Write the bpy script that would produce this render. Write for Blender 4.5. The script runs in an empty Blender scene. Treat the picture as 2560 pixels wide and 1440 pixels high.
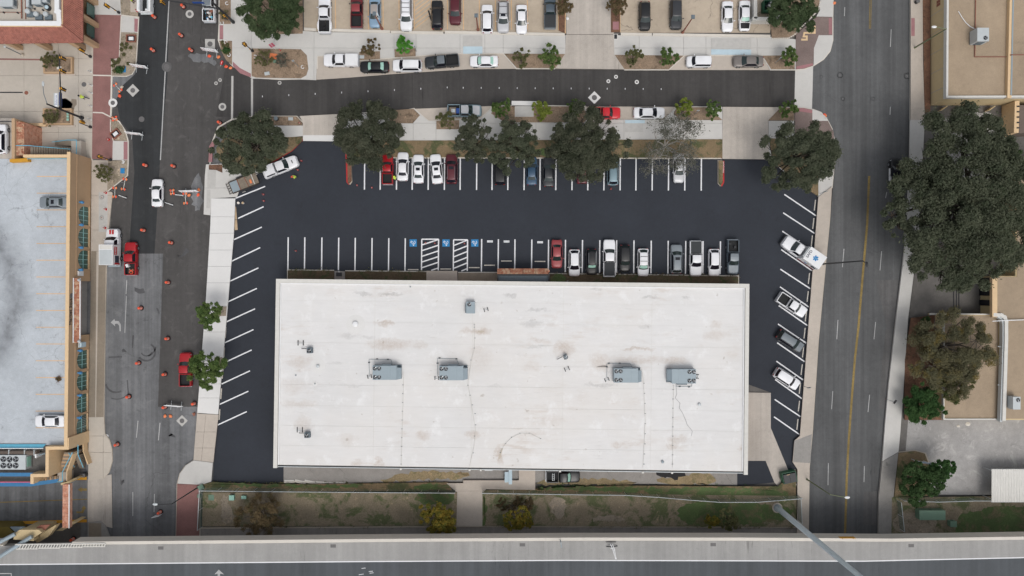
import bpy, bmesh, math, random
import numpy as np
from mathutils import Vector, Matrix
R = math.radians
scene = bpy.context.scene
COL = scene.collection
H, S = 113.8, 15.0                      # flying height in metres, photo pixels per metre on the ground

# ------------------------------------------------------------------ camera, sky, sun, exposure
cd = bpy.data.cameras.new('camera'); cam = bpy.data.objects.new('camera', cd); COL.objects.link(cam)
cam.location = (0, 0, H); cam.rotation_euler = (0, 0, 0)
cd.sensor_width = 36; cd.angle = 2*math.atan(1280/S/H); cd.clip_start = 1; cd.clip_end = 6000
scene.camera = cam
world = bpy.data.worlds.new('World'); scene.world = world; world.use_nodes = True
nt = world.node_tree; nt.nodes.clear()
sky = nt.nodes.new('ShaderNodeTexSky'); sky.sky_type = 'NISHITA'; sky.sun_disc = False
sky.sun_elevation = R(62); sky.sun_rotation = R(160); sky.dust_density = 4.0; sky.air_density = 1.0; sky.ozone_density = 1.0
hsv = nt.nodes.new('ShaderNodeHueSaturation'); hsv.inputs['Saturation'].default_value = 0.25   # a cloud deck: nearly colourless light
bg = nt.nodes.new('ShaderNodeBackground'); bg.inputs['Strength'].default_value = 0.15
wo = nt.nodes.new('ShaderNodeOutputWorld')
nt.links.new(sky.outputs[0], hsv.inputs['Color']); nt.links.new(hsv.outputs[0], bg.inputs[0]); nt.links.new(bg.outputs[0], wo.inputs[0])
sd = bpy.data.lights.new('sun', 'SUN'); sun = bpy.data.objects.new('sun', sd); COL.objects.link(sun)
sd.energy = 0.8; sd.angle = R(25); sd.color = (1.0, 0.95, 0.88)
sun.rotation_euler = (R(28), 0, R(20)); sun.location = (0, 0, 150)
vs = scene.view_settings; vs.view_transform = 'Standard'; vs.look = 'None'; vs.gamma = 1; vs.use_curve_mapping = False
vs.exposure = 0.03

# ------------------------------------------------------------------ helpers
def W(px, py, z=0.0):
    k = (H - z)/H
    return Vector(((px - 1280)/S*k, (720 - py)/S*k, z))
def lin(r, g, b, f=0.88):
    q = lambda c: ((c/255 + .055)/1.055)**2.4 if c > 10 else c/255/12.92
    return (q(r)*f, q(g)*f, q(b)*f, 1)

class MB:
    """collects shapes, then becomes ONE mesh object"""
    def __init__(s): s.v = []; s.f = []; s.m = []; s.cm = 0
    def add(s, vs, fs):
        b = len(s.v); s.v += [tuple(p) for p in vs]
        for f in fs: s.f.append(tuple(b+i for i in f)); s.m.append(s.cm)
        return s
    def box(s, x0, y0, z0, x1, y1, z1):
        return s.add([(x0,y0,z0),(x1,y0,z0),(x1,y1,z0),(x0,y1,z0),(x0,y0,z1),(x1,y0,z1),(x1,y1,z1),(x0,y1,z1)],
                     [(3,2,1,0),(4,5,6,7),(0,1,5,4),(1,2,6,5),(2,3,7,6),(3,0,4,7)])
    def cbox(s, cx, cy, z0, lx, ly, lz, rot=0.0):
        c, n = math.cos(rot), math.sin(rot); vs = []
        for z in (z0, z0+lz):
            for a, b in ((-1,-1),(1,-1),(1,1),(-1,1)):
                x, y = a*lx/2, b*ly/2; vs.append((cx+x*c-y*n, cy+x*n+y*c, z))
        return s.add(vs, [(3,2,1,0),(4,5,6,7),(0,1,5,4),(1,2,6,5),(2,3,7,6),(3,0,4,7)])
    def prism(s, pts, z0, z1):
        n = len(pts)
        a = sum(pts[i][0]*pts[(i+1)%n][1]-pts[(i+1)%n][0]*pts[i][1] for i in range(n))
        if a < 0: pts = pts[::-1]
        vs = [(p[0], p[1], z0) for p in pts]+[(p[0], p[1], z1) for p in pts]
        return s.add(vs, [tuple(range(n-1,-1,-1)), tuple(range(n, 2*n))]+[(i,(i+1)%n,n+(i+1)%n,n+i) for i in range(n)])
    def cyl(s, x, y, z0, z1, r, n=12, r2=None):
        r2 = r if r2 is None else r2; vs = []
        for z, q in ((z0,r),(z1,r2)):
            vs += [(x+q*math.cos(2*math.pi*i/n), y+q*math.sin(2*math.pi*i/n), z) for i in range(n)]
        return s.add(vs, [tuple(range(n-1,-1,-1)), tuple(range(n,2*n))]+[(i,(i+1)%n,n+(i+1)%n,n+i) for i in range(n)])
    def lathe(s, x, y, prof, n=14):
        b = []
        for r, z in prof: b += [(x+r*math.cos(2*math.pi*i/n), y+r*math.sin(2*math.pi*i/n), z) for i in range(n)]
        fs = [(j*n+i, j*n+(i+1)%n, (j+1)*n+(i+1)%n, (j+1)*n+i) for j in range(len(prof)-1) for i in range(n)]
        return s.add(b, fs+[tuple(range(n-1,-1,-1)), tuple((len(prof)-1)*n+i for i in range(n))])
    def tube(s, p, q, r, r2=None, n=6):
        p, q = Vector(p), Vector(q); d = q-p
        if d.length < 1e-5: return s
        d.normalize(); u = d.orthogonal().normalized(); w = d.cross(u); r2 = r if r2 is None else r2; vs = []
        for c, k in ((p,r),(q,r2)):
            vs += [c+(u*math.cos(2*math.pi*i/n)+w*math.sin(2*math.pi*i/n))*k for i in range(n)]
        return s.add(vs, [tuple(range(n-1,-1,-1)), tuple(range(n,2*n))]+[(i,(i+1)%n,n+(i+1)%n,n+i) for i in range(n)])
    def path(s, pts, r, n=6):
        for a, b in zip(pts, pts[1:]): s.tube(a, b, r, n=n)
        return s
    def grid(s, rows):
        n = len(rows[0]); vs = [p for r in rows for p in r]
        return s.add(vs, [(j*n+i, j*n+i+1, (j+1)*n+i+1, (j+1)*n+i) for j in range(len(rows)-1) for i in range(n-1)])
    def blob(s, c, r, n=10, m=6):
        c = Vector(c); rx, ry, rz = r if hasattr(r, '__len__') else (r, r, r)
        vs = [(c.x, c.y, c.z-rz)]
        for j in range(1, m):
            a = math.pi*j/m-math.pi/2
            vs += [(c.x+rx*math.cos(a)*math.cos(2*math.pi*i/n), c.y+ry*math.cos(a)*math.sin(2*math.pi*i/n), c.z+rz*math.sin(a)) for i in range(n)]
        vs.append((c.x, c.y, c.z+rz)); t = len(vs)-1
        fs = [(0, 1+(i+1)%n, 1+i) for i in range(n)]+[(t, t-n+i, t-n+(i+1)%n) for i in range(n)]
        fs += [(1+j*n+i, 1+j*n+(i+1)%n, 1+(j+1)*n+(i+1)%n, 1+(j+1)*n+i) for j in range(m-2) for i in range(n)]
        return s.add(vs, fs)
    def mesh(s, name, mats, smooth=None):
        me = bpy.data.meshes.new(name); me.from_pydata(s.v, [], s.f)
        for m in (mats if isinstance(mats, (list, tuple)) else [mats]): me.materials.append(m)
        if any(s.m): me.polygons.foreach_set('material_index', s.m)
        if smooth is not None:
            me.polygons.foreach_set('use_smooth', [True]*len(me.polygons)); me.set_sharp_from_angle(angle=R(smooth))
        me.update(); return me
    def build(s, name, mats, parent=None, smooth=None, world=False, kind=None):
        return link(name, s.mesh(name, mats, smooth), parent, world, kind)

def link(name, me, parent=None, world=False, kind=None):
    o = bpy.data.objects.new(name, me); COL.objects.link(o)
    if parent is not None:
        o.parent = parent
        if world: o.matrix_parent_inverse = parent.matrix_basis.inverted()
    if kind: o['kind'] = kind
    return o
def tag(o, label, cat, group=None):
    o['label'] = label; o['category'] = cat
    if group: o['group'] = group
    return o
def thing(name, label, cat, loc=(0,0,0), rot=0.0, group=None):
    o = bpy.data.objects.new(name, None); COL.objects.link(o); o.empty_display_size = .3
    o.location = loc; o.rotation_euler = (0, 0, rot)
    return tag(o, label, cat, group)
def copy_tree(o, parent=None, loc=None, rot=None, label=None):
    c = o.copy(); COL.objects.link(c)
    if parent is not None: c.parent = parent
    if loc is not None: c.location = loc
    if rot is not None: c.rotation_euler = (0, 0, rot)
    if label: c['label'] = label
    for ch in list(o.children): copy_tree(ch, c)
    return c
def text(name, body, size, loc, rot, m, parent=None, world=False, align='CENTER', ext=.004, bold=0.0):
    cu = bpy.data.curves.new(name, 'FONT'); cu.body = body; cu.size = size; cu.align_x = align; cu.align_y = 'CENTER'
    cu.extrude = ext; cu.offset = bold; cu.materials.append(m); cu.resolution_u = 2
    f = bpy.data.objects.new(name, cu); COL.objects.link(f); dg = bpy.context.evaluated_depsgraph_get()
    me = bpy.data.meshes.new_from_object(f.evaluated_get(dg)); bpy.data.objects.remove(f)
    o = bpy.data.objects.new(name, me); COL.objects.link(o); o.location = loc; o.rotation_euler = rot
    if parent is not None:
        o.parent = parent
        if world: o.matrix_parent_inverse = parent.matrix_basis.inverted()
    return o
ORD = ['first','second','third','fourth','fifth','sixth','seventh','eighth','ninth','tenth','eleventh','twelfth','thirteenth','fourteenth','fifteenth']

# ------------------------------------------------------------------ materials
class NB:
    def __init__(s, name):
        s.m = bpy.data.materials.new(name); s.m.use_nodes = True; s.t = s.m.node_tree; s.n = s.t.nodes
        s.b = s.n['Principled BSDF']; s.tc = s.n.new('ShaderNodeTexCoord').outputs['Object']
    def node(s, t, **kw):
        n = s.n.new('ShaderNode'+t)
        for k, v in kw.items():
            if isinstance(v, bpy.types.NodeSocket): s.t.links.new(v, n.inputs[k])
            elif k in n.inputs.keys(): n.inputs[k].default_value = v
            else: setattr(n, k, v)
        return n
    def vec(s, scale=(1,1,1), rot=0.0):
        n = s.n.new('ShaderNodeMapping'); s.t.links.new(s.tc, n.inputs[0]); n.inputs['Scale'].default_value = scale
        n.inputs['Rotation'].default_value = (0, 0, rot); return n.outputs[0]
    def noise(s, scale, detail=3, rough=.55, vec=None, dist=0.0):
        return s.node('TexNoise', Vector=vec if vec is not None else s.tc, Scale=scale, Detail=detail, Roughness=rough, Distortion=dist).outputs[0]
    def ramp(s, fac, lo, hi, a=0.0, b=1.0):
        return s.node('MapRange', **{'Value': fac, 'From Min': lo, 'From Max': hi, 'To Min': a, 'To Max': b}).outputs[0]
    def mul(s, col, fac):
        n = s.n.new('ShaderNodeMix'); n.data_type = 'RGBA'; n.blend_type = 'MULTIPLY'; n.inputs[0].default_value = 1
        s.put(n.inputs[6], col); s.put(n.inputs[7], fac); return n.outputs[2]
    def mix(s, fac, a, b):
        n = s.n.new('ShaderNodeMix'); n.data_type = 'RGBA'; s.put(n.inputs[0], fac); s.put(n.inputs[6], a); s.put(n.inputs[7], b); return n.outputs[2]
    def math(s, op, a, b=0.0):
        n = s.n.new('ShaderNodeMath'); n.operation = op; s.put(n.inputs[0], a); s.put(n.inputs[1], b); return n.outputs[0]
    def put(s, i, v):
        if isinstance(v, bpy.types.NodeSocket): s.t.links.new(v, i)
        else: i.default_value = v
    def done(s, col, rough=.85, bump=None, bs=.2, dist=.02, **kw):
        s.put(s.b.inputs['Base Color'], col); s.put(s.b.inputs['Roughness'], rough)
        if bump is not None:
            s.put(s.b.inputs['Normal'], s.node('Bump', Height=bump, Strength=bs, Distance=dist).outputs[0])
        for k, v in kw.items(): s.put(s.b.inputs[k.replace('_', ' ')], v)
        return s.m

def plain(name, c, rough=.6, var=.10, sc=2.0, metal=0.0, **kw):
    """a manufactured surface with slight wear"""
    n = NB(name); f = n.ramp(n.noise(sc, 4), .25, .75, 1-var, 1+var)
    return n.done(n.mul(c, f), rough, Metallic=metal, **kw)
def ground(name, c, var=.18, sc=.12, grain=.12, streak=0.0, srot=0.0, stain=0.0, stc=(.02,.02,.02,1), pale=0.0, pc=(.5,.48,.45,1), crack=0.0, rough=.92):
    """pavement: broad patches, fine grain, wheel-track streaks, stains, pale scuffs, cracks"""
    n = NB(name)
    f = n.ramp(n.noise(sc, 5, .6), .3, .7, 1-var, 1+var)
    g = n.noise(9, 2, .7); f = n.math('MULTIPLY', f, n.ramp(g, .25, .75, 1-grain, 1+grain))
    g2 = n.noise(1.3, 4, .65); f = n.math('MULTIPLY', f, n.ramp(g2, .3, .7, 1-var*.5, 1+var*.5))
    if streak:
        st = n.noise(1.0, 4, .6, n.vec((1.6, .03, 1), srot)); f = n.math('MULTIPLY', f, n.ramp(st, .3, .7, 1-streak, 1+streak))
        s2 = n.noise(1.0, 2, .5, n.vec((.42, .012, 1), srot), .15); f = n.math('MULTIPLY', f, n.ramp(s2, .34, .66, 1-streak*1.1, 1+streak*1.1))
        sk = n.math('MULTIPLY', n.ramp(n.noise(1.0, 3, .6, n.vec((2.6, .16, 1), srot+.12), 1.2), .63, .70), n.ramp(n.noise(.08, 3), .5, .6)); f = n.math('MULTIPLY', f, n.ramp(sk, 0, 1, 1, .62))
    col = n.mul(c, f)
    if stain:
        a = n.ramp(n.noise(.35, 5, .65, dist=.6), .56, .72); b = n.ramp(n.noise(2.1, 4, .7), .45, .7)
        col = n.mix(n.math('MULTIPLY', n.math('MULTIPLY', a, b), stain), col, stc)
    if pale:
        a = n.ramp(n.noise(.5, 6, .7, n.vec((1, 1, 1), 1.1), .8), .55, .75)
        col = n.mix(n.math('MULTIPLY', a, pale), col, pc)
    if crack:
        v = n.node('TexVoronoi', Vector=n.node('VectorMath', operation='ADD').outputs[0], Scale=.16, feature='DISTANCE_TO_EDGE')
        va = v.inputs['Vector'].links[0].from_node; n.put(va.inputs[0], n.tc)
        nc = n.node('TexNoise', Vector=n.tc, Scale=.9, Detail=4).outputs[1]; n.put(va.inputs[1], nc)
        k = n.ramp(v.outputs[0], .002, .006, 1, 0)
        k = n.math('MULTIPLY', k, n.ramp(n.noise(.09, 2), .5, .56)); col = n.mix(n.math('MULTIPLY', k, crack), col, (.03,.03,.03,1))
    return n.done(col, rough, bump=g, bs=.25, dist=.01)
def deckmat():
    """sealed parking deck with a curved band of tyre dirt where cars turn"""
    m = ground('sealed_deck', lin(184,190,196), var=.12, sc=.09, stain=.9, stc=(.10,.10,.11,1), pale=.3, pc=(.66,.68,.7,1), crack=.3)
    t = m.node_tree; b = t.nodes['Principled BSDF']; src = b.inputs['Base Color'].links[0].from_socket
    n = NB.__new__(NB); n.m, n.t, n.n, n.b = m, t, t.nodes, b; n.tc = t.nodes.new('ShaderNodeTexCoord').outputs['Object']
    c = W(-200, 740, 4.3); geo = t.nodes.new('ShaderNodeNewGeometry').outputs['Position']
    d = n.node('VectorMath', operation='DISTANCE'); t.links.new(geo, d.inputs[0]); d.inputs[1].default_value = c
    r = n.math('ADD', d.outputs['Value'], n.ramp(n.noise(.25, 4), 0, 1, -1.6, 1.6))
    k = n.math('MULTIPLY', n.ramp(r, 12.0, 15.2), n.ramp(r, 15.2, 18.6, 1, 0)); k = n.math('MULTIPLY', k, n.ramp(n.noise(.6, 4), .3, .7, .5, 1))
    t.links.new(n.mix(n.math('MULTIPLY', k, .74), src, lin(92,94,98)), b.inputs['Base Color']); return m
def paint(name, c, flake=0.0, rough=.42):
    n = NB(name); f = n.ramp(n.noise(.8, 3), .3, .7, .95, 1.05)
    return n.done(n.mul(c, f), rough, Metallic=flake, Coat_Weight=.18, Coat_Roughness=.12)
def leafmat(name, c1, c2, c3=None, sc=.55, k=1.5):
    """leaves: diffuse with light passing through, softly varied from spray to spray"""
    n = NB(name); c1, c2 = [tuple(v*k for v in c[:3])+(1,) for c in (c1, c2)]
    a = n.ramp(n.noise(sc, 4, .65), .36, .64); col = n.mix(a, c1, c2)
    if c3: col = n.mix(n.ramp(n.noise(sc*1.9, 3, .6, n.vec((1,1,1), .7)), .54, .68), col, tuple(v*k for v in c3[:3])+(1,))
    col = n.mul(col, n.ramp(n.noise(3.2, 2), .3, .7, .85, 1.15))
    d = n.node('BsdfDiffuse', Color=col); t = n.node('BsdfTranslucent', Color=n.mul(col, (1.05,1.1,.85,1))); m = n.n.new('ShaderNodeMixShader'); m.inputs[0].default_value = .42
    n.t.links.new(d.outputs[0], m.inputs[1]); n.t.links.new(t.outputs[0], m.inputs[2]); n.t.links.new(m.outputs[0], n.n['Material Output'].inputs[0]); n.n.remove(n.b); return n.m
def soil(name, c, g=None, amt=.5, sc=.5, chips=.0):
    """earth with grass or mulch patches"""
    n = NB(name); f = n.math('MULTIPLY', n.ramp(n.noise(5, 4, .75), .25, .75, .62, 1.38), n.ramp(n.noise(.3, 4), .3, .7, .85, 1.15))
    col = c
    if g:
        a = n.ramp(n.noise(sc, 6, .72, dist=.5), .62-amt*.25, .72-amt*.25); col = n.mix(a, c, g)
        col = n.mix(n.ramp(n.noise(.9, 5, .7, n.vec((1,1,1), 2.1)), .60, .72), col, (c[0]*1.7, c[1]*1.6, c[2]*1.5, 1))
    return n.done(n.mul(col, f), .95, bump=n.noise(7, 4, .8), bs=.5, dist=.04)

MT = {}
MT['fresh'] = ground('fresh_asphalt', lin(48,52,60), var=.11, grain=.12, stain=.55, stc=(.012,.012,.013,1), pale=.03, pc=(.1,.1,.1,1))
MT['newroad'] = ground('dark_new_asphalt', lin(50,52,54), var=.14, streak=.15, pale=.12, pc=(.14,.14,.14,1))
MT['brownroad'] = ground('brown_grey_asphalt', lin(78,76,75), var=.16, streak=.08, pale=.26, pc=(.24,.23,.22,1), stain=.3)
MT['oldroad'] = ground('old_grey_asphalt', lin(112,113,115), var=.2, streak=.2, stain=.9, stc=(.04,.04,.042,1), pale=.3, pc=(.30,.30,.30,1), crack=.5)
MT['westroad'] = ground('worn_asphalt', lin(98,97,97), var=.16, streak=.15, stain=.4, stc=(.05,.05,.05,1), pale=.10, pc=(.25,.25,.25,1))
MT['cross'] = ground('side_street_asphalt', lin(68,66,65), var=.12, streak=.12, srot=R(90), pale=.08, pc=(.18,.17,.17,1), stain=.3)
MT['eastroad'] = ground('east_street_asphalt', lin(93,94,95), var=.14, streak=.16, srot=R(-3), pale=.08, pc=(.2,.2,.2,1), stain=.45, stc=(.045,.045,.05,1), crack=.25)
MT['conc'] = ground('pale_concrete', lin(202,200,196), var=.05, grain=.05, stain=.22, stc=(.3,.28,.26,1))
MT['white_conc'] = ground('new_white_concrete', lin(222,221,219), var=.035, grain=.04, stain=.1, stc=(.5,.48,.46,1))
MT['old_conc'] = ground('weathered_concrete', lin(190,180,169), var=.09, grain=.08, stain=.4, stc=(.22,.18,.15,1))
MT['plaza'] = ground('plaza_concrete', lin(190,182,171), var=.08, grain=.06, stain=.3, stc=(.28,.23,.19,1))
MT['tanlot'] = ground('tan_parking_concrete', lin(184,170,152), var=.12, grain=.07, stain=.65, stc=(.14,.12,.10,1), crack=.5)
MT['drive'] = ground('driveway_concrete', lin(186,178,169), var=.10, stain=.5, stc=(.19,.18,.17,1), streak=.07)
MT['grey_conc'] = ground('grey_concrete', lin(150,147,143), var=.14, stain=.6, stc=(.11,.10,.09,1), pale=.15, pc=(.42,.38,.33,1), crack=.4)
MT['brownwalk'] = ground('brown_aggregate', lin(142,131,117), var=.12, stain=.4, stc=(.12,.10,.08,1))
MT['rough_lot'] = ground('rough_pale_lot', lin(160,158,156), var=.16, stain=.8, stc=(.12,.11,.11,1), pale=.85, pc=(.55,.53,.51,1), crack=.2)
MT['dark_lot'] = ground('dark_stained_lot', lin(104,101,98), var=.18, stain=.5, pale=.3, pc=(.3,.28,.26,1))
MT['deck'] = deckmat()
MT['shoulder'] = ground('highway_concrete', lin(156,155,153), var=.08, streak=.06, srot=R(90), stain=.5, stc=(.2,.2,.2,1))
MT['hiway'] = ground('highway_asphalt', lin(81,85,89), var=.08, streak=.09, srot=R(90))
MT['service'] = ground('service_asphalt', lin(142,137,132), var=.1, streak=.08, srot=R(90), stain=.3)
def bricks(name, c1, c2, cm, sc=4.0):
    n = NB(name); b = n.node('TexBrick', Vector=n.tc, Scale=sc, Color1=c1, Color2=c2, Mortar=cm); b.inputs['Mortar Size'].default_value = .02
    f = n.ramp(n.noise(.5, 4), .3, .7, .88, 1.12); return n.done(n.mul(b.outputs[0], f), .9, bump=b.outputs[1], bs=.2, dist=.01)
MT['redbrick'] = bricks('red_brick_paving', lin(152,108,103), lin(140,98,94), lin(128,104,100))
MT['paver'] = bricks('grey_brown_paving', lin(140,124,118), lin(124,106,102), lin(110,100,96), 5)
MT['pinkstrip'] = bricks('pink_tactile_paving', lin(172,124,126), lin(160,112,116), lin(140,110,112), 5)
MT['soil'] = soil('mulched_soil', lin(146,126,106), lin(112,96,80), .4, .8)
MT['greysoil'] = soil('dry_grey_soil', lin(156,144,128), lin(128,118,100), .4, .9)
MT['verge'] = soil('dry_verge', lin(128,110,84), lin(82,86,56), .55, .35)
MT['bed'] = soil('mossy_bed', lin(92,80,62), lin(66,74,46), .45, .6)
MT['field'] = soil('patchy_field', lin(140,128,108), lin(92,98,66), .55, .3)
MT['grass'] = soil('green_grass', lin(86,104,62), lin(112,106,78), .45, .5)
MT['dryweed'] = soil('dry_weeds', lin(150,134,104), lin(122,116,84), .4, .6)
MT['litter'] = soil('leaf_litter', lin(120,88,70), lin(96,72,58), .5, .9)
MT['lineW'] = ground('white_line_paint', lin(232,233,236), var=.04, grain=.05, rough=.7)
MT['wornW'] = ground('worn_white_paint', lin(176,176,176), var=.2, grain=.2)
MT['wornY'] = ground('worn_yellow_paint', lin(138,118,70), var=.35, grain=.35, stain=.9, stc=(.09,.09,.09,1))
MT['tanline'] = ground('faded_orange_line', lin(214,178,138), var=.15, grain=.1)
MT['yellowP'] = ground('yellow_kerb_paint', lin(208,152,48), var=.12); MT['kioskY'] = ground('olive_yellow_roof', lin(118,102,44), var=.12)
MT['blueP'] = plain('blue_bay_paint', lin(34,128,186), .7, .06)
MT['ltblueP'] = plain('pale_blue_paint', lin(186,206,216), .8, .06)
MT['redK'] = plain('red_kerb_paint', lin(186,40,42), .7, .16)
MT['kerb'] = ground('kerb_concrete', lin(214,208,198), var=.06, grain=.06, stain=.15, stc=(.35,.3,.26,1))
MT['oldkerb'] = ground('old_kerb_concrete', lin(190,180,166), var=.1, stain=.3, stc=(.2,.18,.15,1))
MT['iron'] = plain('cast_iron', lin(104,102,102), .7, .15, 6)
MT['rust'] = plain('rusty_iron', lin(142,92,76), .85, .2, 6)
MT['ringC'] = plain('pale_ring_concrete', lin(188,186,182), .9, .08)
MT['steel'] = plain('grey_steel', lin(140,152,158), .5, .08, .5, .2)
MT['galv'] = plain('galvanised_steel', lin(192,198,200), .45, .06, 1, .1); MT['mastM'] = plain('pale_mast_steel', lin(206,218,224), .5, .05, .5, .0); MT['skid'] = ground('tyre_rubber_marks', lin(84,84,86), var=.3)
MT['black'] = plain('black_metal', lin(36,38,42), .5, .1)
MT['dark'] = plain('dark_rubber', lin(32,32,34), .8, .1)
MT['green'] = plain('olive_green_paint', lin(112,120,90), .6, .1)
MT['white'] = plain('white_enamel', lin(232,233,234), .5, .04)
MT['orange'] = plain('safety_orange', lin(236,92,58), .55, .08, 3)
MT['orange2'] = plain('faded_orange', lin(232,134,86), .7, .1, 3)
MT['reflW'] = plain('reflective_white', lin(236,226,216), .4, .05)
MT['hivis'] = plain('hi_vis_yellow', lin(206,232,84), .8, .08, 4)
MT['navy'] = plain('navy_cloth', lin(52,58,74), .9, .12, 4)
MT['skin'] = plain('skin', lin(170,120,94), .6, .05)
MT['yellow'] = plain('signal_yellow', lin(226,164,44), .5, .06)
MT['red'] = plain('red_plastic', lin(196,36,36), .4, .06)
MT['lampW'] = plain('clear_lamp', lin(226,230,232), .15, .02)
MT['tailR'] = plain('tail_lamp', lin(140,18,20), .2, .05)
MT['glass'] = plain('car_glass', lin(40,52,52), .06, .05, .7, Specular_IOR_Level=.6)
MT['tint'] = plain('tinted_glass', lin(22,24,34), .06, .05, .7, Specular_IOR_Level=.5)
MT['mint'] = plain('mint_sunshade', lin(164,206,192), .35, .08, 3)
MT['rim'] = plain('alloy', lin(170,174,178), .35, .05, 3, .6)
MT['blue'] = plain('street_sign_blue', lin(34,76,150), .5, .05)
MT['teal'] = plain('light_blue_rail_paint', lin(106,186,214), .5, .08)
MT['blueR'] = plain('blue_wall_paint', lin(76,140,190), .7, .1)
MT['pinkR'] = plain('pink_rail_paint', lin(206,96,122), .6, .1)
MT['stucco'] = ground('tan_stucco', lin(190,160,128), var=.06, grain=.06, stain=.2, stc=(.3,.22,.15,1))
MT['cream'] = ground('cream_stucco', lin(208,187,146), var=.05, grain=.05, stain=.2, stc=(.4,.33,.22,1))
MT['cap'] = plain('cream_coping', lin(222,192,152), .8, .06)
MT['capW'] = plain('white_coping', lin(214,212,206), .7, .06)
MT['tanroof'] = ground('tan_gravel_roof', lin(164,146,124), var=.13, grain=.16, stain=.7, stc=(.16,.13,.1,1))
MT['brownroof'] = ground('brown_roof', lin(110,98,90), var=.1)
MT['winG'] = plain('green_tinted_pane', lin(58,98,92), .12, .25, .6, Specular_IOR_Level=.7)
MT['mull'] = plain('teal_mullion', lin(150,200,200), .5, .05)
MT['hvac'] = plain('grey_sheet_metal', lin(148,162,170), .5, .05, .8, .1)
MT['hvac_dark'] = plain('dark_louvre_metal', lin(104,116,124), .6, .1, 3, .1)  # darker grey metal for louvres, small casings and fittings
MT['palegreen'] = plain('pale_green_cabinet', lin(150,196,180), .6, .08)
MT['cabgreen'] = plain('green_cabinet', lin(112,142,122), .6, .1)
MT['dump'] = plain('green_dumpster', lin(40,92,66), .55, .12)
MT['wood'] = plain('weathered_boards', lin(136,124,110), .85, .15, 2)
MT['ply'] = plain('plywood', lin(190,166,136), .85, .12, 2)
MT['bark'] = plain('grey_bark', lin(104,96,88), .95, .2, 2)
MT['palebark'] = plain('pale_grey_bark', lin(158,153,146), .95, .15, 2)
MT['darkbark'] = plain('dark_bark', lin(66,58,50), .95, .2, 2)
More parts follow.
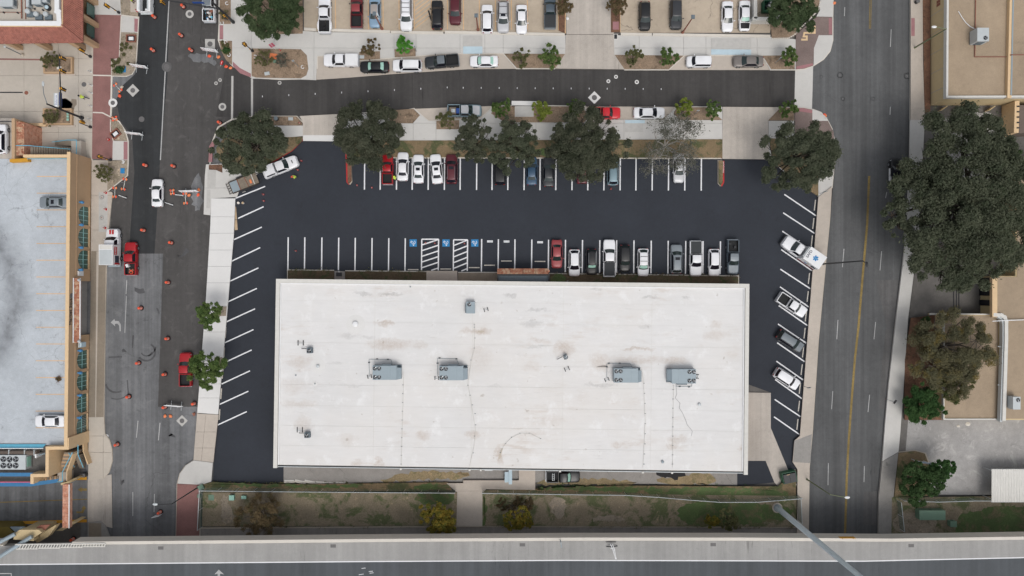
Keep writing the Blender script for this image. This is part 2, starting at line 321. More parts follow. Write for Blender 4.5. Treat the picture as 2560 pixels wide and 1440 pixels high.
def roofmat():
    n = NB('white_roof_membrane')
    f = n.ramp(n.noise(.10, 5, .6), .3, .7, .94, 1.02); f = n.math('MULTIPLY', f, n.ramp(n.noise(1.5, 4, .7, n.vec((.2, 1, 1))), .3, .75, .945, 1.02))
    col = n.mul(lin(227,226,225), f)
    col = n.mix(n.math('MULTIPLY', n.ramp(n.noise(.07, 4, .6, n.vec((1,1,1),.9)), .46, .66), .3), col, lin(224,217,209))
    a = n.math('MULTIPLY', n.ramp(n.noise(.13, 5, .6), .50, .68), n.ramp(n.noise(.8, 5, .72, n.vec((.3, 1.3, 1))), .50, .74))
    col = n.mix(n.math('MULTIPLY', a, .5), col, lin(184,162,142))
    b = n.math('MULTIPLY', n.ramp(n.noise(.22, 4, .6, n.vec((.5, 1, 1), .01)), .48, .64), n.ramp(n.noise(2.6, 4, .8, n.vec((.13, 1.7, 1))), .57, .76))
    col = n.mix(n.math('MULTIPLY', b, .5), col, lin(152,149,146))
    d = n.ramp(n.noise(.9, 3, .5, n.vec((1, 1, 1), .5)), .70, .76); col = n.mix(n.math('MULTIPLY', d, .45), col, lin(160,146,132))
    w = n.math('MULTIPLY', n.ramp(n.noise(.4, 4, .7, n.vec((1,1,1),1.7)), .56, .7), .6); col = n.mix(w, col, lin(238,238,238))
    # old water stains and rust, each where it lies on the roof
    wob = n.node('TexNoise', Vector=n.tc, Scale=.55, Detail=4, Roughness=.65).outputs[1]
    pos = n.node('VectorMath', operation='ADD'); n.put(pos.inputs[0], n.tc)
    sc = n.node('VectorMath', operation='MULTIPLY_ADD'); n.put(sc.inputs[0], wob); sc.inputs[1].default_value = (3.4, 2.0, 0); sc.inputs[2].default_value = (-1.7, -1.0, 0); n.put(pos.inputs[1], sc.outputs[0])
    sx = n.node('SeparateXYZ', Vector=pos.outputs[0]); tot = {}
    for px, py, rx, ry, k, kind in ((975,862,3.4,.9,.8,0),(965,808,1.5,.5,1,0),(1203,828,1.6,.5,1,0),(1170,828,1.1,.5,.6,0),(1050,862,1.2,.7,.5,0),(750,906,1.6,.9,.6,0),(735,965,2.2,1.2,.4,0),(745,1010,2.6,.7,.5,0),(760,1060,1.3,1.6,.5,0),(1200,900,1.6,2.2,.35,0),(1345,850,1.6,.5,.6,0),(1412,872,1.6,1.2,.8,0),(1330,916,1.3,.7,.4,0),(1500,905,1.5,1.4,.7,0),(1590,900,4.0,.6,.6,0),(1680,902,2.6,.6,.7,0),(1670,930,.6,1.8,.6,0),(1595,872,2.4,.25,.9,0),(1060,1088,1.4,.6,.7,0),(1183,1087,1.3,.7,.8,0),(1690,1100,1.5,.7,.7,0),(1680,1116,.9,.5,.9,0),(1545,1112,1.2,.4,.6,0),(895,1158,1.3,.5,.7,0),(948,1157,.5,.9,.8,0),(1250,1135,.5,1.5,.9,0),(1790,838,2.0,.8,.5,0),(1788,812,1.0,.6,.5,0),(1860,1120,.7,.5,.8,0),(870,1100,1.3,1.0,.35,0),(1380,1050,1.6,1.0,.3,0),
        (910,735,1.4,.25,.8,1),(980,736,1.8,.25,.8,1),(1275,738,1.0,.35,.8,1),(1345,775,1.8,.25,.7,1),(1330,808,1.6,.5,.7,1),(1340,868,1.6,.3,.6,1),(1625,744,1.5,.25,.7,1),(1490,722,.9,.3,.6,1),(1610,818,1.0,.25,.5,1),(920,845,1.4,.3,.5,1),(870,838,1.6,.4,.5,1),(1500,963,2.4,.3,.7,1),(1240,964,1.4,.3,.4,1),(880,965,1.8,.2,.4,1),(1715,744,.8,.3,.6,1),(840,905,1.2,.3,.4,1)):
        c = W(px, py, 4.6); dx = n.math('DIVIDE', n.math('SUBTRACT', sx.outputs[0], c.x), rx); dy = n.math('DIVIDE', n.math('SUBTRACT', sx.outputs[1], c.y), ry)
        d2 = n.math('ADD', n.math('MULTIPLY', dx, dx), n.math('MULTIPLY', dy, dy)); g = n.ramp(d2, .1, 1.6, k, 0)
        tot[kind] = g if kind not in tot else n.math('MAXIMUM', tot[kind], g)
    fr = n.ramp(n.noise(2.4, 4, .75), .3, .68, .25, 1)
    col = n.mix(n.math('MULTIPLY', n.math('MULTIPLY', tot[0], fr), .62), col, lin(172,146,122)); col = n.mix(n.math('MULTIPLY', n.math('MULTIPLY', tot[1], fr), .6), col, lin(140,138,136))
    return n.done(col, .8)
MT['roof'] = roofmat()
def tilemat(name, a, b, c):
    n = NB(name); v = n.node('TexVoronoi', Vector=n.vec((2.4, 2.4, 2.4)), Scale=1.0); r = n.node('SeparateColor', Color=v.outputs[1]).outputs[0]
    col = n.mix(n.ramp(r, .2, .5), a, b); col = n.mix(n.ramp(r, .72, .8), col, c); return n.done(n.mul(col, n.ramp(n.noise(3, 3), .3, .7, .85, 1.15)), .85)
MT['tile'] = tilemat('clay_tile', lin(168,110,86), lin(182,132,106), lin(196,164,136))
MT['tileR'] = tilemat('red_roof_tile', lin(152,98,86), lin(162,104,90), lin(146,92,80))
MT['tileP'] = tilemat('pink_coping_tile', lin(206,150,126), lin(214,164,140), lin(196,136,110))
def mesh_mat(name, c, dens=.55):
    n = NB(name); n.put(n.b.inputs['Base Color'], c); n.put(n.b.inputs['Roughness'], .8); n.b.inputs['Alpha'].default_value = dens; return n.m
MT['netting'] = mesh_mat('green_fence_mesh', lin(98,120,112), .55)
# ------------------------------------------------------------------ the ground and everything painted on it
def w2(pts, z=0.0): return [tuple(W(x, y, z)[:2]) for x, y in pts]
LV = {'road': 0.0, 'walk': .12}
def nz(lvl):
    LV[lvl] += .004; return LV[lvl]
def sheet(name, pts, m, lvl='road', parent=None, z=None, kind='structure', rnd=0):
    z = nz(lvl) if z is None else z
    q = w2(pts, z)
    if rnd: q = ragged(q, rnd, len(bpy.data.objects))
    return MB().prism(q, z-(.003 if lvl == 'road' else .16), z).build(name, MT[m], parent, kind=None if parent else kind)
def chaikin(q, n):
    for _ in range(n):
        r = []
        for i in range(len(q)):
            a, b = q[i], q[(i+1) % len(q)]
            r += [(a[0]*.75+b[0]*.25, a[1]*.75+b[1]*.25), (a[0]*.25+b[0]*.75, a[1]*.25+b[1]*.75)]
        q = r
    return q
def ragged(q, n, seed):
    """an irregular natural edge instead of a drawn one"""
    r = random.Random(seed); q = chaikin(q, 2 if n > 1 else 1); out = []
    for i, a in enumerate(q):
        b = q[(i+1) % len(q)]; l = math.hypot(b[0]-a[0], b[1]-a[1]); k = max(1, int(l/.45))
        for j in range(k):
            t = j/k; out.append((a[0]+(b[0]-a[0])*t+r.uniform(-.28,.28), a[1]+(b[1]-a[1])*t+r.uniform(-.28,.28)))
    return out
def clip(poly, p, d, g):
    """the part of poly at least g beyond the line through p with direction d, on its left"""
    n = (-d[1], d[0]); f = lambda a: (a[0]-p[0])*n[0]+(a[1]-p[1])*n[1]-g; out = []
    for i in range(len(poly)):
        a, b = poly[i], poly[(i+1) % len(poly)]; fa, fb = f(a), f(b)
        if fa >= 0: out.append(a)
        if fa*fb < 0:
            t = fa/(fa-fb); out.append((a[0]+(b[0]-a[0])*t, a[1]+(b[1]-a[1])*t))
    return out
def area(q): return abs(sum(q[i][0]*q[(i+1)%len(q)][1]-q[(i+1)%len(q)][0]*q[i][1] for i in range(len(q))))/2
def paved(name, pts, m, cuts, lvl='walk', gap=.035):
    """a pavement cast in panels: one child per panel, real joints between them"""
    z = nz(lvl); root = bpy.data.objects.new(name, None); COL.objects.link(root); root['kind'] = 'structure'
    pieces = [w2(pts, z)]
    for a, b in cuts:
        (ax, ay), (bx, by) = w2([a, b], z); l = math.hypot(bx-ax, by-ay); d = ((bx-ax)/l, (by-ay)/l); nxt = []
        for q in pieces:
            u, v = clip(q, (ax, ay), d, gap/2), clip(q, (ax, ay), (-d[0], -d[1]), gap/2)
            nxt += [k for k in (u, v) if len(k) > 2 and area(k) > .3]
        pieces = nxt
    for q in pieces: MB().prism(q, z-.16, z).build('panel', MT[m], root)
    return root
def vcuts(xs, y0=0, y1=1440): return [((x, y0), (x, y1)) for x in xs]
def hcuts(ys, x0=0, x1=2560): return [((x0, y), (x1, y)) for y in ys]
def ribbon(pts, w, z0, z1, mb=None, closed=False):
    """a strip of width w metres along a pixel polyline, mitred"""
    q = [Vector((*p, 0)) for p in w2(pts, z1)]; n = len(q); L, Rr = [], []
    for i in range(n):
        a = q[i-1] if i or closed else None; b = q[(i+1) % n] if i < n-1 or closed else None
        d1 = (q[i]-a).normalized() if a is not None else None; d2 = (b-q[i]).normalized() if b is not None else None
        d = (d1+d2).normalized() if d1 and d2 else (d1 or d2); nn = Vector((-d.y, d.x, 0))
        k = w/2/max(.5, nn.dot(Vector((-(d2 or d1).y, (d2 or d1).x, 0))))
        L.append(q[i]+nn*k); Rr.append(q[i]-nn*k)
    mb = mb or MB(); vs = []
    for l, r in zip(L, Rr): vs += [(l.x,l.y,z0), (l.x,l.y,z1), (r.x,r.y,z1), (r.x,r.y,z0)]
    m = n if closed else n-1; fs = []
    for i in range(m):
        a, b = i*4, ((i+1) % n)*4; fs += [(a, b, b+1, a+1), (a+1, b+1, b+2, a+2), (a+2, b+2, b+3, a+3)]
    if not closed: fs += [(0,1,2,3), (4*n-1, 4*n-2, 4*n-3, 4*n-4)]
    return mb.add(vs, fs)
def kerb(pts, m='kerb', w=.2, z1=.155, closed=False, name='kerb', parent=None):
    KZ[0] += .0006
    return ribbon(pts, w, -.02, z1+KZ[0], closed=closed).build(name, MT[m], parent, kind=None if parent else 'structure')
KZ = [0.0]
def stripe(name, a, b, w, m, parent, z):
    STZ[0] = (STZ[0]+.0003) % .004
    return ribbon([a, b], w, z-.002, z+.003+STZ[0]).build(name, MT[m], parent)
STZ = [0.0]

MB().box(-2500,-2500,-.3, 2500,2500,-.05).build('ground', MT['dark_lot'], kind='structure')

# west street, worked on: older base, fresh lanes, old lower part
west = sheet('west_street', [(215,-200),(640,-200),(640,600),(560,1500),(200,1500)], 'oldroad')
sheet('road_patch', [(330,-200),(560,-200),(585,110),(640,200),(640,292),(540,330),(520,420),(526,545),(516,740),(497,1017),(395,1017),(408,634),(350,634),(258,634),(262,480),(276,280),(340,190)], 'brownroad', parent=west)
sheet('road_patch', [(343,-200),(425,-200),(425,0),(418,200),(400,400),(391,560),(386,634),(322,634),(336,430),(330,340),(300,300),(290,250),(305,215),(338,185),(344,90)], 'newroad', parent=west)
z = nz('road')
stripe('seam', (426,-60), (401,400), .18, 'wornW', west, z-.002)
for a, b in (((317,700),(315,735)),((316,740),(312,832)),((345,1052),(341,1094)),((400,1057),(396,1101)),((332,1230),(332,1290)),((386,1235),(385,1280))):
    stripe('lane_line', a, b, .13, 'wornW', west, z)
stripe('lane_line', (264,1086), (270,1088), .13, 'lineW', west, z); stripe('lane_line', (270,1088), (270,1093), .13, 'lineW', west, z)
def arrow(parent, pts, m, z): MB().prism(w2(pts, z), z-.002, z+.004).build('turn_arrow', MT[m], parent)
arrow(west, [(277,806),(286,797),(287,802),(297,803),(302,811),(302,828),(299,828),(298,814),(293,809),(287,810),(288,816)], 'wornW', z)

def skid(cx, cy, r, a0, a1, w=.22):
    ribbon([(cx+r*math.cos(R(a)), cy+r*math.sin(R(a))) for a in range(a0, a1, 12)], w, z-.002, z+.002).build('skid_mark', MT['skid'], west)
for q in ((366,880,22,-60,150,.3),(366,876,14,20,160,.2),(290,955,26,60,170,.3),(292,962,36,40,120,.18),(360,862,30,10,80,.2)): skid(*q)
for q in ((((318,950),(322,998))),(((272,893),(305,892))),(((392,770),(398,784))),(((333,838),(331,870)))): stripe('skid_mark', q[0], q[1], .22, 'skid', west, z)
for q in ([(332,722),(352,720),(366,726),(360,736),(340,734)], [(300,874),(312,872),(318,880),(304,884)], [(420,1086),(436,1083),(440,1090),(426,1094)], [(304,1200),(312,1196),(312,1208),(306,1212)], [(440,640),(452,638),(470,620),(474,624),(455,644)]): sheet('oil_stain', q, 'skid', parent=west, rnd=1)
for q in ([(468,136),(512,132),(540,150),(536,165),(520,158),(480,152)], [(486,440),(505,430),(508,500),(500,532),(482,520),(478,480)], [(428,1050),(480,1030),(490,1080),(450,1092),(424,1074)]): sheet('dusty_patch', q, 'oldroad', parent=west, rnd=3)
# the one-block side street between the lots
cross = sheet('side_street', [(540,292),(575,110),(632,150),(632,197),(700,199),(770,200),(860,194),(1000,183),(1140,176),(1170,172),(1400,174),(1990,177),(1990,268),(1460,265),(1345,264),(1105,268),(1010,276),(858,285),(745,291),(632,291)], 'cross')
z = nz('road')
stripe('crosswalk_band', (581,190), (580,300), .35, 'ringC', cross, z); stripe('crosswalk_band', (630,196), (630,290), .35, 'ringC', cross, z)
for i in range(20): stripe('survey_tick', (656+66*i if i < 8 else 1113+45*(i-7), 243-i*3.2 if i < 8 else 217+(i-7)*.3), (656+66*i if i < 8 else 1113+45*(i-7), 239-i*3.2 if i < 8 else 221+(i-7)*.3), .10, 'lineW', cross, z)
sheet('crosswalk', [(1988,176),(2033,164),(2031,273),(1986,267)], 'conc')

# east street
east = sheet('east_street', [(2075,-200),(2285,-200),(2285,340),(2270,560),(2250,760),(2222,1000),(2205,1240),(2200,1500),(2010,1500),(2018,1200),(2032,980),(2055,740),(2080,500),(2090,385),(2030,273),(2033,164),(2078,120)], 'eastroad')
sheet('road_patch', [(2190,700),(2256,700),(2226,900),(2212,1022),(2198,1022),(2205,900),(2216,815)], 'westroad', parent=east)
sheet('road_patch', [(2160,1230),(2194,1228),(2192,1314),(2157,1312)], 'westroad', parent=east)
z = nz('road')
for dx in (-1.7, 1.7): stripe('centre_line', (2178+dx,-60), (2175+dx,72), .12, 'wornY', east, z)
yl = [(2173,440),(2168,560),(2156,700),(2146,820),(2137,900),(2130,990),(2122,1100),(2117,1190),(2112,1360)]
for a, b in zip(yl, yl[1:]): stripe('centre_line', a, b, .36, 'wornY', east, z)
for a, b in (((2228,73),(2226,117)),((2226,267),(2225,287)),((2217,480),(2214,495)),((2204,628),(2200,676)),((2095,800),(2092,848)),((2189,805),(2185,848)),((2082,978),(2079,1023)),((2174,987),(2170,1030)),((2071,1158),(2070,1213)),((2161,1165),(2160,1205)),((2110,622),(2106,668)),((2112,18),(2111,40))):
    stripe('lane_line', a, b, .12, 'wornW', east, z)

# the big lot, newly sealed and striped
lot = sheet('parking_lot', [(757,352),(863,353),(867,395),(1806,396),(1922,397),(2046,494),(1999,1090),(1985,1102),(1981,1154),(1993,1172),(1968,1177),(1926,1072),(1926,981),(1868,960),(1868,1152),(1914,1152),(1936,1206),(1843,1215),(1842,1160),(709,1160),(708,1211),(640,1209),(532,1204),(541,1060),(568,700),(590,478),(655,420),(728,378)], 'fresh')
z = LOTZ = nz('road')
def line(a, b): stripe('parking_line', a, b, .2, 'lineW', lot, z)
for x in (911.7,951,991.7,1031,1071,1111.5,1150.8,1192,1230.6,1270,1310.8,1350.5,1390,1430.5,1470,1510.4,1550.8,1590.3,1631,1671.7,1712.5,1753.6): line((x, 394), (x-.6, 474+(x-900)*.003))
for x in (720.5,762,804.7,846.8,888.2,930.2,972,1013.2,1204.2,1246,1287.5,1329.6,1371.4,1413.8,1456.3,1499.6,1541.7,1585,1628.2,1670.6,1714.5,1757.8,1801.2): line((x, 593+(x-720)*.0095), (x-.8, 674+(x-720)*.0105))
for x0, x1, y0 in ((1054.5,1096.5,598),(1134,1169,599.5)):
    for a, b in (((x0,y0),(x0-.8,y0+78)), ((x1,y0),(x1-.8,y0+78)), ((x0,y0),(x1,y0))): line(a, b)
    for k in range(6):
        ya = y0+14.5+k*14.2; yb = ya-13.5; xb = x1-1
        if ya > y0+78: t = (ya-(y0+78))/13.5; line((x0+(x1-x0)*t, y0+78), (xb, yb))
        else: line((x0, ya), (xb, yb))
wl = [((662.8,466),(588,496)),((659,516.7),(595,546)),((654.4,567.8),(580.6,600.8)),((650.5,619),(576,654.4)),((646,669.7),(572.8,704)),((642,721),(569,755)),((637.6,772),(565,805)),((633.5,824),(561.5,857)),((629,875),(558,908)),((625,927),(554,960)),((621,978),(549,1011)),((617,1029),(543,1063))]
for a, b in wl: line(a, b)
el = [((1961,486),(2041,540)),((1958,532),(2037.5,584)),((1956,578),(2034,630)),((1953,624),(2030.5,677)),((1951,673),(2026,722)),((1950,717),(2022,767.5)),((1947,764),(2019,814)),((1945,810),(2016,858)),((1943,857),(2012,904.5)),((1941,903),(2008,950)),((1938,949),(2005,996.7)),((1936.7,998.6),(2001.7,1042)),((1935,1042),(2000,1087))]
for a, b in el: line(a, b)
for x in (1033, 1115, 1187):        # wheelchair bays
    p = MB().prism(w2([(x-9,598.5),(x+9,598.5),(x+9,616.5),(x-9,616.5)], z), z-.002, z+.0045).build('accessible_bay_sign', MT['blueP'], lot)
    c = W(x+.6, 607, z); k = .026; m = MB(); zz = z+.006
    ring = [(c.x+.30*math.cos(a), c.y+.06-.30*math.sin(a)) for a in [R(d) for d in range(-60, 215, 25)]]
    for (ax, ay), (bx, by) in list(zip(ring, ring[1:]))+[((c.x-.36,c.y+.28),(c.x-.02,c.y+.12)),((c.x-.52,c.y+.02),(c.x-.30,c.y+.34)),((c.x+.02,c.y+.1),(c.x+.02,c.y-.16))]:
        m.tube((ax, ay, zz), (bx, by, zz), .055, n=4)
    m.cyl(c.x+.02, c.y-.42, zz-.002, zz+.004, .095); m.build('wheelchair_symbol', MT['lineW'], lot)
for x, y in ((1225,603.5),(1266.4,603.8),(1350.3,605.6)):
    p = MB().prism(w2([(x-7.2,y-2.5),(x+7.2,y-2.5),(x+7.2,y+2.5),(x-7.2,y+2.5)], z), z-.002, z+.0045).build('reserved_plate', MT['lineW'], lot)
    text('lettering', 'RESERVED', .2, W(x, y, z+.006), (0,0,math.pi), MT['steel'], lot)

# north-west: plaza, brick pavement, planted build-outs
paved('plaza', [(-60,108),(234,108),(232,400),(20,400),(20,300),(-60,300)], 'plaza', hcuts((147,189,279,331))+vcuts((60,146,196)))
sheet('water_stain', [(150,246),(162,242),(170,250),(186,248),(190,262),(186,276),(174,283),(140,284),(170,278),(180,264),(176,255)], 'brownwalk', 'walk', rnd=1)
sheet('brick_band', [(-60,145),(105,147),(105,151),(-60,149)], 'redbrick', 'walk')
sheet('brick_pavement', [(234,36),(303,38),(298,148),(279,150),(279,188),(277,298),(283,350),(281,400),(230,397)], 'redbrick', 'walk')
sheet('pavement', [(234,-60),(298,-60),(303,38),(234,36)], 'conc', 'walk')
sheet('planting_bed', [(297,-60),(346,-60),(345,43),(303,38)], 'greysoil', 'walk')
sheet('pavement_patch', [(326,-20),(346,-20),(346,30),(326,30)], 'old_conc', 'walk')
paved('pavement', [(303,40),(346,44),(344,82),(303,80)], 'conc', vcuts((335,)))
sheet('tactile_strip', [(336,46),(345,47),(344,80),(336,79)], 'pinkstrip', 'walk')
sheet('planting_bed', [(303,80),(344,82),(340,150),(336,176),(328,186),(314,190),(279,189),(279,150),(298,148)], 'greysoil', 'walk')
sheet('planting_bed', [(276,298),(290,300),(305,314),(314,334),(319,353),(283,351)], 'greysoil', 'walk')
sheet('pavement', [(282,352),(320,353),(320,400),(281,400)], 'conc', 'walk'); sheet('tactile_strip', [(309,354),(319,354),(319,399),(309,399)], 'pinkstrip', 'walk')
sheet('planting_bed', [(270,402),(319,400),(318,438),(268,477)], 'greysoil', 'walk')
kerb([(303,38),(346,43),(344,84),(340,150),(337,172),(330,184),(314,190),(232,188)]); kerb([(303,40),(298,147),(279,149),(279,188)], w=.16); kerb([(279,188),(277,290)], w=.25)
kerb([(232,281),(256,282),(278,293),(298,304),(312,326),(320,352),(320,402),(318,438),(268,478)]); kerb([(276,298),(276,325),(283,352)], w=.14)
paved('west_pavement', [(229,400),(270,401),(268,478),(280,480),(266,640),(262,760),(259,1085),(222,1085),(227,700)], 'old_conc', hcuts((488,575,628)))
sheet('utility_slab', [(247,480),(269,480),(269,580),(247,580)], 'ringC', 'walk')
sheet('aggregate_strip', [(228,628),(241,628),(238,1043),(222,1043)], 'brownwalk', 'walk'); sheet('aggregate_strip', [(247,630),(265,632),(259,1043),(240,1043)], 'brownwalk', 'walk')
paved('corner_pavement', [(222,1043),(259,1043),(262,1086),(273,1100),(279,1122),(280,1152),(272,1180),(258,1196),(220,1202)], 'plaza', hcuts((1090,1131))+vcuts((258,)))
kerb([(280,482),(272,560),(266,640),(262,800),(259,1040),(261,1084),(273,1100),(279,1122),(280,1152),(272,1180),(257,1197)], 'oldkerb', w=.18)
sheet('service_gutter', [(270,480),(281,480),(277,570),(271,620)], 'dark_lot')
sheet('garage_driveway', [(-60,1203),(218,1200),(218,1306),(-60,1316)], 'oldroad'); 
sheet('driveway_apron', [(219,1198),(279,1186),(281,1320),(219,1306)], 'drive')
sheet('corner_pavement', [(219,1306),(250,1302),(264,1315),(274,1340),(276,1500),(219,1500)], 'grey_conc', 'walk')
sheet('aggregate_strip', [(222,1308),(253,1308),(253,1500),(222,1500)], 'brownwalk', 'walk')
gd = bpy.data.objects['garage_driveway']; z = nz('road')
stripe('centre_line', (-60,1258), (218,1248), .14, 'wornY', gd, z); stripe('yellow_kerb_line', (-60,1310), (217,1302), .5, 'yellowP', gd, z); stripe('yellow_kerb_line', (193,1196), (217,1196), .5, 'yellowP', gd, z)
arrow(gd, [(194,1224),(205,1217),(204,1221),(217,1221),(217,1227),(204,1227),(205,1231)], 'wornY', z); arrow(gd, [(191,1278),(203,1279),(207,1272),(203,1272),(210,1264),(216,1273),(212,1273),(208,1283),(191,1283)], 'wornY', z)

# north side of the side street
paved('north_pavement', [(548,-60),(600,-60),(640,60),(740,76),(800,80),(1415,88),(1535,88),(1925,92),(1990,98),(1990,174),(1926,175),(1905,138),(1711,138),(1672,174),(1560,174),(1535,136),(1414,134),(1390,171),(1291,171),(1258,133),(1110,134),(897,150),(895,136),(793,140),(790,200),(745,198),(630,196),(581,166),(548,104)], 'conc',
      vcuts((628,785,985,1040,1150,1212,1258,1414,1533,1598,1709,1765,1893))+hcuts((120,), 540, 900))
sheet('planting_bed', [(549,-60),(577,-60),(577,60),(549,60)], 'soil', 'walk')
sheet('planting_bed', [(600,-60),(755,-60),(757,84),(690,86),(655,78),(630,55),(620,20)], 'soil', 'walk')
sheet('tactile_strip', [(549,63),(558,63),(558,98),(549,98)], 'pinkstrip', 'walk'); sheet('tactile_strip', [(582,154),(600,170),(627,184),(627,193),(600,183),(582,165)], 'pinkstrip', 'walk')
sheet('planting_bed', [(548,102),(580,102),(580,163),(565,150),(553,127)], 'soil', 'walk')
sheet('planting_bed', [(629,121),(752,123),(767,138),(771,172),(766,188),(752,196),(640,194),(629,190)], 'soil', 'walk')
sheet('tree_pit', [(898,130),(950,128),(950,147),(898,150)], 'soil', 'walk'); sheet('tree_pit', [(986,123),(1039,120),(1039,140),(987,143)], 'soil', 'walk')
sheet('planting_bed', [(1260,134),(1413,135),(1389,170),(1292,170)], 'soil', 'walk'); sheet('planting_bed', [(1537,137),(1709,139),(1672,173),(1561,173)], 'soil', 'walk')
sheet('planting_bed', [(1907,139),(1987,138),(1987,173),(1928,173)], 'soil', 'walk')
sheet('driveway', [(1415,87),(1534,87),(1536,136),(1560,173),(1388,171),(1413,134)], 'drive', 'walk')
sheet('parking_bay', [(793,141),(895,137),(897,152),(1110,135),(1258,134),(1290,172),(1170,173),(1000,184),(860,195),(780,200)], 'old_conc'); sheet('parking_bay', [(1711,139),(1905,139),(1926,175),(1673,175)], 'old_conc')
kerb([(548,-60),(548,60),(546,100),(556,130),(577,160),(605,180),(632,194),(700,198),(748,197),(764,190),(771,175),(768,138)]); kerb([(548,61),(577,61)], w=.14); kerb([(548,101),(580,102),(580,164)], w=.16); kerb([(629,121),(629,194)], w=.16); 
kerb([(793,172),(793,140),(895,136),(897,152),(1110,134),(1258,133),(1291,171),(1388,171)]); kerb([(1561,174),(1672,174),(1711,138),(1905,138),(1927,174),(1988,174),(1988,140)])
sheet('utility_slab', [(1157,89),(1206,89),(1206,116),(1157,116)], 'ringC', 'walk'); sheet('painted_ramp', [(1158,116),(1206,116),(1206,134),(1158,134)], 'ltblueP', 'walk')
sheet('utility_slab', [(1778,96),(1878,96),(1878,122),(1778,122)], 'ringC', 'walk'); sheet('painted_ramp', [(1778,123),(1878,124),(1878,137),(1778,136)], 'ltblueP', 'walk')
# tan lots along the top edge
top = sheet('top_parking_lot', [(757,-300),(1415,-300),(1415,82),(760,78)], 'tanlot'); tz = nz('road')
for x in (838,878,920,957,997,1035,1078,1118,1158,1198,1238,1278,1318,1360): stripe('parking_line', (x,-60), (x+1,74), .14, 'tanline', top, tz)
for k in range(7): stripe('hatch_line', (1038, 4+k*11), (1075, -24+k*11), .12, 'tanline', top, tz)
sheet('lot_entrance', [(1416,-300),(1535,-300),(1535,86),(1416,86)], 'drive')
top2 = sheet('top_parking_lot', [(1550,-300),(1990,-300),(1925,82),(1550,82)], 'tanlot')
for x in (1590,1629,1668,1707,1750,1790,1838,1882): stripe('parking_line', (x,-60), (x,80), .14, 'tanline', top2, tz)
sheet('planting_bed', [(1396,-100),(1414,-100),(1412,82),(1397,76)], 'litter', 'walk'); sheet('planting_bed', [(1528,-100),(1550,-100),(1550,80),(1528,80)], 'litter', 'walk')
sheet('pink_patch', [(1532,54),(1547,54),(1547,74),(1532,74)], 'pinkstrip', 'walk')
kerb([(1397,-100),(1396,74),(1408,80),(1413,82),(1414,-100)], 'tanline', w=.14); kerb([(1528,-100),(1529,80)], 'tanline', w=.14); kerb([(1550,-100),(1550,80)], 'tanline', w=.14)
for a, b in (((760,72),(790,74)),((797,74),(975,79)),((977,80),(1108,82)),((1112,80),(1412,86)),((1552,85),(1630,86)),((1632,86),(1926,90))): kerb([a, b], 'kerb', w=.45, z1=.3, name='kerb_wall')
sheet('planting_bed', [(1926,52),(1990,52),(2005,70),(1995,85),(1970,96),(1930,96)], 'soil', 'walk'); sheet('planting_bed', [(1960,-60),(2060,-60),(2050,10),(2030,40),(1990,56),(1960,52)], 'soil', 'walk')
# scalloped brick edging, laid brick by brick
edge = bpy.data.objects.new('scalloped_edging', None); COL.objects.link(edge); edge['kind'] = 'structure'
ep = w2([(1929,97),(1970,96),(1985,88),(2004,68),(2030,42),(2046,24),(2055,-20)], .2); acc = 0.0
bm0 = MB().box(-.13,-.1,0,.13,.1,.2).mesh('edging_brick', MT['kerb'])
for (ax, ay), (bx, by) in zip(ep, ep[1:]):
    l = math.hypot(bx-ax, by-ay); n = int(l/.32)
    for i in range(n):
        o = link('brick', bm0, edge); t = (i+.5)/n; o.location = (ax+(bx-ax)*t, ay+(by-ay)*t, .1+.03*(i % 2)); o.rotation_euler = (0, 0, math.atan2(by-ay, bx-ax))
# north-east and south-east corners
sheet('brick_pavement', [(1990,86),(2006,72),(2040,42),(2081,43),(2081,88),(2047,88),(2035,120),(2033,164),(2012,171),(1990,173)], 'paver', 'walk')
sheet('pavement', [(2047,-60),(2085,-60),(2082,42),(2041,41),(2050,25)], 'conc', 'walk'); sheet('corner_pavement', [(2047,88),(2082,88),(2081,108),(2074,128),(2058,148),(2034,163),(2035,120)], 'conc', 'walk')
sheet('tactile_strip', [(2072,45),(2080,45),(2080,86),(2072,86)], 'pinkstrip', 'walk'); sheet('tactile_strip', [(1991,166),(2032,158),(2033,163),(2012,170),(1991,173)], 'pinkstrip', 'walk')
kerb([(2084,-60),(2082,42),(2082,100),(2075,128),(2059,148),(2034,164),(2012,172),(1988,174)], w=.18)
def fret(pts): sheet_ = ribbon(w2px(pts), .3, .1, nz('walk')); sheet_.build('fret_inlay', MT['cap'], kind='structure')
def w2px(p): return p
fret([(2003,99),(2017,99),(2017,91),(2009,91),(2011,82),(2037,82),(2037,67),(2024,67),(2026,75)]); fret([(1998,315),(2003,315),(2003,305),(1992,304),(1992,319)])
sheet('brick_pavement', [(1987,270),(2010,270),(2031,274),(2031,302),(2070,302),(2084,330),(2088,385),(2085,430),(1990,420),(1987,340)], 'paver', 'walk')
sheet('corner_pavement', [(2031,273),(2048,278),(2062,290),(2070,302),(2031,302)], 'conc', 'walk'); sheet('tactile_strip', [(1995,270),(2010,270),(2031,276),(2031,283),(1995,278)], 'pinkstrip', 'walk')
sheet('pavement', [(2068,365),(2087,360),(2088,390),(2080,470),(2046,492),(2030,470)], 'conc', 'walk')
kerb([(1988,269),(2012,270),(2034,274),(2052,281),(2066,295),(2080,322),(2087,355),(2088,390),(2080,470)], w=.18)
